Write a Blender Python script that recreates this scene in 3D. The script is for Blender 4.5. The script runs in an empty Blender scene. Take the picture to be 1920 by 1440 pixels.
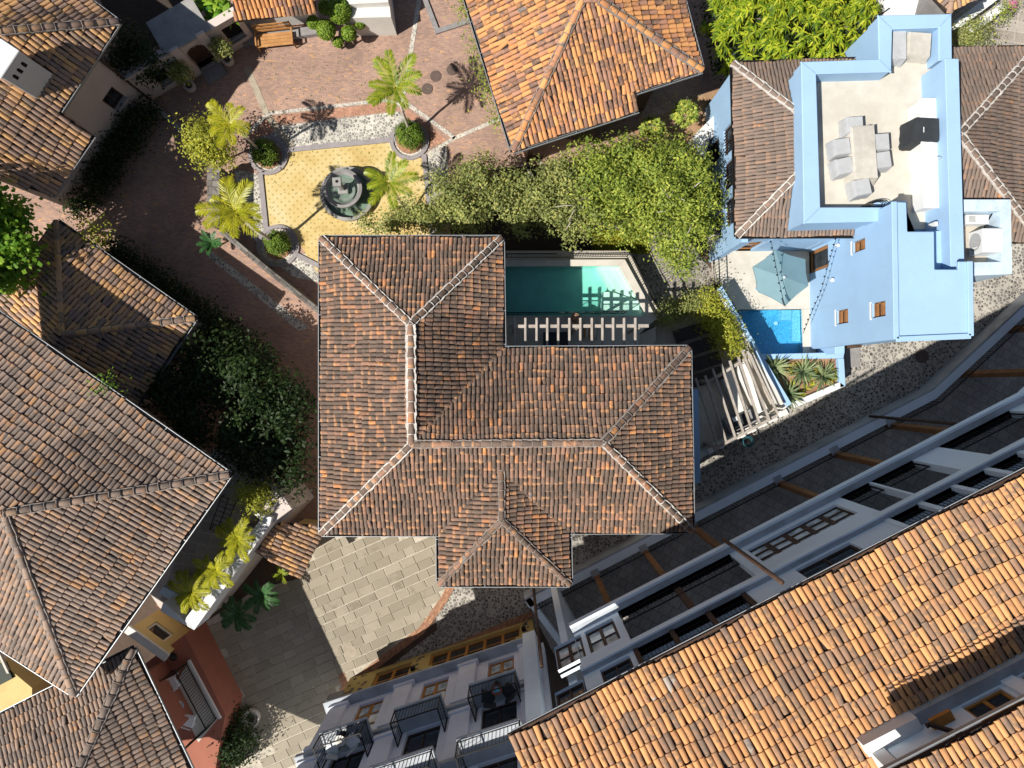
import bpy, math, random
import numpy as np
from mathutils import Vector, Matrix

S = bpy.context.scene
COL = S.collection
rad = math.radians
V = Vector
rng = random.Random(7)

# ---------------------------------------------------------------- camera, sky, sun, exposure
CAM_H = 36.0          # drone height above the courtyard
FPX = 1300.0          # focal length in photo pixels
cam_d = bpy.data.cameras.new('camera'); cam = bpy.data.objects.new('camera', cam_d); COL.objects.link(cam)
cam.location = (0, 0, CAM_H); cam.rotation_euler = (0, 0, 0)
cam_d.sensor_width = 36.0; cam_d.lens = FPX / 1920 * 36.0
cam_d.clip_start = 0.5; cam_d.clip_end = 2000
S.camera = cam
S.render.resolution_x, S.render.resolution_y = 1024, 768

SUN_EL = 51.0
SUN_AZ = 31.0         # direction the light travels, degrees from +X towards +Y
W = bpy.data.worlds.new('World'); S.world = W; W.use_nodes = True
nt = W.node_tree; nt.nodes.clear()
sky = nt.nodes.new('ShaderNodeTexSky'); sky.sky_type = 'NISHITA'; sky.sun_disc = False
ldx, ldy = math.cos(rad(SUN_AZ)), math.sin(rad(SUN_AZ))
sky.sun_elevation = rad(SUN_EL); sky.sun_rotation = math.atan2(-ldx, -ldy)
bg = nt.nodes.new('ShaderNodeBackground'); bg.inputs[1].default_value = 0.05
ow = nt.nodes.new('ShaderNodeOutputWorld')
nt.links.new(sky.outputs[0], bg.inputs[0]); nt.links.new(bg.outputs[0], ow.inputs[0])
sl = bpy.data.lights.new('sun', 'SUN'); sl.energy = 5.0; sl.angle = rad(0.5); sl.color = (1.0, 0.955, 0.88)
sun = bpy.data.objects.new('sun', sl); COL.objects.link(sun)
c = math.cos(rad(SUN_EL))
sun.rotation_euler = V((ldx * c, ldy * c, -math.sin(rad(SUN_EL)))).to_track_quat('-Z', 'Y').to_euler()
sun.location = (-30, -20, 60)
S.view_settings.view_transform = 'Standard'; S.view_settings.look = 'None'
S.view_settings.exposure = 0.40; S.view_settings.gamma = 1.0; S.view_settings.use_curve_mapping = False

# ---------------------------------------------------------------- measuring helpers
def P(px, py, z=0.0):
    """point that stands at photo pixel (px, py) when it is z metres above the courtyard"""
    k = (CAM_H - z) / FPX
    return V(((px - 960) * k, (720 - py) * k, z))

def cast(px, py, p0, n):
    o = V((0, 0, CAM_H)); d = V(((px - 960) / FPX, (720 - py) / FPX, -1))
    return o + d * ((p0 - o).dot(n) / d.dot(n))

def to_px(p):
    k = FPX / (CAM_H - p.z)
    return 960 + p.x * k, 720 - p.y * k

def xy(pts, z):
    return [(P(a, b, z).x, P(a, b, z).y) for a, b in pts]

def area2(poly):
    return sum(poly[i][0] * poly[(i + 1) % len(poly)][1] - poly[(i + 1) % len(poly)][0] * poly[i][1] for i in range(len(poly)))

def offset_poly(poly, d):
    """inset (d > 0) a 2D polygon"""
    if area2(poly) < 0: poly = poly[::-1]
    out = []
    n = len(poly)
    for i in range(n):
        a, b, c_ = V(poly[i - 1]), V(poly[i]), V(poly[(i + 1) % n])
        d1 = (b - a).normalized(); d2 = (c_ - b).normalized()
        n1 = V((-d1.y, d1.x)); n2 = V((-d2.y, d2.x))
        m = n1 + n2
        if m.length < 1e-4: m = n1
        m.normalize()
        out.append(tuple(b + m * (d / max(0.35, m.dot(n1)))))
    return out

# ---------------------------------------------------------------- mesh building
class MB:
    def __init__(s): s.v = []; s.f = []
    def add(s, vs, fs):
        o = len(s.v); s.v += [V(a) for a in vs]; s.f += [tuple(i + o for i in f) for f in fs]; return s
    def poly(s, pts): return s.add(pts, [tuple(range(len(pts)))])
    def prism(s, poly, z0, z1, top=None):
        if area2(poly) < 0: poly = poly[::-1]
        n = len(poly); tp = top or poly
        vs = [(x, y, z0) for x, y in poly] + [(x, y, z1) for x, y in tp]
        fs = [tuple(range(n - 1, -1, -1)), tuple(range(n, 2 * n))]
        fs += [(i, (i + 1) % n, n + (i + 1) % n, n + i) for i in range(n)]
        return s.add(vs, fs)
    def box(s, c, d, rz=0.0, tilt=None):
        m = Matrix.Rotation(rz, 3, 'Z')
        if tilt is not None: m = m @ tilt
        hx, hy, hz = d[0] / 2, d[1] / 2, d[2] / 2
        vs = [V(c) + m @ V((sx * hx, sy * hy, sz * hz)) for sz in (-1, 1) for sx, sy in ((-1, -1), (1, -1), (1, 1), (-1, 1))]
        return s.add(vs, [(3, 2, 1, 0), (4, 5, 6, 7), (0, 1, 5, 4), (1, 2, 6, 5), (2, 3, 7, 6), (3, 0, 4, 7)])
    def bar(s, p, q, w, h=None):
        p, q = V(p), V(q); h = h or w
        d = (q - p); L = d.length
        if L < 1e-5: return s
        d.normalize()
        up = V((0, 0, 1)) if abs(d.z) < 0.95 else V((ldx, ldy, 0))
        a = d.cross(up).normalized(); b = a.cross(d).normalized()
        vs = []
        for e in (p, q):
            vs += [e + a * (w / 2) * x + b * (h / 2) * y for x, y in ((-1, -1), (1, -1), (1, 1), (-1, 1))]
        return s.add(vs, [(0, 1, 2, 3), (7, 6, 5, 4), (0, 4, 5, 1), (1, 5, 6, 2), (2, 6, 7, 3), (3, 7, 4, 0)])
    def tube(s, path, r, n=6, cap=True):
        path = [V(p) for p in path]; m = len(path)
        rs = r if isinstance(r, (list, tuple)) else [r] * m
        vs = []; ref = V((0.31, 0.87, 0.37))
        for i, p in enumerate(path):
            t = (path[min(i + 1, m - 1)] - path[max(i - 1, 0)]).normalized()
            a = t.cross(ref).normalized(); b = t.cross(a)
            vs += [p + (a * math.cos(k * 2 * math.pi / n) + b * math.sin(k * 2 * math.pi / n)) * rs[i] for k in range(n)]
        fs = [(i * n + k, i * n + (k + 1) % n, (i + 1) * n + (k + 1) % n, (i + 1) * n + k) for i in range(m - 1) for k in range(n)]
        if cap: fs += [tuple(range(n - 1, -1, -1)), tuple((m - 1) * n + k for k in range(n))]
        return s.add(vs, fs)
    def lathe(s, c, prof, n=32, sx=1.0, sy=1.0):
        vs = []; m = len(prof)
        for r, z in prof:
            vs += [(c[0] + r * sx * math.cos(k * 2 * math.pi / n), c[1] + r * sy * math.sin(k * 2 * math.pi / n), c[2] + z) for k in range(n)]
        fs = [(i * n + k, i * n + (k + 1) % n, (i + 1) * n + (k + 1) % n, (i + 1) * n + k) for i in range(m - 1) for k in range(n)]
        if prof[0][0] > 1e-3: fs.append(tuple(range(n - 1, -1, -1)))
        if prof[-1][0] > 1e-3: fs.append(tuple((m - 1) * n + k for k in range(n)))
        return s.add(vs, fs)
    def blob(s, c, r, seed=0, amp=0.12, seg=14):
        """lumpy rounded mass"""
        rr = random.Random(seed); ph = [rr.uniform(0, 6.28) for _ in range(6)]
        vs = []; fs = []
        rings = seg // 2
        for i in range(rings + 1):
            th = math.pi * i / rings
            for k in range(seg):
                a = 2 * math.pi * k / seg
                w = 1 + amp * (math.sin(3 * a + ph[0] + 2 * th) + math.sin(5 * a + ph[1]) * math.sin(4 * th + ph[2])) * math.sin(th)
                vs.append((c[0] + r[0] * w * math.sin(th) * math.cos(a), c[1] + r[1] * w * math.sin(th) * math.sin(a), c[2] + r[2] * w * math.cos(th)))
        for i in range(rings):
            for k in range(seg):
                fs.append((i * seg + k, (i + 1) * seg + k, (i + 1) * seg + (k + 1) % seg, i * seg + (k + 1) % seg))
        return s.add(vs, fs)
    def build(s, name, mat, parent=None, smooth=False, bevel=0.0, kind=None, label=None, cat=None, group=None, auto=False):
        wl = V((0, 0, 0)); q = parent
        while q is not None: wl += q.location; q = q.parent
        loc = V((0, 0, 0))
        if parent is None and s.v:
            xs = [a.x for a in s.v]; ys = [a.y for a in s.v]; zs = [a.z for a in s.v]
            loc = V(((min(xs) + max(xs)) / 2, (min(ys) + max(ys)) / 2, min(zs))); wl = loc
        me = bpy.data.meshes.new(name)
        me.from_pydata([a - wl for a in s.v], [], s.f); me.update()
        if smooth:
            me.polygons.foreach_set('use_smooth', [True] * len(me.polygons))
            if auto: me.set_sharp_from_angle(angle=rad(40))
        ms = mat if isinstance(mat, (list, tuple)) else [mat]
        for m in ms: me.materials.append(m)
        o = bpy.data.objects.new(name, me); COL.objects.link(o)
        o.location = loc
        if parent: o.parent = parent
        if bevel:
            b = o.modifiers.new('bevel', 'BEVEL'); b.width = bevel; b.segments = 1; b.limit_method = 'ANGLE'; b.angle_limit = rad(40)
        tag(o, label, cat, group, kind)
        return o

def tag(o, label=None, cat=None, group=None, kind=None):
    if label: o['label'] = label
    if cat: o['category'] = cat
    if group: o['group'] = group
    if kind: o['kind'] = kind
    return o

def thing(name, label, cat, loc=(0, 0, 0), group=None):
    o = bpy.data.objects.new(name, None); COL.objects.link(o); o.location = loc; o.empty_display_size = 0.3
    return tag(o, label, cat, group)

def wloc(o):
    w = V((0, 0, 0))
    while o is not None: w += o.location; o = o.parent
    return w

def np_mesh(name, verts, faces, mat, parent=None, rnd=None, smooth=False, kind=None, k=4):
    """mesh from numpy arrays; faces (n, k); rnd one number per face"""
    wl = wloc(parent) if parent else V((0, 0, 0)); loc = V((0, 0, 0))
    if parent is None:
        loc = V(((verts[:, 0].min() + verts[:, 0].max()) / 2, (verts[:, 1].min() + verts[:, 1].max()) / 2, verts[:, 2].min())); wl = loc
    me = bpy.data.meshes.new(name)
    n = len(verts); m = len(faces)
    me.vertices.add(n); me.vertices.foreach_set('co', (verts - np.array(wl)).astype(np.float32).ravel())
    me.loops.add(m * k); me.loops.foreach_set('vertex_index', faces.astype(np.int32).ravel())
    me.polygons.add(m); me.polygons.foreach_set('loop_start', np.arange(0, m * k, k, dtype=np.int32))
    if smooth: me.polygons.foreach_set('use_smooth', np.ones(m, dtype=bool))
    me.update(calc_edges=True)
    if rnd is not None:
        at = me.attributes.new('rnd', 'FLOAT', 'FACE'); at.data.foreach_set('value', rnd.astype(np.float32))
    me.materials.append(mat)
    o = bpy.data.objects.new(name, me); COL.objects.link(o); o.location = loc
    if parent: o.parent = parent
    if kind: o['kind'] = kind
    return o

# ---------------------------------------------------------------- materials
def new_mat(name):
    m = bpy.data.materials.new(name); m.use_nodes = True
    n = m.node_tree.nodes; n.clear()
    out = n.new('ShaderNodeOutputMaterial'); b = n.new('ShaderNodeBsdfPrincipled')
    m.node_tree.links.new(b.outputs[0], out.inputs[0])
    return m, m.node_tree, b, out

def N(t, typ, **kw):
    n = t.nodes.new(typ)
    for k_, v in kw.items():
        if k_.startswith('i_'):
            n.inputs[k_[2:].replace('_', ' ')].default_value = v
        else: setattr(n, k_, v)
    return n

def ramp(t, stops, interp='LINEAR'):
    n = t.nodes.new('ShaderNodeValToRGB'); cr = n.color_ramp; cr.interpolation = interp
    while len(cr.elements) < len(stops): cr.elements.new(0.5)
    for e, (p, col) in zip(cr.elements, stops):
        e.position = p; e.color = (*col, 1) if len(col) == 3 else col
    return n

def L(t, a, b): t.links.new(a, b)

def wpos(t): return t.nodes.new('ShaderNodeNewGeometry').outputs['Position']

def mixc(t, fac, a, b, mode='MIX'):
    n = t.nodes.new('ShaderNodeMix'); n.data_type = 'RGBA'; n.blend_type = mode
    for i, x in ((0, fac), (6, a), (7, b)):
        if hasattr(x, 'links') or hasattr(x, 'is_linked'): L(t, x, n.inputs[i])
        elif i == 0: n.inputs[0].default_value = x
        else: n.inputs[i].default_value = (*x, 1) if len(x) == 3 else x
    return n.outputs[2]

def mathn(t, op, a, b=None, c_=None):
    n = t.nodes.new('ShaderNodeMath'); n.operation = op
    for i, x in enumerate((a, b, c_)):
        if x is None: continue
        if hasattr(x, 'is_linked'): L(t, x, n.inputs[i])
        else: n.inputs[i].default_value = x
    return n.outputs[0]

def noise(t, scale, detail=4, rough=0.55, vec=None):
    n = N(t, 'ShaderNodeTexNoise'); n.inputs['Scale'].default_value = scale; n.inputs['Detail'].default_value = detail
    n.inputs['Roughness'].default_value = rough
    L(t, vec if vec is not None else wpos(t), n.inputs['Vector'])
    return n.outputs['Fac']

def bump(t, b, h, dist=0.02, strength=0.6):
    n = N(t, 'ShaderNodeBump'); n.inputs['Distance'].default_value = dist; n.inputs['Strength'].default_value = strength
    L(t, h, n.inputs['Height']); L(t, n.outputs[0], b.inputs['Normal'])

def plain(name, col, rough=0.7, var=0.12, scale=3.0, stain=None, stain_amt=0.0, bump_s=0.15, metal=0.0, fine=40.0):
    """painted or cast surface: slight broad and fine colour variation, optional stains"""
    m, t, b, o = new_mat(name)
    n1 = noise(t, scale, 5, 0.6); n2 = noise(t, fine, 3, 0.6)
    r1 = ramp(t, [(0.3, tuple(x * (1 - var) for x in col)), (0.7, tuple(min(1, x * (1 + var * 0.5)) for x in col))]); L(t, n1, r1.inputs[0])
    c1 = r1.outputs[0]
    f2 = ramp(t, [(0.35, (1 - var * 0.5,) * 3), (0.65, (1.0, 1.0, 1.0))]); L(t, n2, f2.inputs[0])
    c1 = mixc(t, 1.0, c1, f2.outputs[0], 'MULTIPLY')
    if stain:
        n3 = noise(t, scale * 0.55, 7, 0.68); r3 = ramp(t, [(0.5, (0, 0, 0)), (0.72, (1, 1, 1))]); L(t, n3, r3.inputs[0])
        c1 = mixc(t, mathn(t, 'MULTIPLY', r3.outputs[0], stain_amt), c1, stain)
    L(t, c1, b.inputs['Base Color']); b.inputs['Roughness'].default_value = rough; b.inputs['Metallic'].default_value = metal
    b.inputs['Specular IOR Level'].default_value = 0.25
    if bump_s: bump(t, b, n2, 0.01, bump_s)
    return m

def tile_mat(name, stops, grime=0.5, grime_col=(0.10, 0.082, 0.07), gscale=7.0, rough=0.85, tip=0.0, tip_col=(0.56, 0.29, 0.14)):
    """fired clay roof tile: a colour drawn per tile, darkened by lichen patches"""
    m, t, b, o = new_mat(name)
    at = N(t, 'ShaderNodeAttribute', attribute_name='rnd'); oi = N(t, 'ShaderNodeObjectInfo')
    f = mathn(t, 'FRACT', mathn(t, 'ADD', at.outputs['Fac'], oi.outputs['Random']))
    n1 = noise(t, gscale, 6, 0.7); n2 = noise(t, gscale * 7, 4, 0.7); n3 = noise(t, 0.55, 3, 0.5); n4 = noise(t, 0.9, 3, 0.6)
    r1 = ramp(t, stops); L(t, mathn(t, 'ADD', mathn(t, 'MULTIPLY', f, 0.86), mathn(t, 'MULTIPLY', mathn(t, 'SUBTRACT', n4, 0.42), 0.75)), r1.inputs[0])
    f2 = mathn(t, 'FRACT', mathn(t, 'MULTIPLY', f, 17.31))
    g = mathn(t, 'ADD', mathn(t, 'MULTIPLY', n1, 0.75), mathn(t, 'MULTIPLY', n2, 0.25))
    g = mathn(t, 'ADD', g, mathn(t, 'MULTIPLY', mathn(t, 'SUBTRACT', f2, 0.5), 0.28))
    g = mathn(t, 'ADD', g, mathn(t, 'MULTIPLY', mathn(t, 'SUBTRACT', n3, 0.5), 0.25))
    rg = ramp(t, [(0.62 - grime * 0.3, (0, 0, 0)), (0.74 - grime * 0.3, (1, 1, 1))]); L(t, g, rg.inputs[0])
    c1 = mixc(t, mathn(t, 'MULTIPLY', rg.outputs[0], 0.82), r1.outputs[0], grime_col)
    rs = ramp(t, [(0.7, (0, 0, 0)), (0.78, (1, 1, 1))]); L(t, n2, rs.inputs[0])
    c1 = mixc(t, mathn(t, 'MULTIPLY', rs.outputs[0], 0.35), c1, (0.45, 0.4, 0.33))
    if tip:
        ta = N(t, 'ShaderNodeAttribute', attribute_name='tip'); f3 = mathn(t, 'FRACT', mathn(t, 'MULTIPLY', f, 31.7))
        e = mathn(t, 'SUBTRACT', mathn(t, 'ADD', ta.outputs['Fac'], mathn(t, 'MULTIPLY', mathn(t, 'SUBTRACT', n1, 0.5), 0.5)), mathn(t, 'ADD', 0.56, mathn(t, 'MULTIPLY', f3, 0.95)))
        rt = ramp(t, [(0.0, (0, 0, 0)), (0.12, (1, 1, 1))]); L(t, e, rt.inputs[0])
        c1 = mixc(t, mathn(t, 'MULTIPLY', rt.outputs[0], tip), c1, tip_col)
    L(t, c1, b.inputs['Base Color']); b.inputs['Roughness'].default_value = rough; b.inputs['Specular IOR Level'].default_value = 0.2
    bump(t, b, n2, 0.008, 0.4)
    return m

def leaf_mat(name, stops, trans=0.35, rough=0.55):
    m, t, b, o = new_mat(name)
    at = N(t, 'ShaderNodeAttribute', attribute_name='rnd'); oi = N(t, 'ShaderNodeObjectInfo')
    f = mathn(t, 'FRACT', mathn(t, 'ADD', at.outputs['Fac'], mathn(t, 'MULTIPLY', oi.outputs['Random'], 0.0)))
    r1 = ramp(t, stops); L(t, f, r1.inputs[0])
    n1 = noise(t, 1.3, 3); rr = ramp(t, [(0.3, (0.75,) * 3), (0.7, (1.15,) * 3)]); L(t, n1, rr.inputs[0])
    c1 = mixc(t, 1.0, r1.outputs[0], rr.outputs[0], 'MULTIPLY')
    L(t, c1, b.inputs['Base Color']); b.inputs['Roughness'].default_value = rough; b.inputs['Specular IOR Level'].default_value = 0.3
    tr = N(t, 'ShaderNodeBsdfTranslucent'); L(t, mixc(t, 1.0, c1, (1.0, 1.0, 0.45), 'MULTIPLY'), tr.inputs[0])
    mx = N(t, 'ShaderNodeMixShader'); mx.inputs[0].default_value = trans
    L(t, b.outputs[0], mx.inputs[1]); L(t, tr.outputs[0], mx.inputs[2]); L(t, mx.outputs[0], o.inputs[0])
    return m

def rot_vec(t, ang, scale=1.0):
    mp = N(t, 'ShaderNodeMapping'); mp.inputs['Rotation'].default_value = (0, 0, ang); mp.inputs['Scale'].default_value = (scale,) * 3
    L(t, wpos(t), mp.inputs[0]); return mp.outputs[0]

def brick_mat(name, cols, mortar, ang=0.0, bw=0.24, bh=0.12, msize=0.012, dirt=0.4):
    m, t, b, o = new_mat(name)
    v = rot_vec(t, ang)
    br = N(t, 'ShaderNodeTexBrick'); L(t, v, br.inputs[0]); br.offset = 0.5
    br.inputs['Scale'].default_value = 1; br.inputs['Brick Width'].default_value = bw; br.inputs['Row Height'].default_value = bh
    br.inputs['Mortar Size'].default_value = msize; br.inputs['Color1'].default_value = (0, 0, 0, 1); br.inputs['Color2'].default_value = (1, 1, 1, 1)
    br.inputs['Mortar'].default_value = (0.5, 0.5, 0.5, 1); br.inputs['Bias'].default_value = 0
    r = ramp(t, cols); L(t, br.outputs['Color'], r.inputs[0])
    n1 = noise(t, 0.45, 6, 0.6); n2 = noise(t, 14, 4, 0.65)
    rr = ramp(t, [(0.3, (1 - dirt,) * 3), (0.68, (1.15, 1.12, 1.1))]); L(t, n1, rr.inputs[0])
    c1 = mixc(t, br.outputs['Fac'], r.outputs[0], mortar)
    c1 = mixc(t, 1.0, c1, rr.outputs[0], 'MULTIPLY')
    r2 = ramp(t, [(0.3, (0.75,) * 3), (0.7, (1.12,) * 3)]); L(t, n2, r2.inputs[0]); c1 = mixc(t, 1.0, c1, r2.outputs[0], 'MULTIPLY')
    L(t, c1, b.inputs['Base Color']); b.inputs['Roughness'].default_value = 0.85; b.inputs['Specular IOR Level'].default_value = 0.2
    bump(t, b, mathn(t, 'SUBTRACT', n2, mathn(t, 'MULTIPLY', br.outputs['Fac'], 1.2)), 0.01, 0.5)
    return m

def cobble_mat(name, stone, mortar, scale=6.0, gap=0.12, var=0.5):
    m, t, b, o = new_mat(name)
    p = wpos(t)
    vo = N(t, 'ShaderNodeTexVoronoi', feature='DISTANCE_TO_EDGE'); vo.inputs['Scale'].default_value = scale; L(t, p, vo.inputs['Vector'])
    vc = N(t, 'ShaderNodeTexVoronoi', feature='F1'); vc.inputs['Scale'].default_value = scale; L(t, p, vc.inputs['Vector'])
    sp = N(t, 'ShaderNodeSeparateColor'); L(t, vc.outputs['Color'], sp.inputs[0])
    r = ramp(t, [(0.0, tuple(x * (1 - var) for x in stone)), (0.5, stone), (1.0, tuple(min(1, x * (1 + var)) for x in stone))]); L(t, sp.outputs[0], r.inputs[0])
    g = mathn(t, 'ADD', gap, mathn(t, 'MULTIPLY', mathn(t, 'SUBTRACT', sp.outputs[1], 0.5), gap * 0.9))
    e = mathn(t, 'MINIMUM', mathn(t, 'SUBTRACT', vo.outputs['Distance'], g), mathn(t, 'SUBTRACT', mathn(t, 'ADD', 0.47, mathn(t, 'MULTIPLY', sp.outputs[2], 0.16)), vc.outputs['Distance']))
    re = ramp(t, [(0.0, (0, 0, 0)), (0.06, (1, 1, 1))]); L(t, e, re.inputs[0])
    n1 = noise(t, 0.6, 5, 0.6); rr = ramp(t, [(0.3, (0.7,) * 3), (0.7, (1.12,) * 3)]); L(t, n1, rr.inputs[0])
    c1 = mixc(t, re.outputs[0], mortar, r.outputs[0]); c1 = mixc(t, 1.0, c1, rr.outputs[0], 'MULTIPLY')
    L(t, c1, b.inputs['Base Color']); b.inputs['Roughness'].default_value = 0.8; b.inputs['Specular IOR Level'].default_value = 0.25
    bump(t, b, re.outputs[0], 0.03, 0.7)
    return m

def dot_tile_mat(name):
    """yellow floor tiles with a small green motif on every tile"""
    m, t, b, o = new_mat(name)
    v = rot_vec(t, rad(-4) + rad(45), 1 / 0.29)
    fr = N(t, 'ShaderNodeVectorMath', operation='FRACTION'); L(t, v, fr.inputs[0])
    sb = N(t, 'ShaderNodeVectorMath', operation='SUBTRACT'); L(t, fr.outputs[0], sb.inputs[0]); sb.inputs[1].default_value = (0.5, 0.5, 0)
    mu = N(t, 'ShaderNodeVectorMath', operation='MULTIPLY'); L(t, sb.outputs[0], mu.inputs[0]); mu.inputs[1].default_value = (1, 1, 0)
    ln = N(t, 'ShaderNodeVectorMath', operation='LENGTH'); L(t, mu.outputs[0], ln.inputs[0])
    rd = ramp(t, [(0.16, (1, 1, 1)), (0.24, (0, 0, 0))]); L(t, ln.outputs['Value'], rd.inputs[0])
    n1 = noise(t, 0.7, 6, 0.62); r1 = ramp(t, [(0.28, (0.44, 0.30, 0.10)), (0.45, (0.56, 0.42, 0.17)), (0.6, (0.60, 0.48, 0.24)), (0.76, (0.62, 0.54, 0.36))]); L(t, n1, r1.inputs[0])
    c1 = mixc(t, mathn(t, 'MULTIPLY', rd.outputs[0], 0.6), r1.outputs[0], (0.3, 0.22, 0.06))
    br = N(t, 'ShaderNodeTexBrick'); br.offset = 0.0; L(t, v, br.inputs[0]); br.inputs['Scale'].default_value = 1
    br.inputs['Brick Width'].default_value = 1; br.inputs['Row Height'].default_value = 1; br.inputs['Mortar Size'].default_value = 0.02
    c1 = mixc(t, mathn(t, 'MULTIPLY', br.outputs['Fac'], 0.3), c1, (0.4, 0.3, 0.15))
    L(t, c1, b.inputs['Base Color']); b.inputs['Roughness'].default_value = 0.35
    return m

def glass_mat(name, col=(0.03, 0.035, 0.04), rough=0.08):
    m, t, b, o = new_mat(name)
    n1 = noise(t, 2.0, 3); r = ramp(t, [(0.35, tuple(x * 0.5 for x in col)), (0.7, tuple(x * 1.6 for x in col))]); L(t, n1, r.inputs[0])
    L(t, r.outputs[0], b.inputs['Base Color']); b.inputs['Roughness'].default_value = rough; b.inputs['Specular IOR Level'].default_value = 0.6
    return m

def water_mat(name, absorb, density, tint=(1, 1, 1)):
    m = bpy.data.materials.new(name); m.use_nodes = True; t = m.node_tree; t.nodes.clear()
    o = N(t, 'ShaderNodeOutputMaterial')
    tr = N(t, 'ShaderNodeBsdfTransparent'); tr.inputs[0].default_value = (*tint, 1)
    gl = N(t, 'ShaderNodeBsdfGlossy'); gl.inputs['Roughness'].default_value = 0.03
    fr = N(t, 'ShaderNodeFresnel'); fr.inputs[0].default_value = 1.33
    bp = N(t, 'ShaderNodeBump'); bp.inputs['Distance'].default_value = 0.02; bp.inputs['Strength'].default_value = 0.5
    L(t, noise(t, 5.0, 3), bp.inputs['Height']); L(t, bp.outputs[0], gl.inputs['Normal']); L(t, bp.outputs[0], fr.inputs['Normal'])
    mx = N(t, 'ShaderNodeMixShader'); L(t, fr.outputs[0], mx.inputs[0]); L(t, tr.outputs[0], mx.inputs[1]); L(t, gl.outputs[0], mx.inputs[2])
    L(t, mx.outputs[0], o.inputs[0])
    va = N(t, 'ShaderNodeVolumeAbsorption'); va.inputs[0].default_value = (*absorb, 1); va.inputs[1].default_value = density
    L(t, va.outputs[0], o.inputs[1])
    return m

def wood_mat(name, c0, c1, scale=3.0, rough=0.7):
    m, t, b, o = new_mat(name)
    n1 = noise(t, scale, 5, 0.6); n2 = noise(t, scale * 12, 4, 0.7)
    f = mathn(t, 'ADD', mathn(t, 'MULTIPLY', n1, 0.6), mathn(t, 'MULTIPLY', n2, 0.4))
    r = ramp(t, [(0.35, c0), (0.65, c1)]); L(t, f, r.inputs[0]); L(t, r.outputs[0], b.inputs['Base Color'])
    b.inputs['Roughness'].default_value = rough; b.inputs['Specular IOR Level'].default_value = 0.3
    bump(t, b, n2, 0.005, 0.3)
    return m

def streaked(name, col, dirt):
    """limewashed render: broad fading, fine grain, thin rain streaks down upright faces, faint hairline marks"""
    m, t, b, o = new_mat(name)
    p = wpos(t)
    mp = N(t, 'ShaderNodeMapping'); mp.inputs['Scale'].default_value = (4.5, 4.5, 0.22); L(t, p, mp.inputs[0])
    s1 = noise(t, 1.0, 5, 0.7, mp.outputs[0]); r1 = ramp(t, [(0.52, (0, 0, 0)), (0.78, (1, 1, 1))]); L(t, s1, r1.inputs[0])
    n1 = noise(t, 0.5, 5, 0.6); r2 = ramp(t, [(0.3, tuple(x * 0.93 for x in col)), (0.7, tuple(min(1, x * 1.04) for x in col))]); L(t, n1, r2.inputs[0])
    c1 = mixc(t, mathn(t, 'MULTIPLY', r1.outputs[0], 0.30), r2.outputs[0], dirt)
    n3 = noise(t, 2.6, 8, 0.75); r3 = ramp(t, [(0.62, (0, 0, 0)), (0.75, (1, 1, 1))]); L(t, n3, r3.inputs[0])
    c1 = mixc(t, mathn(t, 'MULTIPLY', r3.outputs[0], 0.35), c1, dirt)
    n2 = noise(t, 45, 3, 0.6)
    L(t, c1, b.inputs['Base Color']); b.inputs['Roughness'].default_value = 0.8; b.inputs['Specular IOR Level'].default_value = 0.2
    bump(t, b, mathn(t, 'ADD', mathn(t, 'MULTIPLY', n2, 0.5), n3), 0.012, 0.3)
    return m

M = {}
OR = (0.48, 0.215, 0.095); OL = (0.62, 0.30, 0.12); PK = (0.40, 0.215, 0.145); BR = (0.25, 0.145, 0.10); DK = (0.15, 0.112, 0.092); GY = (0.22, 0.18, 0.16)
M['tile_main'] = tile_mat('tile_main', [(0.0, (0.150, 0.111, 0.087)), (0.25, (0.180, 0.127, 0.099)), (0.5, (0.220, 0.143, 0.106)), (0.7, (0.264, 0.160, 0.114)), (0.84, (0.334, 0.184, 0.122)), (0.93, OR), (0.98, OL), (1, GY)], 0.52, (0.110, 0.085, 0.068), tip=0.6)
M['tile_orange'] = tile_mat('tile_orange', [(0, (0.25, 0.13, 0.09)), (0.12, BR), (0.25, PK), (0.45, (0.54, 0.24, 0.10)), (0.7, OL), (0.95, (0.66, 0.33, 0.13)), (1, GY)], 0.28)
M['tile_hotel'] = tile_mat('tile_hotel', [(0, (0.291, 0.166, 0.106)), (0.15, (0.339, 0.212, 0.141)), (0.3, (0.485, 0.239, 0.106)), (0.55, (0.601, 0.304, 0.132)), (0.92, (0.660, 0.340, 0.141)), (0.985, (0.582, 0.313, 0.176)), (1, (0.407, 0.350, 0.299))], 0.40, (0.184, 0.138, 0.106), 6.0)
M['tile_left'] = tile_mat('tile_left', [(0, (0.232, 0.180, 0.148)), (0.35, (0.292, 0.221, 0.179)), (0.65, (0.353, 0.254, 0.195)), (0.88, (0.413, 0.271, 0.179)), (0.96, (0.482, 0.262, 0.125)), (1, GY)], 0.40, (0.172, 0.138, 0.115), tip=0.4)
M['tile_warm'] = tile_mat('tile_warm', [(0, (0.28, 0.2, 0.165)), (0.3, (0.38, 0.25, 0.18)), (0.5, (0.5, 0.30, 0.18)), (0.75, (0.62, 0.36, 0.17)), (0.95, (0.68, 0.40, 0.17)), (1, GY)], 0.3, (0.18, 0.145, 0.12))
M['tile_blue'] = tile_mat('tile_blue', [(0, (0.184, 0.142, 0.116)), (0.4, (0.221, 0.163, 0.133)), (0.8, (0.253, 0.181, 0.143)), (0.95, (0.285, 0.189, 0.139)), (0.985, (0.460, 0.224, 0.107)), (1, (0.460, 0.224, 0.107))], 0.5, (0.175, 0.138, 0.115), tip=0.2)
M['deck'] = plain('deck', (0.045, 0.032, 0.027), 0.95, 0.3, 5)
M['mortar'] = plain('mortar', (0.62, 0.58, 0.53), 0.9, 0.25, 6)
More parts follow.
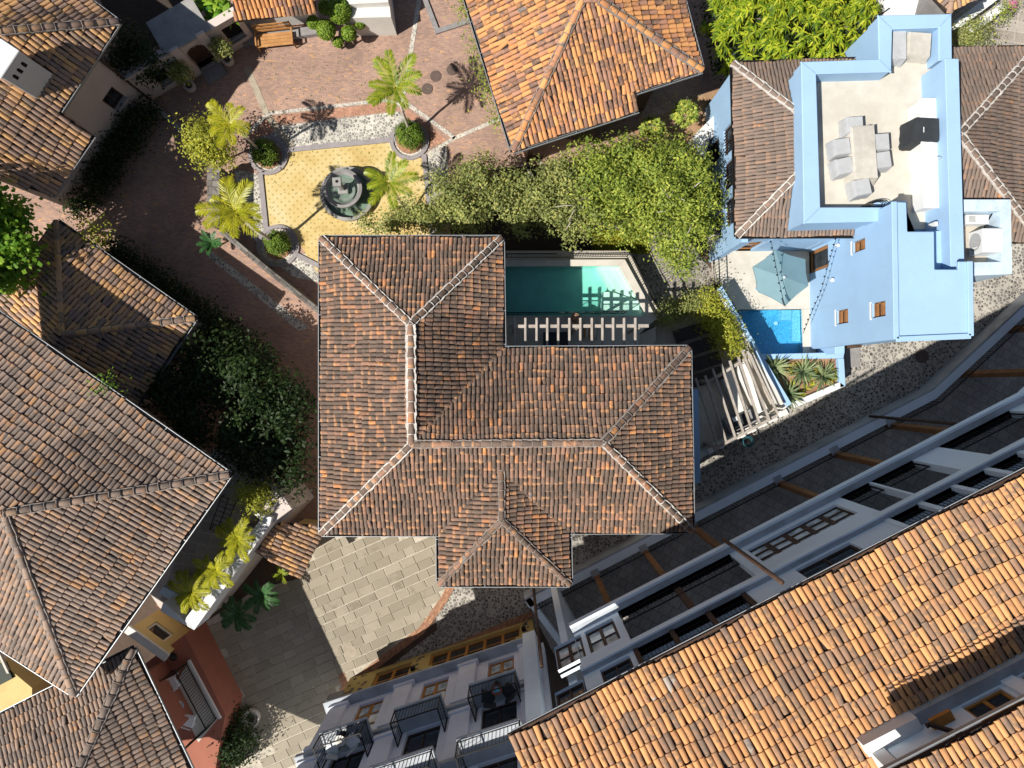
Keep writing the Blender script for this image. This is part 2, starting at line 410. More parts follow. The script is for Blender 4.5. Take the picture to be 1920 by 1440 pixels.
M['mortar_dark'] = plain('mortar_dark', (0.3, 0.26, 0.23), 0.9, 0.25, 6)
M['gutter'] = plain('gutter', (0.30, 0.31, 0.32), 0.45, 0.1, 4, metal=0.3)
M['gutter_in'] = plain('gutter_in', (0.03, 0.03, 0.03), 0.8, 0.2, 4)
M['white'] = plain('white', (0.66, 0.64, 0.6), 0.75, 0.08, 1.2, (0.45, 0.42, 0.38), 0.3)
M['white_clean'] = plain('white_clean', (0.72, 0.72, 0.71), 0.6, 0.04, 1.5)
M['blue'] = streaked('blue', (0.325, 0.495, 0.70), (0.26, 0.38, 0.51))
M['blue_stained'] = plain('blue_stained', (0.55, 0.68, 0.8), 0.8, 0.12, 2.5, (0.25, 0.27, 0.27), 0.5)
M['cream_floor'] = plain('cream_floor', (0.56, 0.525, 0.455), 0.8, 0.12, 1.6, (0.46, 0.40, 0.32), 0.5)
M['terrace_floor'] = plain('terrace_floor', (0.50, 0.45, 0.38), 0.8, 0.15, 1.2, (0.32, 0.27, 0.21), 0.5)
M['lilac'] = plain('lilac', (0.74, 0.76, 0.83), 0.75, 0.06, 1.0, (0.4, 0.38, 0.38), 0.35)
M['ledge'] = plain('ledge', (0.46, 0.49, 0.52), 0.85, 0.2, 1.2, (0.2, 0.19, 0.18), 0.7)
M['hotel_white'] = plain('hotel_white', (0.78, 0.86, 0.93), 0.75, 0.05, 0.8, (0.5, 0.5, 0.5), 0.3)
M['ochre'] = plain('ochre', (0.50, 0.37, 0.13), 0.85, 0.12, 2.0, (0.3, 0.2, 0.08), 0.4)
M['yellow_wall'] = plain('yellow_wall', (0.62, 0.47, 0.2), 0.8, 0.07, 1.5, (0.45, 0.33, 0.14), 0.3)
M['red_wall'] = plain('red_wall', (0.34, 0.125, 0.08), 0.8, 0.1, 1.5, (0.28, 0.08, 0.05), 0.3)
M['beige_wall'] = plain('beige_wall', (0.58, 0.5, 0.45), 0.85, 0.08, 1.0, (0.38, 0.31, 0.26), 0.4)
M['iron'] = plain('iron', (0.016, 0.015, 0.015), 0.5, 0.1, 8)
M['dark'] = plain('dark', (0.012, 0.011, 0.011), 0.9, 0.1, 3)
M['concrete'] = plain('concrete', (0.33, 0.32, 0.3), 0.85, 0.2, 1.5, (0.14, 0.13, 0.12), 0.5)
M['stone_grey'] = plain('stone_grey', (0.27, 0.255, 0.25), 0.85, 0.18, 3.0, (0.14, 0.13, 0.12), 0.4)
M['slab'] = tile_mat('slab', [(0, (0.25, 0.215, 0.16)), (0.4, (0.28, 0.245, 0.185)), (0.8, (0.31, 0.27, 0.205)), (1, (0.34, 0.30, 0.23))], 0.05, (0.2, 0.17, 0.125), 3.0)
M['slab_joint'] = plain('slab_joint', (0.5, 0.45, 0.36), 0.95, 0.25, 4)
M['wall_stone'] = tile_mat('wall_stone', [(0, (0.1, 0.09, 0.08)), (0.5, (0.17, 0.155, 0.14)), (1, (0.24, 0.22, 0.2))], 0.25, (0.06, 0.055, 0.05), 5.0)
M['wood_orange'] = wood_mat('wood_orange', (0.30, 0.12, 0.025), (0.48, 0.22, 0.05))
M['wood_brown'] = wood_mat('wood_brown', (0.20, 0.085, 0.03), (0.34, 0.16, 0.06))
M['wood_dark'] = wood_mat('wood_dark', (0.045, 0.025, 0.018), (0.10, 0.055, 0.035))
M['wood_grey'] = wood_mat('wood_grey', (0.26, 0.225, 0.19), (0.46, 0.41, 0.36))
M['wood_bench'] = wood_mat('wood_bench', (0.32, 0.15, 0.05), (0.5, 0.26, 0.1))
M['bark'] = wood_mat('bark', (0.16, 0.13, 0.10), (0.34, 0.29, 0.24), 5)
M['bark_pale'] = wood_mat('bark_pale', (0.3, 0.26, 0.22), (0.52, 0.46, 0.4), 5)
M['glass'] = glass_mat('glass')
M['glass_pale'] = glass_mat('glass_pale', (0.55, 0.62, 0.64), 0.12)
M['ground'] = plain('ground', (0.11, 0.075, 0.055), 0.95, 0.35, 0.8, (0.06, 0.045, 0.035), 0.5)
M['brick'] = brick_mat('brick', [(0, (0.31, 0.205, 0.165)), (0.35, (0.36, 0.24, 0.19)), (0.7, (0.41, 0.265, 0.205)), (0.95, (0.44, 0.28, 0.2)), (1, (0.54, 0.31, 0.16))], (0.34, 0.25, 0.2), rad(5), 0.21, 0.095, 0.006, 0.22)
M['brick_red'] = brick_mat('brick_red', [(0, (0.34, 0.16, 0.1)), (0.6, (0.46, 0.22, 0.14)), (1, (0.56, 0.28, 0.17))], (0.36, 0.26, 0.2), rad(50), 0.22, 0.11, 0.012, 0.2)
M['brick_edge'] = brick_mat('brick_edge', [(0, (0.30, 0.13, 0.07)), (0.6, (0.42, 0.2, 0.11)), (1, (0.52, 0.26, 0.14))], (0.3, 0.22, 0.16), rad(-60), 0.2, 0.1, 0.012, 0.2)
M['dirt'] = plain('dirt', (0.36, 0.22, 0.13), 0.95, 0.25, 1.0, (0.25, 0.10, 0.06), 0.7, 0.5)
M['cobble_white'] = cobble_mat('cobble_white', (0.27, 0.25, 0.23), (0.55, 0.52, 0.45), 7.0, 0.06, 0.4)
M['cobble_fine'] = cobble_mat('cobble_fine', (0.42, 0.39, 0.34), (0.60, 0.55, 0.47), 10.0, 0.06, 0.35)
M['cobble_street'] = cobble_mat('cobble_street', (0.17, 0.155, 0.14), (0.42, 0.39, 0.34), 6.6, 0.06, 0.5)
M['cobble_dark'] = cobble_mat('cobble_dark', (0.17, 0.15, 0.13), (0.33, 0.30, 0.26), 6.8, 0.06, 0.45)
M['kerb'] = plain('kerb', (0.30, 0.27, 0.27), 0.8, 0.15, 4)
M['dust'] = plain('dust', (0.40, 0.34, 0.26), 0.95, 0.25, 2)
M['dots'] = dot_tile_mat('dots')
M['pave_grey'] = brick_mat('pave_grey', [(0, (0.33, 0.29, 0.25)), (1, (0.42, 0.38, 0.33))], (0.5, 0.46, 0.4), rad(10), 1.1, 0.55, 0.02, 0.2)
M['tile_floor'] = brick_mat('tile_floor', [(0, (0.34, 0.31, 0.28)), (1, (0.42, 0.38, 0.34))], (0.24, 0.22, 0.2), rad(27), 0.42, 0.42, 0.016, 0.3)
M['pool_plaster'] = plain('pool_plaster', (0.74, 0.78, 0.68), 0.6, 0.12, 1.5, bump_s=0)
M['pool_blue'] = brick_mat('pool_blue', [(0, (0.10, 0.40, 0.62)), (0.5, (0.14, 0.5, 0.72)), (1, (0.2, 0.6, 0.8))], (0.3, 0.6, 0.75), 0, 0.06, 0.06, 0.006, 0.1)
M['water_green'] = water_mat('water_green', (0.05, 0.74, 0.70), 0.42, (0.88, 1.0, 0.99))
M['water_blue'] = water_mat('water_blue', (0.05, 0.62, 0.85), 0.7, (0.85, 0.97, 1))
M['water_fountain'] = water_mat('water_fountain', (0.5, 0.75, 0.6), 0.7, (0.92, 1, 0.96))
M['umbrella'] = plain('umbrella', (0.17, 0.28, 0.32), 0.8, 0.06, 1.5, (0.2, 0.31, 0.35), 0.3)
M['cover_grey'] = plain('cover_grey', (0.43, 0.44, 0.45), 0.8, 0.1, 3.0, (0.38, 0.37, 0.35), 0.3)
M['cover_beige'] = plain('cover_beige', (0.53, 0.5, 0.44), 0.8, 0.14, 3.0, (0.36, 0.32, 0.26), 0.5)
M['cover_dark'] = plain('cover_dark', (0.035, 0.04, 0.045), 0.7, 0.2, 3.0)
M['lounger'] = plain('lounger', (0.05, 0.042, 0.04), 0.8, 0.15, 5)
M['cushion'] = plain('cushion', (0.72, 0.7, 0.64), 0.85, 0.06, 3)
M['metal'] = plain('metal', (0.5, 0.5, 0.5), 0.35, 0.08, 5, metal=0.8)
M['plastic_white'] = plain('plastic_white', (0.75, 0.76, 0.76), 0.5, 0.05, 3)
M['cast_iron'] = plain('cast_iron', (0.14, 0.1, 0.085), 0.7, 0.2, 10, metal=0.2)
M['pot_clay'] = plain('pot_clay', (0.42, 0.25, 0.17), 0.8, 0.15, 5)
M['pot_pale'] = plain('pot_pale', (0.55, 0.5, 0.44), 0.8, 0.12, 5)
M['hose'] = plain('hose', (0.02, 0.1, 0.12), 0.5, 0.1, 6)
M['soil'] = plain('soil', (0.06, 0.045, 0.035), 0.95, 0.3, 10)
M['leaf_olive'] = leaf_mat('leaf_olive', [(0, (0.104, 0.137, 0.046)), (0.35, (0.234, 0.273, 0.085)), (0.7, (0.403, 0.429, 0.130)), (0.93, (0.572, 0.533, 0.169)), (1, (0.650, 0.468, 0.195))])
M['leaf_green'] = leaf_mat('leaf_green', [(0, (0.078, 0.130, 0.026)), (0.35, (0.221, 0.299, 0.046)), (0.75, (0.429, 0.494, 0.078)), (1, (0.650, 0.598, 0.117))])
M['leaf_mango'] = leaf_mat('leaf_mango', [(0, (0.07, 0.15, 0.012)), (0.4, (0.23, 0.33, 0.018)), (0.8, (0.44, 0.5, 0.028)), (1, (0.6, 0.6, 0.05))])
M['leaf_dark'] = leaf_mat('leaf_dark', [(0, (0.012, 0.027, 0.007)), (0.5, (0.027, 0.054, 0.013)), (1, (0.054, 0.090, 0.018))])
M['leaf_bright'] = leaf_mat('leaf_bright', [(0, (0.06, 0.16, 0.012)), (0.5, (0.14, 0.30, 0.02)), (1, (0.32, 0.46, 0.04))])
M['leaf_yellow'] = leaf_mat('leaf_yellow', [(0, (0.168, 0.204, 0.024)), (0.5, (0.360, 0.384, 0.042)), (1, (0.624, 0.564, 0.072))])
M['leaf_clip'] = leaf_mat('leaf_clip', [(0, (0.07, 0.15, 0.015)), (0.5, (0.19, 0.31, 0.03)), (1, (0.38, 0.48, 0.06))], 0.2)
M['leaf_box'] = leaf_mat('leaf_box', [(0, (0.05, 0.10, 0.012)), (0.5, (0.12, 0.20, 0.02)), (0.94, (0.22, 0.3, 0.03)), (0.97, (0.4, 0.16, 0.05)), (1, (0.45, 0.2, 0.06))], 0.2)
M['leaf_palm'] = leaf_mat('leaf_palm', [(0, (0.10, 0.18, 0.015)), (0.5, (0.26, 0.34, 0.02)), (1, (0.46, 0.46, 0.035))], 0.3, 0.4)
M['leaf_palm_y'] = leaf_mat('leaf_palm_y', [(0, (0.20, 0.24, 0.012)), (0.5, (0.40, 0.40, 0.02)), (1, (0.58, 0.52, 0.04))], 0.3, 0.4)
M['leaf_palm_g'] = leaf_mat('leaf_palm_g', [(0, (0.025, 0.09, 0.025)), (0.5, (0.055, 0.16, 0.045)), (1, (0.11, 0.24, 0.075))], 0.3, 0.4)
M['leaf_agave'] = leaf_mat('leaf_agave', [(0, (0.10, 0.15, 0.07)), (0.5, (0.19, 0.25, 0.12)), (1, (0.36, 0.4, 0.2))], 0.15, 0.5)
M['flower_pink'] = leaf_mat('flower_pink', [(0, (0.6, 0.12, 0.35)), (1, (0.75, 0.3, 0.5))])
# ---------------------------------------------------------------- tiled roofs
TILE_SEG = 6
def unit_tile():
    vs = []
    for y, r, h, dz in ((0.0, 0.5, 0.40, 0.17), (1.0, 0.41, 0.32, 0.0)):
        for i in range(TILE_SEG + 1):
            a = math.pi * (1 - i / TILE_SEG)
            vs.append((r * math.cos(a), y, dz + h * math.sin(a) - 0.02))
    n = TILE_SEG + 1
    fs = [(i, i + 1, n + i + 1, n + i) for i in range(TILE_SEG)]
    return np.array(vs), fs, n
UT_V, UT_F, UT_N = unit_tile()

def tile_mesh(name, mat):
    me = bpy.data.meshes.new(name)
    fs = list(UT_F) + [tuple(range(UT_N - 1, -1, -1))]
    me.from_pydata([tuple(a) for a in UT_V], [], fs); me.update()
    me.polygons.foreach_set('use_smooth', [True] * TILE_SEG + [False])
    me.attributes.new('rnd', 'FLOAT', 'FACE')
    tp = me.attributes.new('tip', 'FLOAT', 'POINT'); tp.data.foreach_set('value', [1.0] * UT_N + [0.0] * UT_N)
    me.materials.append(mat)
    return me

class Face:
    """one roof slope: eave edge e0-e1 (pixels at height ze), a reference point higher up, outline in pixels"""
    def __init__(s, e0, e1, ze, ref, poly):
        a = P(*e0, ze); b = P(*e1, ze); r = P(*ref)
        s.u = (b - a).normalized()
        n = s.u.cross(r - a); n.normalize()
        if n.z < 0: n = -n
        s.n = n; s.p0 = a
        v = n.cross(s.u)
        if v.z < 0: v = -v
        s.v = v
        if s.u.cross(v).dot(n) < 0: s.u = -s.u
        s.pts = [cast(x, y, a, n) for x, y in poly]
    def uv(s, p): d = p - s.p0; return d.dot(s.u), d.dot(s.v)
    def pt(s, u, v, off=0.0): return s.p0 + s.u * u + s.v * v + s.n * off

def face_tiles(fc, w, l, rr):
    pl = [fc.uv(p) for p in fc.pts]
    umin = min(a for a, _ in pl); umax = max(a for a, _ in pl); vmin = min(b for _, b in pl)
    nc = max(1, int(round((umax - umin) / w))); ww = (umax - umin) / nc
    out = []; ph0 = rr.uniform(0, 6)
    for i in range(nc):
        u = umin + (i + 0.5) * ww
        xs = []
        for j in range(len(pl)):
            (a0, b0), (a1, b1) = pl[j], pl[(j + 1) % len(pl)]
            if (a0 <= u) != (a1 <= u): xs.append(b0 + (b1 - b0) * (u - a0) / (a1 - a0))
        xs.sort()
        cj = 0.10 * math.sin(u * 1.3 + ph0) + rr.uniform(-0.05, 0.05)
        for q in range(0, len(xs) - 1, 2):
            v0, v1 = xs[q], xs[q + 1]
            g = vmin + math.floor((v0 - vmin) / l + 1e-6) * l
            while g < v1:
                a = max(g, v0 - 0.02); b = min(g + l, v1)
                ln = b - a
                if ln > 0.18 * l:
                    wav = 0.16 * w * math.sin(a * 0.9 + u * 0.35 + ph0) + 0.10 * w * math.sin(a * 2.3 + u * 1.1)
                    slip = rr.uniform(-0.2, 0.05) * l if rr.random() < 0.03 and a > vmin + l else 0.0
                    tw = rr.gauss(0, 0.09) if rr.random() < 0.03 else rr.gauss(0, 0.022)
                    out.append((u + wav + rr.uniform(-0.05, 0.05) * w, a + slip + (cj + rr.uniform(-0.04, 0.04)) * l, ln * 1.1, ww * rr.uniform(0.92, 1.0), tw, rr.uniform(0, 0.016)))
                g += l
    return out

def tile_matrix(fc, t):
    u, v, ln, w, rot, dz = t
    m = Matrix.Identity(4)
    cu = fc.u * math.cos(rot) + fc.v * math.sin(rot); cv = fc.v * math.cos(rot) - fc.u * math.sin(rot)
    o = fc.pt(u, v, dz + 0.02)
    hz = w * 0.95
    for i in range(3):
        m[i][0] = cu[i] * w; m[i][1] = cv[i] * ln; m[i][2] = fc.n[i] * hz; m[i][3] = o[i]
    return m

def in_frame(p, mar=0):
    x, y = to_px(p); return -mar < x < 1920 + mar and -mar < y < 1440 + mar

def build_roof(parent, faces, w, l, mat, seed=1, quota=300, deck=None, thick=0.12, pick=None):
    rr = random.Random(seed)
    mb = MB()
    for fc in faces:
        n = len(fc.pts)
        dn = [p - V((0, 0, thick)) for p in fc.pts]
        mb.add(fc.pts + dn, [tuple(range(n)), tuple(range(2 * n - 1, n - 1, -1))] + [(i, n + i, n + (i + 1) % n, (i + 1) % n) for i in range(n)])
    roof = mb.build('roof', deck or M['deck'], parent)
    pl = wloc(roof)
    items = []
    for fc in faces:
        for t in face_tiles(fc, w, l, rr):
            m = tile_matrix(fc, t); c_ = V((m[0][3], m[1][3], m[2][3]))
            if not in_frame(c_, 520): continue
            items.append((m, c_, t[2] > 0.9 * l))
    def key(it):
        x, y = to_px(it[1]); ok = in_frame(it[1], -20) and it[2]
        if pick: return (0 if ok else 1, (x - pick[0]) ** 2 + (y - pick[1]) ** 2)
        return (0 if ok else 1, it[1].x ** 2 + it[1].y ** 2 + (CAM_H - it[1].z) ** 2)
    items.sort(key=key)
    me = tile_mesh('roof_tile', mat)
    for m, c_, ok in items[:quota]:
        o = bpy.data.objects.new('roof_tile', me); COL.objects.link(o); o.parent = roof
        mm = m.copy()
        for i in range(3): mm[i][3] -= pl[i]
        o.matrix_local = mm
    rest = items[quota:]
    if rest:
        ms = np.array([[list(r) for r in m] for m, _, _ in rest])          # (k,4,4)
        vh = np.concatenate([UT_V, np.ones((len(UT_V), 1))], axis=1)
        vv = np.einsum('kij,vj->kvi', ms, vh)[:, :, :3]
        kk = len(rest); nv = len(UT_V)
        fq = np.array(UT_F)
        # end cap as quads plus: use three quads over the 7-point arc
        caps = np.array([(0, 6, 5, 1), (1, 5, 4, 2), (2, 4, 3, 3)])
        fa = np.concatenate([fq, caps[:2]], axis=0)
        faces_ = (fa[None, :, :] + (np.arange(kk) * nv)[:, None, None]).reshape(-1, 4)
        rv = np.repeat(np.random.RandomState(seed).rand(kk), len(fa))
        o = np_mesh('roof_tiles_rest', vv.reshape(-1, 3), faces_, mat, roof, rv, True, 'stuff')
        tp = o.data.attributes.new('tip', 'FLOAT', 'POINT'); tp.data.foreach_set('value', np.tile(np.array([1.0] * UT_N + [0.0] * UT_N, dtype=np.float32), kk))
        o.data.set_sharp_from_angle(angle=rad(50))
    return roof

def ridge(roof, pts, mat, r=0.14, l=0.42, mortar=None, seed=1, lift=0.03, side=0.055):
    """barrel tiles along a hip or ridge, one object each, bedded in mortar"""
    rr = random.Random(seed)
    me = tile_mesh('ridge_tile', mat); pl = wloc(roof)
    mo = MB()
    for a, b in zip(pts[:-1], pts[1:]):
        a, b = V(a), V(b)
        if b.z < a.z: a, b = b, a
        d = b - a; Ln = d.length; d.normalize()
        sx = d.cross(V((0, 0, 1))).normalized(); up = sx.cross(d)
        n = max(1, int(round(Ln / l))); st = Ln / n
        for i in range(n):
            o_ = a + d * (i * st) + up * (lift + rr.uniform(-0.008, 0.012)) + sx * rr.uniform(-0.012, 0.012)
            if not in_frame(o_, 300): continue
            o = bpy.data.objects.new('ridge_tile', me); COL.objects.link(o); o.parent = roof
            m = Matrix.Identity(4)
            for k_ in range(3):
                m[k_][0] = sx[k_] * 2 * r; m[k_][1] = d[k_] * st * 1.06; m[k_][2] = up[k_] * 2 * r; m[k_][3] = o_[k_] - pl[k_]
            o.matrix_local = m
            if mortar:
                q = o_ + d * st * rr.uniform(0.9, 1.0)
                prev = None
                for s_ in range(7):
                    an = math.pi * s_ / 6
                    p_ = q + sx * math.cos(an) * r * 1.0 + up * (math.sin(an) * r * 0.78 + 0.028)
                    if prev is not None: mo.bar(prev, p_, 0.026 * rr.uniform(.6, 1.5), 0.026)
                    prev = p_
        if mortar:
            for sg in (-1, 1):
                m_ = max(2, int(Ln / 0.14)); prev = None
                for i in range(m_ + 1):
                    q = a + d * (Ln * i / m_) + sx * sg * (r + rr.uniform(-0.012, 0.03)) + up * (0.035 + rr.uniform(-0.01, 0.02))
                    if prev is not None: mo.bar(prev, q, side * rr.uniform(0.75, 1.5), 0.07)
                    prev = q
        else:
            pass
    if mortar and mo.v: mo.build('mortar', mortar, roof)

def gutter(parent, a, b, out, w=0.13, mat=None):
    """half-open eaves channel from a to b; out = horizontal unit vector away from the house"""
    a, b = V(a), V(b); out = V((out[0], out[1], 0)).normalized()
    mb = MB()
    z = V((0, 0, 1))
    mb.bar(a + out * w + z * -0.02, b + out * w + z * -0.02, 0.028, 0.10)
    mb.bar(a + out * 0.02 + z * -0.09, b + out * 0.02 + z * -0.09, 0.02, 0.06)
    d = (b - a); n = max(1, int(d.length / 1.4))
    for i in range(n + 1):
        p = a + d * ((i + 0.15) / (n + 0.3)); mb.bar(p - out * 0.02 + z * 0.025, p + out * (w + 0.02) + z * 0.025, 0.025, 0.012)
    g = mb.build('gutter', mat or M['gutter'], parent)
    mb = MB(); mb.bar(a + out * (w / 2) - z * 0.10, b + out * (w / 2) - z * 0.10, w, 0.02); mb.build('channel_bed', M['gutter_in'], g)
    return g

def out_of(a, b, c_):
    """horizontal normal of edge a-b pointing away from c_"""
    d = (b - a); n = V((-d.y, d.x, 0)).normalized()
    return n if (V(a) - V(c_)).dot(n) > 0 else -n

def house_walls(parent, poly2, z0, z1, mat, name='wall', inset=0.55):
    """closed wall ring below the eaves, one object per wall side"""
    pp = offset_poly(poly2, inset); n = len(pp); th = 0.3
    inn = offset_poly(pp, th)
    for i in range(n):
        j = (i + 1) % n
        MB().prism([pp[i], pp[j], inn[j], inn[i]], z0, z1).build(name, mat, parent)
    return pp

# ---------------------------------------------------------------- walls with openings
class Wall:
    """upright plane through ground points a, b (2D metres); the face looks to the camera's foot"""
    def __init__(s, a, b):
        s.p0 = V((a[0], a[1], 0)); d = V((b[0] - a[0], b[1] - a[1], 0)); s.len = d.length; s.d = d.normalized()
        n = V((-s.d.y, s.d.x, 0)); s.n = n if (-s.p0).dot(n) > 0 else -n
    def sz(s, px, py):
        p = cast(px, py, s.p0, s.n); return (p - s.p0).dot(s.d), p.z
    def pt(s, u, z, off=0.0): return s.p0 + s.d * u + s.n * off + V((0, 0, z))
    def boxm(s, mb, u0, u1, z0, z1, o0, o1):
        vs = [s.pt(u, z, o) for z in (z0, z1) for u, o in ((u0, o0), (u1, o0), (u1, o1), (u0, o1))]
        return mb.add(vs, [(3, 2, 1, 0), (4, 5, 6, 7), (0, 1, 5, 4), (1, 2, 6, 5), (2, 3, 7, 6), (3, 0, 4, 7)])
    def panel(s, parent, u0, u1, z0, z1, holes, mat, th=0.3, name='wall'):
        us = sorted({u0, u1, *[h[0] for h in holes], *[h[1] for h in holes]}); us = [u for u in us if u0 <= u <= u1]
        zs = sorted({z0, z1, *[h[2] for h in holes], *[h[3] for h in holes]}); zs = [z for z in zs if z0 <= z <= z1]
        mb = MB()
        for i in range(len(us) - 1):
            for j in range(len(zs) - 1):
                cu, cz = (us[i] + us[i + 1]) / 2, (zs[j] + zs[j + 1]) / 2
                if any(h[0] < cu < h[1] and h[2] < cz < h[3] for h in holes): continue
                mb.poly([s.pt(us[i], zs[j]), s.pt(us[i + 1], zs[j]), s.pt(us[i + 1], zs[j + 1]), s.pt(us[i], zs[j + 1])])
                mb.poly([s.pt(us[i], zs[j], -th), s.pt(us[i], zs[j + 1], -th), s.pt(us[i + 1], zs[j + 1], -th), s.pt(us[i + 1], zs[j], -th)])
        for h in holes:
            a, b, c_, d = h[:4]
            for (p, q) in (((a, c_), (b, c_)), ((b, c_), (b, d)), ((b, d), (a, d)), ((a, d), (a, c_))):
                mb.poly([s.pt(*p), s.pt(*q), s.pt(*q, -th), s.pt(*p, -th)])
        for (p, q) in (((u0, z0), (u1, z0)), ((u1, z0), (u1, z1)), ((u1, z1), (u0, z1)), ((u0, z1), (u0, z0))):
            mb.poly([s.pt(*p), s.pt(*q), s.pt(*q, -th), s.pt(*p, -th)])
        return mb.build(name, mat, parent)
    def window(s, parent, h, frame, pane, nx=2, nz=1, fw=0.07, rec=0.12, mull=0.05, bars=0, name='window'):
        a, b, c_, d = h[:4]; mb = MB()
        o0, o1 = -rec - 0.05, -rec + 0.03
        s.boxm(mb, a, b, c_, c_ + fw, o0, o1); s.boxm(mb, a, b, d - fw, d, o0, o1)
        s.boxm(mb, a, a + fw, c_ + fw, d - fw, o0, o1); s.boxm(mb, b - fw, b, c_ + fw, d - fw, o0, o1)
        for i in range(1, nx):
            u = a + (b - a) * i / nx; s.boxm(mb, u - mull / 2, u + mull / 2, c_ + fw, d - fw, o0, o1 - 0.005)
        for i in range(1, nz):
            z = c_ + (d - c_) * i / nz; s.boxm(mb, a + fw, b - fw, z - mull * 0.3, z + mull * 0.3, o0, o1 - 0.01)
        w = mb.build(name, frame, parent)
        for i in range(nx):
            pb = MB(); s.boxm(pb, a + (b - a) * i / nx + (0 if i else fw * 0.5), a + (b - a) * (i + 1) / nx - (0 if i < nx - 1 else fw * 0.5) - 0.002, c_ + fw * 0.5, d - fw * 0.5, o0 + 0.005, o0 + 0.03)
            pb.build('pane', pane, w)
        if bars:
            bb = MB()
            for i in range(1, bars): 
                u = a + (b - a) * i / bars; s.boxm(bb, u - 0.012, u + 0.012, c_, d, -0.05, -0.03)
            bb.build('window_bars', M['iron'], w, kind='stuff')
        return w

def railing(parent, pts, h=1.0, gap=0.13, mat=None, r=0.018, posts=True, low=0.1, tr=0.03):
    """iron railing along 3D base points: rails, posts and a run of thin balusters; returns the frame part"""
    mat = mat or M['iron']
    f = MB(); bl = MB(); up = V((0, 0, 1))
    for a, b in zip(pts[:-1], pts[1:]):
        a, b = V(a), V(b)
        f.bar(a + up * h, b + up * h, tr * 1.6, tr); f.bar(a + up * low, b + up * low, tr, tr)
        n = max(1, int((b - a).length / gap))
        for i in range(1, n):
            p = a.lerp(b, i / n); bl.bar(p + up * low, p + up * h, r, r)
    for p in pts: f.bar(V(p), V(p) + up * (h + 0.04), tr * 1.5, tr * 1.5)
    fr = f.build('railing_frame', mat, parent)
    if bl.v: bl.build('balusters', mat, fr if (parent is not None and parent.parent is None) else parent, kind='stuff')
    return fr

# ---------------------------------------------------------------- foliage
def leaves_at(c, nrm, size, rs, asp=0.5, fold=0.0):
    """quads: centres c (n,3), facing nrm (n,3), length size (n,)"""
    n = len(c)
    nrm = nrm / (np.linalg.norm(nrm, axis=1, keepdims=True) + 1e-9)
    r = rs.normal(size=(n, 3)); t = np.cross(nrm, r); t /= np.linalg.norm(t, axis=1, keepdims=True) + 1e-9
    b = np.cross(nrm, t)
    hl = (size / 2)[:, None]; hw = hl * asp
    v = np.stack([c - t * hl, c + b * hw + t * hl * 0.1, c + t * hl - nrm * hl * fold, c - b * hw + t * hl * 0.1], axis=1)
    f = np.arange(n * 4).reshape(n, 4)
    return v.reshape(-1, 3), f

def crown_points(blobs, n, rs, clump=0.3, per=14, shell=0.55, top=True, gaps=0.0):
    """leaf centres gathered in clumps over lumpy volumes; blobs (x, y, z, rx, rz)"""
    B = np.array(blobs, dtype=float); wts = B[:, 3] ** 2; wts /= wts.sum()
    m = max(1, n // per)
    bi = rs.choice(len(B), m, p=wts)
    d = rs.normal(size=(m, 3)); d /= np.linalg.norm(d, axis=1, keepdims=True)
    if top: d[:, 2] = np.where(d[:, 2] < -0.25, -d[:, 2], d[:, 2])
    rad_ = 1 - shell * rs.rand(m) ** 1.7
    wob = 1 + 0.14 * np.sin(d[:, 0] * 6 + bi) * np.sin(d[:, 1] * 5 + bi * 2.1)
    cc = B[bi, :3] + d * np.stack([B[bi, 3], B[bi, 3], B[bi, 4]], axis=1) * (rad_ * wob)[:, None]
    g1 = np.sin(cc[:, 0] * 3.1 + 1.3) * np.sin(cc[:, 1] * 2.7 + 0.4) + 0.6 * np.sin(cc[:, 0] * 6.3 + cc[:, 1] * 5.1) + 0.5 * np.sin(cc[:, 1] * 7.7 - cc[:, 0] * 3.3)
    if gaps > 0:
        cc[:, 2] += np.clip(g1, -1.2, 1.4) * 0.42
        keep = rs.rand(m) < np.clip(1.05 + g1 * gaps, 0.12, 1)
        cc, d, bi = cc[keep], d[keep], bi[keep]; m = len(cc)
    k = np.repeat(np.arange(m), per)
    off = rs.normal(size=(len(k), 3)) * clump * np.array([1, 1, 0.7])
    c = cc[k] + off
    nr = d[k] * 0.7 + rs.normal(size=(len(k), 3)) * 0.55 + np.array([0, 0, 0.6]) + off / (clump + 1e-6) * 0.25
    cr = rs.rand(m)[k]
    return c, nr, cr

def crown(parent, blobs, n, size, mat, seed, clump=0.3, per=14, asp=0.5, shell=0.55, name='crown', zmin=0.15, flat=None, gaps=0.0):
    rs = np.random.RandomState(seed)
    c, nr, cr = crown_points(blobs, n, rs, clump, per, shell, True, gaps)
    if flat: nr[:, 2] += flat
    ok = c[:, 2] > zmin; c, nr, cr = c[ok], nr[ok], cr[ok]
    sz = size * (0.65 + 0.7 * rs.rand(len(c)))
    v, f = leaves_at(c, nr, sz, rs, asp, 0.25)
    rnd = np.clip(cr * 0.55 + rs.rand(len(c)) * 0.45, 0, 0.999)
    return np_mesh(name, v, f, mat, parent, rnd)

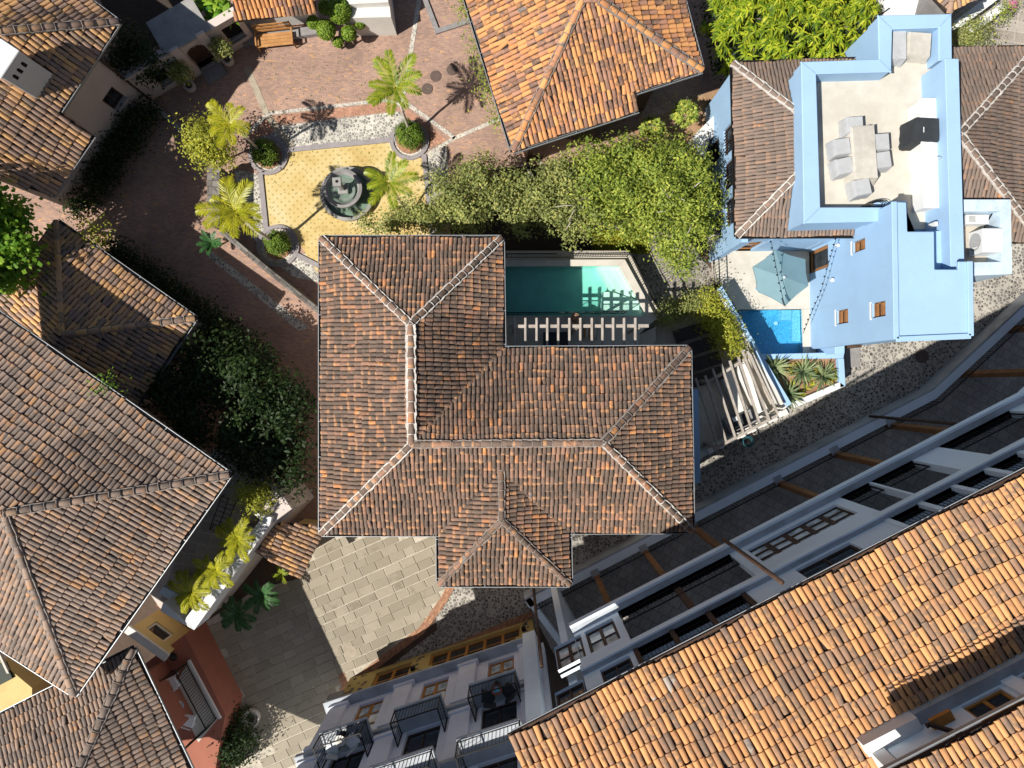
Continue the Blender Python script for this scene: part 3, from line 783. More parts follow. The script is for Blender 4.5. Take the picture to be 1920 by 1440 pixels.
def limbs(parent, base, fork, tips, r0, mat, seed, name='trunk'):
    rr = random.Random(seed); mb = MB()
    base, fork = V(base), V(fork)
    mid = base.lerp(fork, 0.5) + V((rr.uniform(-.1, .1), rr.uniform(-.1, .1), 0))
    mb.tube([base - V((0, 0, 0.05)), base + (fork - base) * 0.12, mid, fork], [r0 * 1.35, r0 * 1.05, r0 * 0.9, r0 * 0.75], 8)
    for t in tips:
        t = V(t); m1 = fork.lerp(t, 0.45) + V((rr.uniform(-.25, .25), rr.uniform(-.25, .25), rr.uniform(0, .3)))
        mb.tube([fork, m1, t], [r0 * 0.55, r0 * 0.36, r0 * 0.1], 6)
        for q in range(3):
            s0 = m1.lerp(t, rr.uniform(0, .7)); e = s0 + V((rr.uniform(-.7, .7), rr.uniform(-.7, .7), rr.uniform(.1, .5)))
            mb.tube([s0, s0.lerp(e, .5) + V((0, 0, .08)), e], [r0 * 0.22, r0 * 0.14, r0 * 0.04], 5)
    return mb.build(name, mat, parent, smooth=True)

def tree(name, label, blobs_px, n, size, mat, seed, base=None, group=None, cat='tree', clump=0.3, per=14, asp=0.5, r0=0.13, shell=0.55, bark='bark', gaps=0.55):
    """blobs_px: (px, py, z, radius in px, height radius in m)"""
    bl = []
    for x, y, z, r, rz in blobs_px:
        p = P(x, y, z); bl.append((p.x, p.y, p.z, r * (CAM_H - z) / FPX, rz))
    cx = sum(b[0] for b in bl) / len(bl); cy = sum(b[1] for b in bl) / len(bl); cz = min(b[2] for b in bl)
    if base is None: base = (cx, cy, 0)
    t = thing(name, label, cat, base, group)
    limbs(t, base, (cx * 0.7 + base[0] * 0.3, cy * 0.7 + base[1] * 0.3, max(0.25, cz * 0.55)), [(b[0], b[1], b[2] + b[4] * 0.2) for b in bl][:9], r0, M[bark], seed)
    crown(t, bl, n, size, M[mat], seed, clump, per, asp, shell, gaps=gaps)
    return t

def frond_arrays(base, az, length, rise, droop, rs, width=0.32, nl=26, twist=0.0, up=0.35):
    """one feather leaf: rachis curve with paired leaflets"""
    d = np.array([math.cos(az), math.sin(az), 0.0]); side = np.array([-d[1], d[0], 0.0])
    t = np.linspace(0, 1, nl)
    pos = np.array(base)[None] + d[None] * (length * (t - 0.10 * t ** 2 * droop))[:, None] + np.array([0, 0, 1.0])[None] * (rise * length * (t * 1.5 - droop * t ** 2 * 1.3))[:, None]
    tan = np.gradient(pos, axis=0); tan /= np.linalg.norm(tan, axis=1, keepdims=True)
    vs = []; fs = []; rn = []
    # rachis
    for i in range(nl - 1):
        w = 0.022 * (1 - t[i]) + 0.006
        k = len(vs); vs += [pos[i] - side * w, pos[i] + side * w, pos[i + 1] + side * w * .8, pos[i + 1] - side * w * .8]; fs.append((k, k + 1, k + 2, k + 3)); rn.append(0.85)
    for i in range(2, nl):
        ll = length * width * (math.sin(math.pi * (0.12 + 0.83 * t[i])) ** 0.6) * (0.85 + 0.3 * rs.rand())
        for sg in (-1, 1):
            for sub in (0, 0.5):
                p = pos[i] - tan[i] * sub * length / nl
                dirv = side * sg * 0.82 + tan[i] * (0.55 + 0.5 * t[i]) + np.array([0, 0, up - 0.25 * rs.rand()]) + rs.normal(size=3) * 0.07
                dirv /= np.linalg.norm(dirv)
                tip = p + dirv * ll - np.array([0, 0, ll * 0.22])
                mid = p + dirv * ll * 0.5
                wv = np.cross(dirv, np.array([0, 0, 1.0])); wv /= np.linalg.norm(wv) + 1e-9
                wv = wv * 0.7 + np.array([0, 0, 0.5]) * sg * 0.4
                hw = 0.007 + 0.012 * length + 0.008 * rs.rand()
                k = len(vs); vs += [p, mid + wv * hw, tip, mid - wv * hw]; fs.append((k, k + 1, k + 2, k + 3)); rn.append(rs.rand() * 0.8 + 0.1)
    return np.array(vs), np.array(fs), np.array(rn)

def palm(name, label, base, top, n, length, mat, seed, group=None, r=0.09, rise=0.45, droop=0.85, az0=0.0, azs=None, trunk='bark_pale', lenj=0.25, width=0.3):
    rs = np.random.RandomState(seed); rr = random.Random(seed)
    t = thing(name, label, 'palm', base, group)
    b, tp = V(base), V(top)
    mid = b.lerp(tp, 0.5) + V((rr.uniform(-.06, .06), rr.uniform(-.06, .06), 0))
    MB().tube([b - V((0, 0, .05)), b.lerp(tp, 0.08), mid, tp], [r * 1.5, r * 1.1, r * 0.9, r * 0.75], 8).build('trunk', M[trunk], t, smooth=True)
    MB().tube([tp, tp + V((0, 0, 0.25)), tp + V((0, 0, 0.5))], [r * 0.85, r * 0.7, r * 0.15], 8).build('crownshaft', M['leaf_palm'], t, smooth=True)
    tp2 = tp + V((0, 0, 0.35))
    for i in range(n):
        a = azs[i] if azs else az0 + i * 2 * math.pi / n + rr.uniform(-.25, .25)
        v, f, q = frond_arrays(tp2, a, length * (1 + rr.uniform(-lenj, lenj * 0.5)), rise * rr.uniform(0.5, 1.5), droop * rr.uniform(0.8, 1.2), rs, width)
        np_mesh('frond', v, f, M[mat], t, q)
    return t

def rosette(c, n, length, w, rs, rise=(0.1, 1.2), droop=0.25):
    """sword leaves radiating from a centre"""
    vs = []; fs = []; rn = []
    for i in range(n):
        a = rs.rand() * 6.283; e = rise[0] + (rise[1] - rise[0]) * rs.rand()
        d = np.array([math.cos(a) * math.cos(e), math.sin(a) * math.cos(e), math.sin(e)]); s = np.array([-math.sin(a), math.cos(a), 0])
        ln = length * (0.7 + 0.45 * rs.rand())
        pr = np.array(c); cols = [(pr - s * w * .35, pr + s * w * .35)]
        for q, ww in ((0.35, 0.5), (0.7, 0.38), (1.0, 0.03)):
            p = np.array(c) + d * ln * q - np.array([0, 0, droop * ln * q * q])
            cols.append((p - s * w * ww, p + s * w * ww))
        r_ = rs.rand()
        for (a0, b0), (a1, b1) in zip(cols[:-1], cols[1:]):
            k = len(vs); vs += [a0, b0, b1, a1]; fs.append((k, k + 1, k + 2, k + 3)); rn.append(r_)
    return np.array(vs), np.array(fs), np.array(rn)

def cat_arrays(lst):
    vs = []; fs = []; rn = []; o = 0
    for v, f, r in lst:
        vs.append(v); fs.append(f + o); rn.append(r); o += len(v)
    return np.concatenate(vs), np.concatenate(fs), np.concatenate(rn)

def sheet(name, pts_px, z, mat, kind='structure', zr=0.0, parent=None):
    mb = MB(); mb.poly([(*p, z) for p in (lambda q: q if area2(q) > 0 else q[::-1])(xy(pts_px, zr))])
    return mb.build(name, mat, parent, kind=kind)

def strip(name, pts_px, wpx, z0, z1, mat, parent=None, kind='structure', zr=0.0, **kw):
    """band of given pixel width along a pixel polyline, as a low solid"""
    pp = [P(a, b, zr) for a, b in pts_px]; hw = wpx * (CAM_H - zr) / FPX / 2
    lft = []; rgt = []
    for i, p in enumerate(pp):
        d1 = (pp[i] - pp[i - 1]).normalized() if i else (pp[1] - pp[0]).normalized()
        d2 = (pp[i + 1] - pp[i]).normalized() if i < len(pp) - 1 else d1
        n1 = V((-d1.y, d1.x, 0)); n2 = V((-d2.y, d2.x, 0)); m = (n1 + n2).normalized(); w = hw / max(0.4, m.dot(n1))
        lft.append(p + m * w); rgt.append(p - m * w)
    mb = MB()
    for i in range(len(pp) - 1):
        mb.prism([tuple(q.xy) for q in (lft[i], lft[i + 1], rgt[i + 1], rgt[i])], z0, z1)
    return mb.build(name, mat, parent, kind=kind, **kw)
# ================================================================ GROUND
MB().poly([(-160, -160, 0), (160, -160, 0), (160, 160, 0), (-160, 160, 0)]).build('ground', M['ground'], kind='structure')
sheet('brick_courtyard', [(-900, -500), (1420, -500), (1420, 60), (1400, 190), (1255, 330), (1120, 480), (900, 640), (600, 640), (600, 1010), (330, 900), (-900, 700)], 0.004, M['brick'])
sheet('red_brick_band', [(505, 219), (733, 192), (750, 207), (520, 233)], 0.008, M['brick_red'])
sheet('red_brick_band', [(757, 200), (838, 262), (808, 276), (765, 222)], 0.008, M['brick_red'])
sheet('red_brick_band', [(470, 254), (500, 224), (518, 240), (470, 286)], 0.008, M['brick_red'])
sheet('cobble_apron', [(525, 236), (748, 209), (800, 262), (806, 282), (738, 268), (530, 285), (470, 300), (468, 285)], 0.012, M['cobble_white'])
sheet('cobble_apron', [(798, 291), (837, 277), (845, 370), (830, 450), (806, 450), (803, 363)], 0.012, M['cobble_white'])
sheet('cobble_apron', [(440, 318), (495, 328), (508, 440), (560, 475), (600, 480), (600, 530), (552, 520), (500, 480), (452, 415)], 0.012, M['cobble_white'])
sheet('cobble_verge', [(580, 615), (394, 468), (388, 480), (560, 620)], 0.010, M['cobble_white'])
sheet('dirt_path', [(1190, 300), (1190, 240), (1345, 165), (1400, 190), (1345, 330)], 0.008, M['dirt'])
sheet('cobble_path', [(1120, 420), (1215, 430), (1290, 450), (1345, 520), (1330, 560), (1240, 590), (1190, 480), (1120, 480)], 0.012, M['cobble_dark'])
sheet('garden_soil', [(600, 470), (840, 440), (900, 320), (1330, 280), (1345, 480), (1220, 440), (1120, 478), (945, 480), (600, 475)], 0.010, M['soil'])
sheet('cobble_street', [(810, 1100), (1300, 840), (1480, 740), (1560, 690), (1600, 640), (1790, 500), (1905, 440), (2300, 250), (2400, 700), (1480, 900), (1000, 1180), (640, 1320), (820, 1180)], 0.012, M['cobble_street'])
sheet('upper_paving', [(1780, -200), (2300, -200), (2300, 160), (1700, 160)], 0.012, M['pave_grey'])
sheet('terrace_paving', [(1640, -300), (1900, -300), (1780, 100), (1560, 200)], 0.008, M['dirt'])

sheet('planting_bed', [(170, -40), (372, -40), (362, 38), (290, 88), (250, 110), (215, 60)], 0.012, M['soil'])
# bands of small white pebbles and dust in the courtyard bricks
for nm, pts, w in (('pebble_band', [(503, 213), (723, 188), (752, 197)], 6), ('pebble_band', [(789, -20), (770, 100), (753, 196)], 8), ('pebble_band', [(757, 190), (853, 259)], 7), ('pebble_band', [(937, 223), (853, 259), (800, 291)], 7), ('pebble_band', [(501, 214), (463, 252)], 7), ('pebble_band', [(1010, 300), (1025, 325)], 6), ('pebble_band', [(283, 190), (345, 250)], 7)):
    strip(nm, pts, w, 0.0, 0.022, M['cobble_fine'])
strip('dust_streak', [(463, 127), (500, 214), (548, 278)], 12, 0.0, 0.018, M['dust'])
strip('stone_edging', [(790, -25), (797, 0), (820, 60), (882, 40)], 9, 0.0, 0.12, M['stone_grey'])

# shallow tiled basin of the courtyard fountain
sheet('fountain_court', [(537, 281), (738, 261), (793, 300), (812, 470), (840, 520), (600, 520), (560, 455), (503, 430), (494, 333)], 0.016, M['dots'])
strip('basin_kerb', [(530, 283), (742, 262)], 9, 0.0, 0.10, M['kerb'])
strip('basin_kerb', [(795, 290), (806, 400), (812, 450)], 9, 0.0, 0.10, M['kerb'])
strip('basin_kerb', [(489, 326), (500, 432), (556, 478), (600, 500)], 9, 0.0, 0.10, M['kerb'])

# ================================================================ MANHOLES
for i, (x, y, r, lb) in enumerate(((848, 131, 10.5, 'round iron manhole cover in the brick court nearest the orange roof'), (817, 143, 10.5, 'round iron manhole cover in the middle of three on the brick court'), (801, 167, 10.5, 'round iron manhole cover of the three closest to the fountain palm'), (1728, 668, 13, 'round iron manhole cover in the shaded cobbled street'), (657, 1221, 12, 'pale round stone inlay in the grey slab forecourt'))):
    c0 = P(x, y, 0); k = r * CAM_H / FPX
    st = i == 4
    t = thing('manhole_cover', lb, 'manhole', (c0.x, c0.y, 0), 'manhole covers')
    MB().lathe((c0.x, c0.y, 0.0), [(k, 0), (k, 0.03 + st * 0.02), (k * 0.88, 0.032 + st * 0.02)], 24).build('rim', M['dust'] if st else M['cast_iron'], t)
    mb = MB().lathe((c0.x, c0.y, 0.0), [(k * 0.86, 0.012), (k * 0.86, 0.027 + st * 0.02), (k * 0.55, 0.030 + st * 0.02), (k * 0.53, 0.024 + st * 0.02), (0.001, 0.026 + st * 0.02)], 24)
    mb.build('lid', M['dust'] if st else M['cast_iron'], t)

# ================================================================ STONE FORECOURT
fore = [(602, 1003), (830, 1003), (838, 1115), (795, 1175), (640, 1292), (575, 1460), (380, 1460), (400, 1230), (372, 1175), (480, 1105), (560, 1085)]
sheet('stone_forecourt', fore, 0.016, M['slab_joint'])
court = bpy.data.objects['stone_forecourt']
def inside(poly, x, y):
    r = False
    for i in range(len(poly)):
        (x0, y0), (x1, y1) = poly[i - 1], poly[i]
        if (y0 > y) != (y1 > y) and x < x0 + (x1 - x0) * (y - y0) / (y1 - y0): r = not r
    return r
fw = offset_poly(xy(fore, 0), 0.18)
slab_me = []
for q in range(6):
    mb = MB(); rr = random.Random(q); j = lambda: rr.uniform(-0.012, 0.012)
    b_ = [(-.5 + j(), -.5 + j()), (.5 + j(), -.5 + j()), (.5 + j(), .5 + j()), (-.5 + j(), .5 + j())]
    mb.prism(b_, 0, 0.75, b_); mb.prism(b_, 0.7501, 1.0, offset_poly(b_, 0.012))
    o = mb.build('paving_slab', M['slab']); me = o.data; me.attributes.new('rnd', 'FLOAT', 'FACE'); slab_me.append(me); bpy.data.objects.remove(o)
ang = rad(24); ca, sa = math.cos(ang), math.sin(ang); cl = wloc(court); cnt = 0
v = 1.0
while v > -17.0:
    hh = 0.47 * rng.uniform(0.94, 1.06)
    u = -20 + rng.uniform(0, 1)
    while u < 4:
        ww = rng.choice((0.6, 0.72, 0.8, 0.9, 1.0)) * rng.uniform(0.93, 1.07)
        x = (u + ww / 2) * ca - (v + hh / 2) * sa; y = (u + ww / 2) * sa + (v + hh / 2) * ca
        if inside(fw, x, y) and (cnt >= 300 or to_px(V((x, y, 0)))[1] > 1442): pass
        elif inside(fw, x, y):
            o = bpy.data.objects.new('paving_slab', rng.choice(slab_me)); COL.objects.link(o); o.parent = court
            o.location = (x - cl.x, y - cl.y, -0.016); o.rotation_euler = (rng.gauss(0, .004), rng.gauss(0, .004), ang + rng.gauss(0, .008))
            o.scale = (ww - 0.035, hh - 0.035, 0.045 + rng.uniform(-.004, .006)); cnt += 1
        u += ww
    v -= hh
print('slabs', cnt)
strip('brick_border', [(846, 1098), (832, 1125), (790, 1182), (700, 1250), (640, 1297)], 14, 0.0, 0.05, M['brick_edge'])
strip('brick_border', [(640, 1262), (652, 1300), (700, 1275), (800, 1235), (1000, 1150)], 13, 0.0, 0.045, M['brick_edge'])
strip('brick_border', [(372, 1195), (415, 1330), (430, 1440)], 10, 0.0, 0.05, M['brick_edge'])

# ================================================================ CENTRAL HOUSE
ZE = 6.5
A, B, C_, D, E, F_, G, I_, J, K = (603, 447), (940, 447), (943, 655), (1291, 653), (1297, 995), (1066, 996), (1068, 1095), (824, 1095), (823, 1000), (603, 1000)
R1, R2, R3, R4, VV = (770, 608), (772, 833), (1131, 830), (941, 975), (940, 880)
ZR = 8.1
mh = thing('courtyard_house', 'central house with an L-shaped roof of weathered brown clay tiles and white hip mortar', 'house', (-2, -1, 0))
fs = [Face(A, K, ZE, (*R1, ZR), [A, K, R2, R1]), Face(A, B, ZE, (*R1, ZR), [A, B, R1]), Face(B, C_, ZE, (*R1, ZR), [B, C_, R2, R1]),
      Face(C_, D, ZE, (*R2, ZR), [C_, D, R3, R2]), Face(D, E, ZE, (*R3, ZR), [D, E, R3]), Face(K, E, ZE, (*R2, ZR), [K, J, VV, F_, E, R3, R2]),
      Face(J, I_, ZE, (*R4, 7.6), [J, I_, R4, VV]), Face(I_, G, ZE, (*R4, 7.6), [I_, G, R4]), Face(G, F_, ZE, (*R4, 7.6), [G, F_, VV, R4])]
rf = build_roof(mh, fs, 0.183, 0.345, M['tile_main'], 11, pick=(860, 700))
def RP(p, z): return P(*p, z)
ridge(rf, [RP(A, ZE + .03), RP(R1, ZR + .03)], M['tile_main'], 0.13, 0.40, M['mortar'], 2, side=0.04)
ridge(rf, [RP(B, ZE + .03), RP(R1, ZR + .03)], M['tile_main'], 0.13, 0.40, M['mortar'], 3, side=0.05)
ridge(rf, [RP(R2, ZR + .03), RP(R1, ZR + .03)], M['tile_main'], 0.14, 0.42, M['mortar'], 4, side=0.10)
ridge(rf, [RP(R2, ZR + .03), RP(R3, ZR + .03)], M['tile_main'], 0.13, 0.40, M['mortar_dark'], 5, side=0.05)
ridge(rf, [RP(D, ZE + .03), RP(R3, ZR + .03)], M['tile_main'], 0.13, 0.42, M['mortar_dark'], 6, side=0.06)
ridge(rf, [RP(E, ZE + .03), RP(R3, ZR + .03)], M['tile_main'], 0.13, 0.40, M['mortar'], 7, side=0.05)
ridge(rf, [RP(K, ZE + .03), RP(R2, ZR + .03)], M['tile_main'], 0.13, 0.40, M['mortar'], 8, side=0.045)
ridge(rf, [RP(I_, ZE + .03), RP(R4, 7.63)], M['tile_main'], 0.12, 0.38, M['mortar_dark'], 9, side=0.03)
ridge(rf, [RP(G, ZE + .03), RP(R4, 7.63)], M['tile_main'], 0.12, 0.38, M['mortar_dark'], 10, side=0.03)
ridge(rf, [RP(R4, 7.63), RP(VV, 7.63)], M['tile_main'], 0.12, 0.38, M['mortar_dark'], 10, side=0.03)
# valley flashings
for a, za, b, zb in ((C_, ZE, R2, ZR), (J, ZE, VV, 7.6), (F_, ZE, VV, 7.6)):
    p, q = RP(a, za), RP(b, zb)
    MB().bar(p + V((0, 0, .07)), q + V((0, 0, .07)), 0.13, 0.03).build('valley_strip', M['brick_edge'] if a == C_ else M['deck'], rf)
ctr = RP((860, 800), 5)
for a, b, c0 in ((A, B, (770, 600)), (A, K, (770, 700)), (B, C_, (770, 500)), (C_, D, (1100, 800)), (D, E, (1100, 800)), (K, J, (700, 800)), (F_, E, (1150, 800)), (J, I_, (940, 1050)), (I_, G, (940, 1000)), (G, F_, (940, 1050))):
    p, q = RP(a, ZE), RP(b, ZE); gutter(mh, p, q, out_of(p, q, RP(c0, ZE)))
outline = xy([A, B, C_, D, E, F_, G, I_, J, K], ZE)
house_walls(mh, outline, 0, ZE - 0.16, M['beige_wall'], inset=0.5)

# ================================================================ SMALL SHADED ROOF (left)
sh = thing('outbuilding', 'small outbuilding whose clay tile roof is half sunlit, half in deep shadow', 'house', tuple(P(180, 590, 0)))
ZS = 3.9; ap = (118, 628)
a, b, c1, d1 = (107, 415), (366, 597), (235, 790), (-30, 605)
fs = [Face(a, b, ZS, (*ap, 5.15), [a, b, ap]), Face(a, d1, ZS, (*ap, 5.15), [a, d1, (100, 655), ap]), Face(b, c1, ZS, (*ap, 5.15), [b, c1, (100, 655), ap])]
rs_ = build_roof(sh, fs, 0.215, 0.46, M['tile_warm'], 21, pick=(230, 530))
ridge(rs_, [P(*a, ZS + .03), P(*ap, 5.2)], M['tile_warm'], 0.14, 0.5, None, 1)
ridge(rs_, [P(*b, ZS + .03), P(*ap, 5.2)], M['tile_warm'], 0.14, 0.5, M['mortar_dark'], 2, side=0.03)
cc = P(150, 600, ZS)
for p, q in ((a, b), (a, d1), (b, c1)):
    gutter(sh, P(*p, ZS), P(*q, ZS), out_of(P(*p, ZS), P(*q, ZS), cc))
house_walls(sh, xy([a, b, c1, d1], ZS), 0, ZS - 0.15, M['beige_wall'], inset=0.5)

# ================================================================ BIG LEFT HOUSE
ZB = 7.7
bh = thing('large_house', 'large house with broad greyish brown hipped tile roof beside the white roof terrace', 'house', tuple(P(60, 950, 0)))
a, b, c1, ap = (430, 890), (140, 1302), (-120, 1135), (8, 962)
up0 = (-200, 450)
fs = [Face(up0, a, ZB, (*ap, 9.9), [up0, a, ap, (-200, 1000)]), Face(a, b, ZB, (*ap, 9.9), [a, b, ap]), Face(b, c1, ZB, (*ap, 9.9), [b, c1, (-120, 985), ap])]
rb = build_roof(bh, fs, 0.2, 0.43, M['tile_left'], 31, pick=(180, 960))
ridge(rb, [P(*a, ZB + .03), P(*ap, 9.95)], M['tile_left'], 0.14, 0.45, M['mortar_dark'], 1, side=0.03)
ridge(rb, [P(*b, ZB + .03), P(*ap, 9.95)], M['tile_left'], 0.14, 0.45, M['mortar_dark'], 2, side=0.03)
ridge(rb, [P(*ap, 9.95), P(-120, 985, 9.95)], M['tile_left'], 0.14, 0.45, None, 3)
cc = P(60, 950, ZB)
for p, q in ((up0, a), (a, b), (b, c1)):
    gutter(bh, P(*p, ZB), P(*q, ZB), out_of(P(*p, ZB), P(*q, ZB), cc))
house_walls(bh, xy([up0, a, b, c1], ZB), 0, ZB - 0.15, M['beige_wall'], inset=2.3)

# ================================================================ LOWER LEFT HOUSE
ZL = 6.3
lh = thing('corner_house', 'house with dark mottled tile roof above a terracotta red wall and balcony', 'house', tuple(P(180, 1400, 0)))
a, b, c1 = (250, 1216), (394, 1521), (40, 1321)
hp = (120, 1500)
fs = [Face(a, b, ZL, (150, 1440, 7.5), [a, b, (345, 1660), (52, 1660)]), Face(c1, a, ZL, (150, 1440, 7.5), [c1, a, (52, 1660), (-60, 1660), (-60, 1372)])]
rl = build_roof(lh, fs, 0.2, 0.42, M['tile_left'], 41, pick=(220, 1330))
pa = P(*a, ZL + .03); pb = fs[0].pts[3] + V((0, 0, .05))
ridge(rl, [pa, pb], M['tile_left'], 0.15, 0.5, M['mortar_dark'], 1, side=0.03)
cc = P(200, 1420, ZL)
for p, q in ((a, b), (c1, a), ((-60, 1372), c1)):
    gutter(lh, P(*p, ZL), P(*q, ZL), out_of(P(*p, ZL), P(*q, ZL), cc))

# ================================================================ TOP LEFT HOUSE
ZT = 6.2
th_ = thing('chimney_house', 'house with orange brown tile roof and a white chimney', 'house', tuple(P(100, 150, 0)))
a, b = (222, 42), (112, 208)
ref = (0, 60, 8.2)
low = [a, b, (175, 255), (97, 368), (30, 345), (-120, 260), (-120, 70), (0, 60)]
f1 = Face(a, b, ZT, ref, low); f2 = Face((60, -78), a, ZT, ref, [(60, -78), a, (0, 60), (-120, 70), (-120, -78)])
rt = build_roof(th_, [f1, f2], 0.21, 0.46, M['tile_warm'], 51, pick=(100, 180))
pa = P(*a, ZT + .03); pb = P(0, 60, 8.25)
ridge(rt, [pa, pb], M['tile_warm'], 0.15, 0.5, M['mortar_dark'], 1, side=0.03)
ridge(rt, [pb, P(-120, 70, 8.25)], M['tile_warm'], 0.15, 0.5, None, 1)
cc = P(60, 150, ZT)
e1, e2, e3 = f1.pts[1], f1.pts[2], f1.pts[3]
for p, q in ((f1.pts[0], e1), (e2, e3), (P(60, -78, ZT), P(*a, ZT))): gutter(th_, p, q, out_of(p, q, cc))
MB().bar(e1 + V((0, 0, -.05)), e2 + V((0, 0, -.05)), 0.05, 0.14).build('verge_board', M['wood_dark'], th_)
# its visible wall with a small window
wl = Wall(tuple(P(283, 185, 0).xy), tuple(P(140, 395, 0).xy))
u0, z0 = wl.sz(198, 185); u1, z1 = wl.sz(232, 185)
wa = wl.sz(199, 182); wb = wl.sz(232, 187); wc = wl.sz(212, 205); wd = wl.sz(214, 168)
su = [wa[0], wb[0], wc[0], wd[0]]; sz_ = [wa[1], wb[1], wc[1], wd[1]]
uc = sum(su) / 4; zc = sum(sz_) / 4
h1 = (uc - 0.42, uc + 0.42, zc - 0.62, zc + 0.62)
wl.panel(th_, 0, wl.len, 0, 6.0, [h1], M['beige_wall'])
wl.window(th_, h1, M['wood_dark'], M['glass'], 2, 1, rec=0.2)
hb = MB(); wl.boxm(hb, h1[0] - 0.1, h1[1] + 0.1, h1[2] - 0.1, h1[2], -0.01, 0.1); hb.build('window_sill', M['beige_wall'], th_)
pb_ = MB(); pb_.tube([wl.pt(0.05, 0, .06), wl.pt(0.05, 6.0, .06)], 0.06, 8); pb_.build('downpipe', M['wood_dark'], th_)
q0 = wl.pt(0, 0, -0.3); q1 = q0 - wl.n * 8
MB().prism([tuple(wl.pt(-0.0, 0, -0.31).xy), tuple(q1.xy), tuple((q1 + wl.d * 0.3).xy), tuple((wl.pt(0, 0, -0.31) + wl.d * 0.3).xy)], 0, 6.0).build('wall', M['beige_wall'], th_)
# chimney
pc = cast(62, 148, f1.p0, f1.n)
cdir = f1.u
ch = MB(); ex = V((f1.u.x, f1.u.y, 0)).normalized(); ey = V((-ex.y, ex.x, 0))
def cbox(mb, c0, hx, hy, za, zb): return mb.prism([tuple((c0 + ex * sx * hx + ey * sy * hy).xy) for sx, sy in ((-1, -1), (1, -1), (1, 1), (-1, 1))], za, zb)
cbox(ch, pc, 0.62, 0.40, pc.z - 0.4, pc.z + 1.75); chim = ch.build('chimney', M['white'], th_, bevel=0.03)
ch = MB(); cbox(ch, pc, 0.66, 0.44, pc.z + 1.752, pc.z + 1.85); ch.build('chimney_cap', M['white_clean'], chim, bevel=0.03)
fn = ey if (-pc).dot(ey) > 0 else -ey
for k in (-0.3, 0.0, 0.3):
    c0 = pc + ex * k + fn * 0.395; hv = MB()
    zz = pc.z + 1.25
    prof = [(-.07, -.16), (.07, -.16), (.07, .08), (.04, .15), (0, .17), (-.04, .15), (-.07, .08)]
    fr = [c0 + ex * x + V((0, 0, zz - c0.z + z)) + fn * 0.012 for x, z in prof]; bk = [p - fn * 0.08 for p in fr]
    n = len(prof); hv.add(fr + bk, [tuple(range(n)), tuple(range(2 * n - 1, n - 1, -1))] + [(i, n + i, n + (i + 1) % n, (i + 1) % n) for i in range(n)])
    hv.build('chimney_vent', M['dark'], chim)
# ================================================================ ORANGE ROOF HOUSE (top)
ZO = 6.0
oh = thing('orange_roof_house', 'house with bright orange clay tile hip roof beside the brick court', 'house', tuple(P(1080, 80, 0)))
sw, se, st1, st2, ne, nw = (962, 283), (1316, 132), (1197, 206), (1193, 172), (1262, -70), (848, -85)
rid = (1094, -12); rid2 = (1118, -12)
fw_ = Face(nw, sw, ZO, (1090, 0, 7.85), [nw, sw, (1092, 0), (1086, -85)])
fs_ = Face(sw, st1, ZO, (1092, 0, 7.85), [sw, st1, st2, se, (1122, 0), (1092, 0)])
zc_ = fs_.pts[3].z
fe_ = Face(se, ne, zc_, (1122, 0, 7.85), [se, ne, (1110, -85), (1122, 0)])
ro = build_roof(oh, [fw_, fs_, fe_], 0.205, 0.40, M['tile_orange'], 61, pick=(1080, 150))
ridge(ro, [P(*sw, ZO + .03), P(1092, 0, 7.9)], M['tile_orange'], 0.14, 0.45, M['mortar_dark'], 1, side=0.03)
ridge(ro, [P(*se, zc_ + .03), P(1122, 0, 7.9)], M['tile_orange'], 0.14, 0.45, M['mortar_dark'], 2, side=0.05)
ridge(ro, [P(1092, 0, 7.9), P(1122, 0, 7.9)], M['tile_orange'], 0.14, 0.45, None, 2)
cc = P(1100, 60, ZO)
for p, q in ((P(*nw, ZO), P(*sw, ZO)), (P(*sw, ZO), fs_.pts[1]), (fs_.pts[2], fs_.pts[3]), (fe_.pts[0], fe_.pts[1])): gutter(oh, p, q, out_of(p, q, cc))
w2 = [tuple(p.xy) for p in (P(*nw, ZO), P(*sw, ZO), fs_.pts[1], fs_.pts[2], fs_.pts[3], fe_.pts[1])]
house_walls(oh, w2, 0, ZO - 0.15, M['wood_dark'], inset=1.1)

# ================================================================ BLUE HOUSE
ZW = 5.2
blu = thing('blue_house', 'pale blue house with rooftop terrace and brown tile hip roof', 'house', tuple(P(1600, 380, 0)))
a, b, c1, d1 = (1373, 119), (1381, 443), (1648, 442), (1645, 110)
t0, t1 = (1505, 217), (1507, 315)
fW = Face(a, b, ZW, (1506, 265, 6.25), [a, b, t1, t0])
fS = Face(b, c1, ZW, (1507, 315, 6.25), [b, c1, (1650, 402), (1507, 402), t1])
fN = Face(a, d1, ZW, (1505, 217, 6.25), [a, d1, (1645, 140), (1505, 140), t0])
rbz = build_roof(blu, [fW, fS, fN], 0.16, 0.42, M['tile_blue'], 71, pick=(1440, 270))
ridge(rbz, [P(*a, ZW + .02), P(*t0, 6.28)], M['tile_blue'], 0.11, 0.42, M['mortar'], 1, side=0.075)
ridge(rbz, [P(*b, ZW + .02), P(*t1, 6.28)], M['tile_blue'], 0.12, 0.42, M['mortar'], 2, side=0.06)
cc = P(1500, 270, ZW)
for p, q in ((a, b), (b, c1), (a, d1)): gutter(blu, P(*p, ZW), P(*q, ZW), out_of(P(*p, ZW), P(*q, ZW), cc), mat=M['iron'], w=0.09)
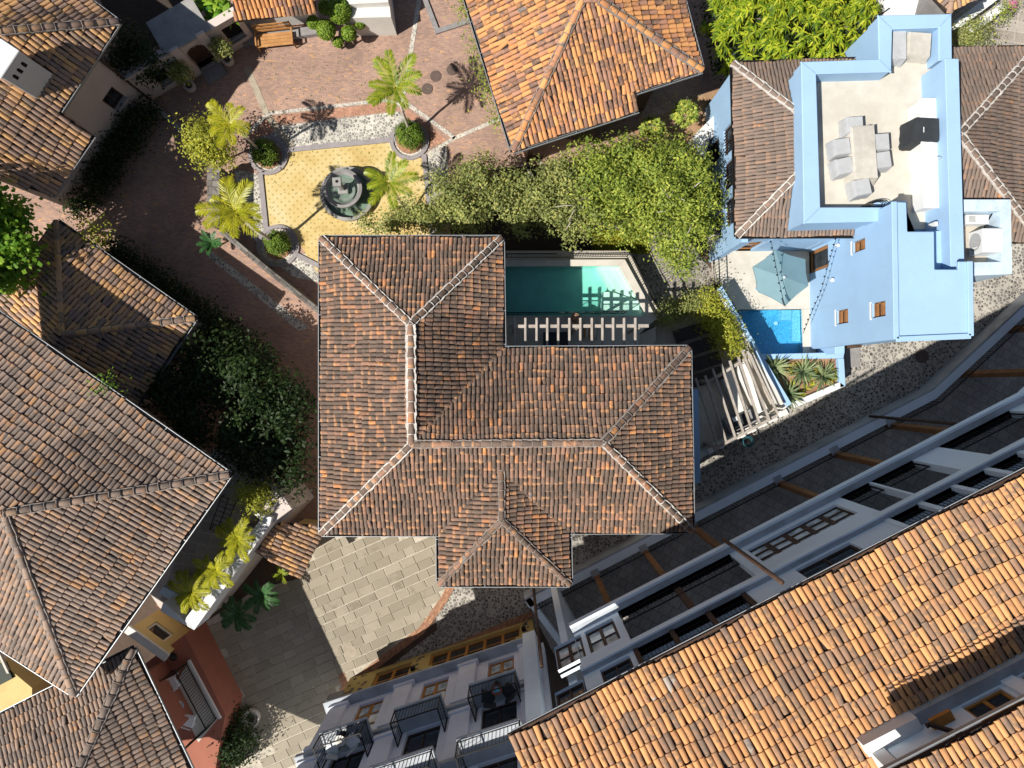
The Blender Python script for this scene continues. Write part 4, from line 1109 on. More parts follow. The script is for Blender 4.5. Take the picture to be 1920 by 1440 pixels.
# west wall under the eaves with grilled windows
ww = Wall(tuple((P(1378, 445, ZW) + V((0.32, 0, 0))).xy), tuple((P(1370, 118, ZW) + V((0.32, 0, 0))).xy))
hs = []
for y0, y1 in ((285, 232), (352, 300), (423, 372)):
    u0, _ = ww.sz(1368, y0); u1, _ = ww.sz(1368, y1); hs.append((u0, u1, 2.9, 4.6))
for y0, y1 in ((300, 258), (380, 335), (450, 405)):
    u0, _ = ww.sz(1345, y0); u1, _ = ww.sz(1345, y1); hs.append((u0, u1, 0.3, 2.2))
ww.panel(blu, -0.2, ww.len, 0, ZW - 0.12, hs, M['blue'])
for h in hs: ww.window(blu, h, M['wood_dark'], M['glass'], 2, 1, bars=9 if h[2] > 1 else 0)
ws_ = Wall(tuple((P(1378, 447, ZW) + V((0.32, 0.32, 0))).xy), tuple((P(1660, 446, ZW) + V((0, 0.32, 0))).xy))
h3 = [(1.2, 2.6, 0.6, 2.9), (3.4, 4.6, 0.6, 2.8)]
ws_.panel(blu, 0, ws_.len, 0, ZW - 0.12, h3, M['blue'])
for h in h3: ws_.window(blu, h, M['wood_brown'], M['glass'], 2, 2)
# roof terrace
ZF, ZP, ZQ = 6.35, 7.25, 8.0
body = [(1506, 119), (1650, 114), (1648, 32), (1781, 29), (1784, 110), (1797, 111), (1803, 378), (1672, 380), (1671, 411), (1510, 415)]
MB().prism(offset_poly(xy(body, ZP), 0.02), 0.0, ZF).build('wall', M['blue'], blu)
fl = MB(); fl.prism(offset_poly(xy(body, ZP), 0.30), ZF, ZF + 0.01); fl.build('terrace_floor', M['cream_floor'], blu)
MB().prism(xy([(1698, 360), (1745, 360), (1745, 430), (1700, 430)], ZF), 5.0, ZF + 0.012).build('stair_landing', M['cream_floor'], blu)
for seg, zt in (([(1504, 117), (1529, 137), (1537, 390), (1509, 417)], ZP), ([(1504, 117), (1650, 112), (1670, 133), (1529, 137)], ZP), ([(1650, 112), (1648, 30), (1672, 53), (1670, 133)], ZP),
                ([(1648, 30), (1783, 27), (1762, 50), (1672, 53)], ZP), ([(1783, 27), (1784, 109), (1762, 112), (1762, 50)], ZP), ([(1509, 417), (1537, 390), (1668, 390), (1671, 413)], ZP)):
    q = xy(seg, zt); o = MB().prism(offset_poly(q, 0.004), ZF, zt - 0.1).build('parapet', M['blue'], blu)
    MB().prism(offset_poly(q, -0.035), zt - 0.1, zt - 0.0).build('coping', M['blue'], o, bevel=0.03)
o = MB().prism(xy([(1772, 109), (1798, 110), (1809, 505), (1783, 505)], ZQ), 5.0, ZQ).build('parapet', M['blue'], blu, bevel=0.02)
MB().prism(xy([(1696, 374), (1800, 374), (1806, 432), (1698, 432)], ZP), 0.0, ZF - 0.05).build('wall', M['blue'], blu)
MB().prism(xy([(1698, 433), (1790, 433), (1800, 520), (1698, 520)], 7.4), 0.0, 7.4).build('wall', M['blue'], blu)
MB().prism(xy([(1674, 378), (1700, 379), (1702, 396), (1674, 396)], ZP), ZF, ZP).build('parapet', M['blue'], blu)
MB().prism(xy([(1752, 416), (1757, 416), (1757, 424), (1752, 424)], ZQ - 0.5), ZQ - 0.9, ZQ - 0.45).build('wall_lamp', M['white_clean'], blu)
# tall flat-roofed block with three small windows
ZK = 8.5
blk = [(1676, 378), (1700, 379), (1702, 434), (1752, 434), (1753, 505), (1797, 505), (1797, 490), (1818, 490), (1820, 630), (1680, 636)]
bxy = xy(blk, ZK)
MB().prism(xy([(1700, 384), (1701, 436), (1750, 436), (1750, 507), (1816, 507), (1816, 626), (1705, 631)], ZK), 0.0, ZK - 0.155).build('wall', M['blue'], blu)
MB().prism(bxy, ZK - 0.15, ZK).build('flat_roof', M['blue'], blu, bevel=0.03)
for i, (p, q) in enumerate(((blk[8], blk[9]), (blk[9], blk[0]), (blk[7], blk[8]))):
    MB().bar(P(*p, ZK + .05), P(*q, ZK + .05), 0.22, 0.1).build('roof_edge', M['blue'], blu, bevel=0.02)
wb_ = Wall((bxy[9][0] + 0.02, bxy[9][1] + 0.0), (bxy[0][0] + 0.02, bxy[0][1]))
hs = []
for x0, y0, x1, y1 in ((1568, 609, 1590, 578), (1634, 597, 1660, 563), (1598, 476, 1622, 445)):
    u0, z0 = wb_.sz(x0, y0); u1, z1 = wb_.sz(x1, y1); hs.append((u0, u1, z0, z1))
u0, _ = wb_.sz(1535, 507); u1, _ = wb_.sz(1535, 465); dh = (u0, u1, 0.6, 2.7)
wb_.panel(blu, 0.0, wb_.len - 0.02, 0, ZK - 0.16, hs + [dh], M['blue'], th=0.25)
for h in hs:
    w_ = wb_.window(blu, h, M['wood_brown'], M['glass'], 1, 2, fw=0.06, mull=0.09, rec=0.16)
    m_ = MB(); 
    for zz in (0.18, 0.6): wb_.boxm(m_, h[0] + 0.06, h[1] - 0.06, h[2] + (h[3] - h[2]) * zz, h[2] + (h[3] - h[2]) * (zz + 0.16), -0.14, -0.04)
    m_.build('louvre', M['wood_brown'], w_)
    m_ = MB(); wb_.boxm(m_, h[0] - 0.06, h[1] + 0.06, h[2] - 0.06, h[2], -0.02, 0.05); m_.build('sill', M['white_clean'], w_)
dw = wb_.window(blu, dh, M['wood_brown'], M['glass'], 1, 1, fw=0.16, rec=0.1, name='door')
for k_, h in enumerate(((1565, 525), (1575, 460))):
    u, z = wb_.sz(*h); m_ = MB(); m_.lathe(tuple(wb_.pt(u, z - 0.1, 0.12)), [(0.05, 0), (0.09, 0.05), (0.09, 0.18), (0.03, 0.22)], 10); m_.bar(wb_.pt(u, z, 0), wb_.pt(u, z, 0.14), 0.03); m_.build('wall_lamp', M['plastic_white'], blu)
# garage opening on the street side
sg = Wall(bxy[8], bxy[9]); u0, _ = sg.sz(1700, 640)
# yard with air conditioner behind stained parapets
ZY = 6.9
for seg in ([(1806, 374), (1895, 374), (1875, 396), (1806, 397)], [(1895, 374), (1898, 514), (1877, 491), (1875, 396)], [(1898, 514), (1818, 517), (1818, 492), (1877, 491)]):
    MB().prism(offset_poly(xy(seg, ZY), 0.003), 0, ZY).build('yard_wall', M['blue_stained'], blu)
MB().prism(xy([(1790, 380), (1885, 380), (1888, 500), (1790, 500)], ZY), 3.0, 6.05).build('yard_floor', M['terrace_floor'], blu)

# right-hand neighbour
nb = thing('neighbour_house', 'brown tiled house with thick white hip mortar behind the blue terrace', 'house', tuple(P(1880, 270, 0)))
a, b, c1, d1, ap = (1690, 93), (1944, 89), (1950, 452), (1770, 452), (1798, 252)
ZN = 5.6
fs = [Face(a, b, ZN, (*ap, 7.2), [a, b, ap]), Face(b, c1, ZN, (*ap, 7.2), [b, c1, ap]), Face(d1, c1, ZN, (*ap, 7.2), [d1, c1, ap])]
rn_ = build_roof(nb, fs, 0.17, 0.43, M['tile_blue'], 81, pick=(1870, 260))
ridge(rn_, [P(*b, ZN + .03), P(*ap, 7.25)], M['tile_blue'], 0.12, 0.42, M['mortar'], 3, side=0.07)
ridge(rn_, [P(*c1, ZN + .03), P(*ap, 7.25)], M['tile_blue'], 0.12, 0.42, M['mortar'], 4, side=0.08)
for p, q in ((a, b), (d1, c1)): gutter(nb, P(*p, ZN), P(*q, ZN), out_of(P(*p, ZN), P(*q, ZN), P(1850, 250, ZN)), mat=M['iron'], w=0.09)
house_walls(nb, xy([(1770, 93), b, c1, (1770, 452)], ZN), 0, ZN - 0.15, M['white'], inset=0.5)

# white walls and roof corner at the top right
wv = thing('white_villa', 'white plastered house with small tiled gable seen behind the blue parapet', 'house', tuple(P(1790, -20, 0)))
MB().prism(xy([(1625, -90), (1660, 15), (1645, 62), (1740, 22), (1800, -90)], 4.2), 0, 4.2).build('wall', M['white_clean'], wv)
f_ = Face((1745, -8), (1778, 25), 5.6, (1788, -20, 6.0), [(1738, -16), (1778, 26), (1788, -20), (1770, -60)])
f2_ = Face((1778, 25), (1836, -6), 5.6, (1788, -20, 6.0), [(1778, 26), (1838, -8), (1850, -60), (1788, -20)])
rw = build_roof(wv, [f_, f2_], 0.2, 0.42, M['tile_warm'], 91)
ridge(rw, [P(1778, 25, 5.63), P(1788, -20, 6.05)], M['tile_warm'], 0.14, 0.4, None, 1)
MB().prism(xy([(1745, 0), (1778, 22), (1835, -8), (1820, -60), (1760, -60)], 5.4), 0, 5.4).build('wall', M['stone_grey'], wv)
MB().bar(P(1668, 15, 4.3), P(1622, 48, 4.25), 0.05, 0.03).build('cable', M['iron'], wv)
for k_, (p, q) in enumerate((((1792, 48), (1870, -10)), ((1815, 60), (1862, 26)))):
    t = thing('garden_wall', ('white rendered garden wall running beside the small tiled gable', 'low white planter wall beside the grey paving and pink flowers')[k_], 'wall', tuple(P(*p, 0)))
    MB().bar(P(*p, 0.7), P(*q, 0.7), 0.35, 1.4).build('wall_body', M['white_clean'], t); MB().bar(P(*p, 1.38) , P(*q, 1.38), 0.42, 0.08).build('coping', M['white_clean'], t)

# ================================================================ HOTEL, RIGHT WING
A1 = rad(27.2); D1 = V((math.cos(A1), math.sin(A1), 0)); N1 = V((math.sin(A1), -math.cos(A1), 0))
def HQ(s, n, z=0.0): return D1 * s + N1 * n + V((0, 0, z))
def HW(n, s0=-10.0): return Wall(tuple(HQ(s0, n).xy), tuple(HQ(s0 + 40, n).xy))
A1b = rad(43); D1b = V((math.cos(A1b), math.sin(A1b), 0)); N1b = V((math.sin(A1b), -math.cos(A1b), 0))
def band(mb, n0, n1_, z0, z1, s0, sb, e=9.0):
    """straight run along the facade from s0 to the bend at sb, then e metres further on the bent part"""
    q = [HQ(s0, n0), HQ(sb, n0), HQ(sb, n1_), HQ(s0, n1_)]
    mb.prism([tuple(p.xy) for p in q], z0, z1)
    if e > 0:
        b0 = HQ(sb, n0); b1 = HQ(sb, n0) + N1b * (n1_ - n0)
        mb.prism([tuple(b0.xy), tuple((b0 + D1b * e).xy), tuple((b1 + D1b * e).xy), tuple(b1.xy), tuple(HQ(sb, n1_).xy)], z0, z1)
    return mb
hot = thing('apartment_block', 'tall white apartment block with stepped balconies under a long bright orange tile roof', 'building', tuple(HQ(6, 14)))
band(MB(), 9.88, 9.98, 0, 1.12, -4.4, 18.7).build('terrace_wall', M['ledge'], hot)
band(MB(), 9.981, 10.42, 0, 1.1, -4.4, 18.6).build('terrace_wall', M['hotel_white'], hot)
band(MB(), 10.42, 15.5, 0, 0.6, -4.4, 18.5).build('terrace_floor', M['tile_floor'], hot)
MB().prism([tuple(HQ(s, n).xy) for s, n in ((-4.4, 9.9), (-4.1, 9.9), (-3.6, 13), (-3.9, 13))], 0, 1.1).build('terrace_wall', M['hotel_white'], hot)
b0 = HQ(18.5, 10.5, 0.6)
railing(hot, [HQ(-4.0, 10.5, 0.6), b0, b0 + D1b * 9], 1.05, 0.16)
band(MB(), 15.5, 15.8, 0, 10.2, -4.4, 18.5).build('back_wall', M['hotel_white'], hot)
def s_of(px, py, n):
    p = cast(px, py, HQ(0, n), N1); return p.dot(D1), p.z
for px, py in ((1115, 1073), (1207, 1030), (1307, 990), (1467, 903), (1578, 848), (1685, 793)):
    s, z = s_of(px, py, 10.42)
    m_ = MB(); m_.box(HQ(s, 10.62, 5.3), (0.26, 0.26, 9.5), A1); po = m_.build('post', M['wood_brown'], hot)
    MB().box(HQ(s, 10.62, 9.95), (0.7, 0.3, 0.25), A1).build('post_bracket', M['wood_brown'], po); MB().box(HQ(s, 10.4, 1.14), (0.42, 0.42, 0.08), A1).build('post_base', M['ledge'], po)
for e in (2.2, 5.5):
    q = b0 + D1b * e + N1b * 0.15; MB().box((q.x, q.y, 5.3), (0.26, 0.26, 9.5), A1b).build('post', M['wood_brown'], hot)
# first upper floor
SB = 16.6
band(MB(), 8.9, 9.0, 10.15, 10.47, -2.2, SB).build('floor_band', M['hotel_white'], hot)
band(MB(), 9.001, 9.24, 10.1, 10.45, -2.2, SB).build('ledge', M['ledge'], hot)
band(MB(), 9.241, 14.0, 10.1, 10.44, -2.2, SB).build('balcony_floor', M['tile_floor'], hot)
w2_ = HW(9.24)
def hole(p0, p1, n, z0, z1, wl_):
    u0, _ = wl_.sz(*p0); u1, _ = wl_.sz(*p1); return (min(u0, u1), max(u0, u1), z0, z1)
wins = [hole((1044, 1246), (1096, 1219), 9.24, 10.75, 12.75, w2_), hole((1104, 1214), (1160, 1187), 9.24, 10.75, 12.75, w2_), hole((1424, 1048), (1606, 960), 9.24, 10.8, 12.5, w2_)]
recs = [hole((1174, 1182), (1405, 1068), 9.24, 10.45, 13.3, w2_), hole((1640, 955), (1700, 925), 9.24, 10.45, 13.3, w2_), hole((1702, 922), (1790, 878), 9.24, 10.45, 13.3, w2_), hole((1840, 850), (1990, 775), 9.24, 10.45, 13.3, w2_)]
w2_.panel(hot, 10 - 2.2, 10 + SB + 9, 10.45, 13.84, wins + recs, M['hotel_white'])
for h in wins[:2]: w2_.window(hot, h, M['wood_dark'], M['glass_pale'], 2, 2, fw=0.1, mull=0.12, rec=0.14)
w2_.window(hot, wins[2], M['wood_dark'], M['glass_pale'], 5, 3, fw=0.06, mull=0.17, rec=0.14)
for h in recs:
    railing(hot, [w2_.pt(h[0] + 0.05, 10.45, -0.1), w2_.pt(h[1] - 0.05, 10.45, -0.1)], 1.0, 0.14)
for u in ((recs[0][0] + recs[0][1]) / 2,): MB().box(w2_.pt(u, 12.05, -0.2), (0.22, 0.22, 2.5), A1).build('post', M['wood_dark'], hot)
band(MB(), 11.3, 11.4, 10.44, 13.84, -2.2, SB).build('back_wall', M['hotel_white'], hot)
# second upper floor
band(MB(), 8.98, 9.04, 13.88, 14.2, -2.2, SB).build('floor_band', M['hotel_white'], hot)
band(MB(), 9.041, 9.2, 13.85, 14.18, -2.2, SB).build('ledge', M['ledge'], hot)
band(MB(), 9.201, 14.0, 13.85, 14.17, -2.2, SB).build('balcony_floor', M['hotel_white'], hot)
w3_ = HW(9.2)
rec3 = [hole((1190, 1215), (1392, 1112), 9.2, 14.18, 15.8, w3_), hole((1690, 985), (1960, 855), 9.2, 14.18, 15.8, w3_)]
win3 = [hole((1040, 1300), (1092, 1275), 9.2, 14.35, 15.6, w3_), hole((1125, 1258), (1180, 1230), 9.2, 14.35, 15.6, w3_), hole((1500, 1075), (1600, 1020), 9.2, 14.35, 15.6, w3_)]
w3_.panel(hot, 10 - 2.2, 10 + SB + 9, 14.18, 15.9, rec3 + win3, M['hotel_white'])
for h in win3: w3_.window(hot, h, M['wood_dark'], M['glass'], 2, 1)
for h in rec3:
    n_ = max(2, int((h[1] - h[0]) / 1.15))
    for i in range(n_ + 1):
        u = h[0] + (h[1] - h[0]) * i / n_
        MB().box(w3_.pt(u, 15.0, -0.05), (0.16, 0.18, 1.62), A1).build('post', M['wood_dark'] if h is rec3[0] else M['hotel_white'], hot)
    railing(hot, [w3_.pt(h[0], 14.18, -0.12), w3_.pt(h[1], 14.18, -0.12)], 0.8, 0.13)
band(MB(), 10.2, 10.3, 14.18, 15.9, -2.2, SB).build('back_wall', M['hotel_white'], hot)
# downpipes
for p, q, zz in (((1003, 1128), 0, (0.5, 10.2)), ((1366, 1020), 0, (10.2, 15.8)), ((1690, 786), 0, (0.5, 10.1))):
    s, z = s_of(p[0], p[1], 9.85 if zz[0] < 1 else 8.8)
    n_ = 9.85 if zz[0] < 1 else 8.74
    MB().tube([HQ(s, n_, zz[0]), HQ(s, n_ - 0.02, (zz[0] + zz[1]) / 2), HQ(s, n_, zz[1])], 0.075, 8).build('downpipe', M['wood_dark'], hot, smooth=True)
# roof
def hp(s, n, z): return to_px(HQ(s, n, z))
SL = 0.33
EN = 9.03
def rz_(n): return 16.0 + SL * (n - EN)
e0, e1 = hp(-4.75, EN, 16.0), hp(24, EN, 16.0)
s_d, _z = s_of(1634, 1387, 13.2)
p13 = cast(1634, 1387, HQ(0, EN, 16.0), V((-N1.x * SL, -N1.y * SL, 1)).normalized())
sD, nD = p13.dot(D1), p13.dot(N1)
main_poly = [e0, e1, hp(24, nD, rz_(nD)), hp(sD, nD, rz_(nD)), hp(sD, 17, rz_(17)), hp(-4.75, 17, rz_(17))]
fH = Face(e0, e1, 16.0, (*hp(5, 12, rz_(12)), rz_(12)), main_poly)
rh = build_roof(hot, [fH], 0.19, 0.45, M['tile_hotel'], 101, pick=(1420, 1200))
g_ = MB().bar(HQ(-4.75, 9.0, 15.93), HQ(24, 9.0, 15.93), 0.08, 0.10).build('eave_board', M['wood_dark'], hot)
MB().bar(HQ(-4.6, 8.96, 15.86), HQ(24, 8.96, 15.86), 0.04, 0.04).build('gutter_lip', M['ledge'], g_)
MB().prism([tuple(HQ(s, n).xy) for s, n in ((-2.9, 9.8), (-2.6, 9.8), (-2.6, 18), (-2.9, 18))], 0, 15.4).build('side_wall', M['hotel_white'], hot)
# set-back attic with wooden windows and its own roof
aw = Wall(tuple(HQ(sD + 0.15, nD + 0.12).xy), tuple(HQ(sD + 20, nD + 0.12).xy))
za = rz_(nD); zt = 19.5; nE = 12.35
ho = []
u = 2.3
while u < 12: ho.append((u, u + 1.15, za + 0.28, za + 1.7)); u += 1.75
aw.panel(hot, 0, 14, za - 0.3, zt, ho, M['hotel_white'])
for h in ho: aw.window(hot, h, M['wood_orange'], M['glass'], 2, 2, fw=0.08, mull=0.1, rec=0.1)
for h in ho[:-1]:
    m_ = MB(); aw.boxm(m_, h[1] + 0.12, h[1] + 0.5, za + 0.2, zt - 0.1, 0.003, 0.10); m_.build('pilaster', M['hotel_white'], hot, bevel=0.02)
m_ = MB(); aw.boxm(m_, -0.1, 14, za - 0.05, za + 0.2, 0.004, 0.34); m_.build('attic_ledge', M['ledge'], hot)
m_ = MB(); aw.boxm(m_, -0.5, 1.1, za - 0.2, za + 0.4, 0.005, 0.36); m_.build('attic_parapet', M['white_clean'], hot)
m_ = MB(); m_.prism([tuple(HQ(s, n).xy) for s, n in ((sD - 0.25, nD + 0.05), (sD + 0.1, nD + 0.05), (sD + 0.1, 19), (sD - 0.25, 19))], za - 0.6, zt - 0.05); m_.build('side_wall', M['white_clean'], hot)
m_ = MB(); m_.tube([aw.pt(1.15, za + 0.6, 0.2), aw.pt(1.25, za + 0.6, 0.2), aw.pt(2.0, zt, 0.1)], 0.07, 8); m_.build('downpipe', M['wood_dark'], hot, smooth=True)
m_ = MB(); aw.boxm(m_, 1.3, 1.9, za + 0.5, za + 0.62, 0.0, 0.28); m_.build('timber_end', M['wood_orange'], hot)
e0 = hp(sD - 0.9, nE, zt); e1 = hp(sD + 16, nE, zt)
fH2 = Face(e0, e1, zt, (*hp(sD + 5, nE + 3, zt + 3 * SL), zt + 3 * SL), [e0, e1, hp(sD + 16, nE + 5, zt + 5 * SL), hp(sD - 0.9, nE + 5, zt + 5 * SL)])
rh2 = build_roof(hot, [fH2], 0.165, 0.4, M['tile_hotel'], 111, quota=60)
rh2.name = 'attic_roof'
MB().bar(HQ(sD - 0.9, nE - 0.15, zt - 0.03), HQ(sD + 16, nE - 0.15, zt - 0.03), 0.04, 0.1).build('gutter', M['gutter'], hot)

# ================================================================ HOTEL, LEFT WING (curved street front with iron balconies)
A2 = rad(18); D2 = V((math.cos(A2), math.sin(A2), 0)); N2 = V((math.sin(A2), -math.cos(A2), 0))
def LQ(s, n, z=0.0): return D2 * s + N2 * n + V((0, 0, z))
lw = thing('balcony_wing', 'pale lilac building wing with black iron balconies above an ochre stone ground floor', 'building', tuple(LQ(-7, 14)))
S0, S1 = -12.7, -2.75
g0 = Wall(tuple(LQ(S0, 11.92).xy), tuple(LQ(S1, 11.92).xy))
def lh_(p0, p1, z0, z1):
    u0, _ = g0.sz(*p0); u1, _ = g0.sz(*p1); return (u0, u1, z0, z1)
gw = [lh_((693, 1290), (765, 1262), 0.55, 2.5)]
uA, _ = g0.sz(806, 1235); uB, _ = g0.sz(975, 1180)
gw.append((uA, uB, 0.35, 2.5))
g0.panel(lw, 0, g0.len, 0, 3.3, gw, M['ochre'])
g0.window(lw, gw[0], M['wood_orange'], M['glass'], 2, 2, fw=0.12, mull=0.16, rec=0.16)
g0.window(lw, gw[1], M['wood_orange'], M['glass'], 5, 2, fw=0.1, mull=0.16, rec=0.16)
# arched spandrel of the wide window
sp = MB(); nseg = 14; um = (uA + uB) / 2; hw_ = (uB - uA) / 2
arc = [(um - hw_ * math.cos(math.pi * i / nseg), 1.55 + 0.95 * math.sin(math.pi * i / nseg) ** 0.8) for i in range(nseg + 1)]
for (a0, b0_), (a1, b1_) in zip(arc[:-1], arc[1:]):
    g0.boxm(sp, a0, a1 + 1e-4, max(b0_, b1_) - 0.06, 2.56, -0.02, 0.03)
sp.build('arch_surround', M['ochre'], lw)
# patches of rubble stone
rr = random.Random(5)
for u0, u1 in ((0.05, gw[0][0] - 0.25), (gw[0][1] + 0.15, uA - 0.25), (uB + 0.1, g0.len - 0.05)):
    n_ = int((u1 - u0) * 18)
    for i in range(max(4, n_)):
        u = rr.uniform(u0 + 0.1, u1 - 0.1); z = rr.uniform(0.3, 3.0); r_ = rr.uniform(0.07, 0.15)
        pr = [(u + r_ * rr.uniform(.7, 1.1) * math.cos(k * 1.047), z + r_ * rr.uniform(.6, 1) * math.sin(k * 1.047)) for k in range(6)]
        m_ = MB(); f_ = [g0.pt(x, y_, 0.025) for x, y_ in pr]; b_ = [g0.pt(x, y_, -0.01) for x, y_ in pr]
        m_.add(f_ + b_, [tuple(range(6))] + [(k, 6 + k, 6 + (k + 1) % 6, (k + 1) % 6) for k in range(6)]); m_.build('rubble_stone', M['wall_stone'], lw)
for px, py in ((775, 1257), (983, 1183)):
    u, z = g0.sz(px, py); m_ = MB(); g0.boxm(m_, u - 0.1, u + 0.1, z - 0.15, z + 0.1, 0.02, 0.2); m_.build('wall_lantern', M['iron'], lw)
m_ = MB(); g0.boxm(m_, -0.25, g0.len + 0.1, 3.3, 3.42, -0.3, 0.38); g0.boxm(m_, -0.32, g0.len + 0.1, 3.421, 3.62, -0.3, 0.46); m_.build('cornice', M['ledge'], lw, bevel=0.02)
centers = [(-10.66, 'A'), (-7.54, 'B'), (-4.4, 'C')]
uph = []
for s, _n in centers:
    u = s - S0; uph.append((u - 0.62, u + 0.62, 4.0, 7.0)); 
uph2 = [(h[0] - 0.1, h[1] + 0.1, 8.4, 11.2) for h in uph]
uph3 = [(h[0] - 0.1, h[1] + 0.1, 12.5, 14.8) for h in uph]
g0.panel(lw, 0, g0.len + 0.4, 3.62, 16.0, uph + uph2 + uph3, M['lilac'])
for h in uph: 
    g0.window(lw, h, M['wood_orange'], M['glass_pale'], 2, 3, fw=0.1, mull=0.14, rec=0.15)
    m_ = MB(); g0.boxm(m_, h[0] - 0.35, h[1] + 0.35, 7.0, 7.55, 0.003, 0.09); g0.boxm(m_, h[0] - 0.45, h[1] + 0.45, 7.551, 7.75, 0.003, 0.16); m_.build('window_head', M['lilac'], lw, bevel=0.015)
for h in uph2 + uph3: g0.window(lw, h, M['wood_dark'], M['glass'], 2, 2, rec=0.15)
for s in (-12.3, -9.1, -5.97, -3.05):
    u = s - S0
    for z0, z1 in ((3.62, 7.6), (8.3, 12.0)):
        m_ = MB(); g0.boxm(m_, u - 0.42, u + 0.42, z0 + 0.25, z1 - 0.35, 0.004, 0.2); g0.boxm(m_, u - 0.5, u + 0.5, z0, z0 + 0.249, 0.004, 0.27); g0.boxm(m_, u - 0.52, u + 0.52, z1 - 0.349, z1, 0.004, 0.28); m_.build('pilaster', M['lilac'], lw, bevel=0.02)
m_ = MB(); g0.boxm(m_, -0.3, g0.len + 0.2, 7.85, 8.1, 0.002, 0.32); m_.build('string_course', M['ledge'], lw, bevel=0.02)
m_ = MB(); g0.boxm(m_, -0.3, g0.len + 0.2, 12.05, 12.25, 0.002, 0.3); m_.build('string_course', M['ledge'], lw, bevel=0.02)
def balcony(s, z, half=1.0, dep=1.0):
    u = s - S0; m_ = MB(); g0.boxm(m_, u - half, u + half, z, z + 0.18, 0.003, dep); bo = m_.build('balcony', M['ledge'], lw, bevel=0.02)
    zz = z + 0.18; e = 0.05
    railing(bo, [g0.pt(u - half + e, zz, 0.02), g0.pt(u - half + e, zz, dep - e), g0.pt(u + half - e, zz, dep - e), g0.pt(u + half - e, zz, 0.02)], 1.05, 0.13)
    return bo
for s, _n in centers: balcony(s, 8.1)
for s, _n in centers[1:]: balcony(s, 12.26, 1.15)
balcony(-10.66, 12.26, 1.15)
# end wall of the wing
MB().prism([tuple(LQ(s, n).xy) for s, n in ((S0, 12.25), (S0 + 0.3, 12.25), (S0 + 0.3, 20), (S0, 20))], 0, 16).build('end_wall', M['lilac'], lw)
MB().prism([tuple(LQ(s, n).xy) for s, n in ((S0 - 0.3, 11.5), (S0 + 0.45, 11.5), (S0 + 0.45, 12.4), (S0 - 0.3, 12.4))], 2.6, 3.29).build('corner_block', M['concrete'], lw)
s_w = S1 + 0.2
MB().prism([tuple(LQ(s, n).xy) for s, n in ((S1 - 0.4, 11.25), (S1 + 0.2, 11.25), (S1 + 0.2, 11.9), (S1 - 0.4, 11.9))], 3.6, 15.2).build('corner_pier', M['hotel_white'], lw)
MB().prism([tuple(LQ(s, n).xy) for s, n in ((S0 + 0.01, 11.95), (S1 - 0.6, 11.95), (S1 - 0.6, 20), (S0 + 0.01, 20))], 15.6, 15.9).build('flat_roof', M['ledge'], lw)
# ================================================================ FOUNTAIN
fo = P(651, 363, 0.45); fc_ = (fo.x, fo.y, 0)
ft = thing('fountain', 'round stone fountain with a raised water bowl and square pillar in the yellow tiled court', 'fountain', fc_)
R0 = 1.33
MB().lathe(fc_, [(R0 - 0.06, 0), (R0 + 0.02, 0.1), (R0, 0.30), (R0 + 0.06, 0.36), (R0 + 0.06, 0.45), (R0 - 0.10, 0.47), (R0 - 0.14, 0.42), (R0 - 0.16, 0.10), (0.001, 0.09)], 48).build('lower_basin', M['concrete'], ft, smooth=True, auto=True)
MB().lathe(fc_, [(R0 - 0.17, 0.1), (R0 - 0.17, 0.24), (0.001, 0.24)], 48).build('lower_water', M['water_fountain'], ft)
MB().lathe(fc_, [(0.34, 0.1), (0.28, 0.35), (0.22, 0.6), (0.35, 0.85), (0.75, 1.05), (0.90, 1.30), (0.97, 1.36), (0.97, 1.44), (0.84, 1.46), (0.80, 1.38), (0.62, 1.16), (0.001, 1.10)], 40).build('upper_bowl', M['stone_grey'], ft, smooth=True, auto=True)
MB().lathe(fc_, [(0.55, 1.14), (0.72, 1.30), (0.001, 1.30)], 40).build('upper_water', M['water_fountain'], ft)
m_ = MB(); m_.box((fc_[0], fc_[1], 1.25), (0.5, 0.5, 0.3), 0.05); m_.box((fc_[0], fc_[1], 1.9), (0.22, 0.22, 1.0), 0.05); m_.build('pillar', M['concrete'], ft, bevel=0.02)
MB().box((fc_[0], fc_[1], 2.5), (0.42, 0.42, 0.16), 0.05).build('pillar_cap', M['concrete'], ft, bevel=0.02)
MB().lathe((fc_[0], fc_[1], 2.585), [(0.07, 0), (0.07, 0.02), (0.02, 0.025)], 12).build('spout', M['dark'], ft)

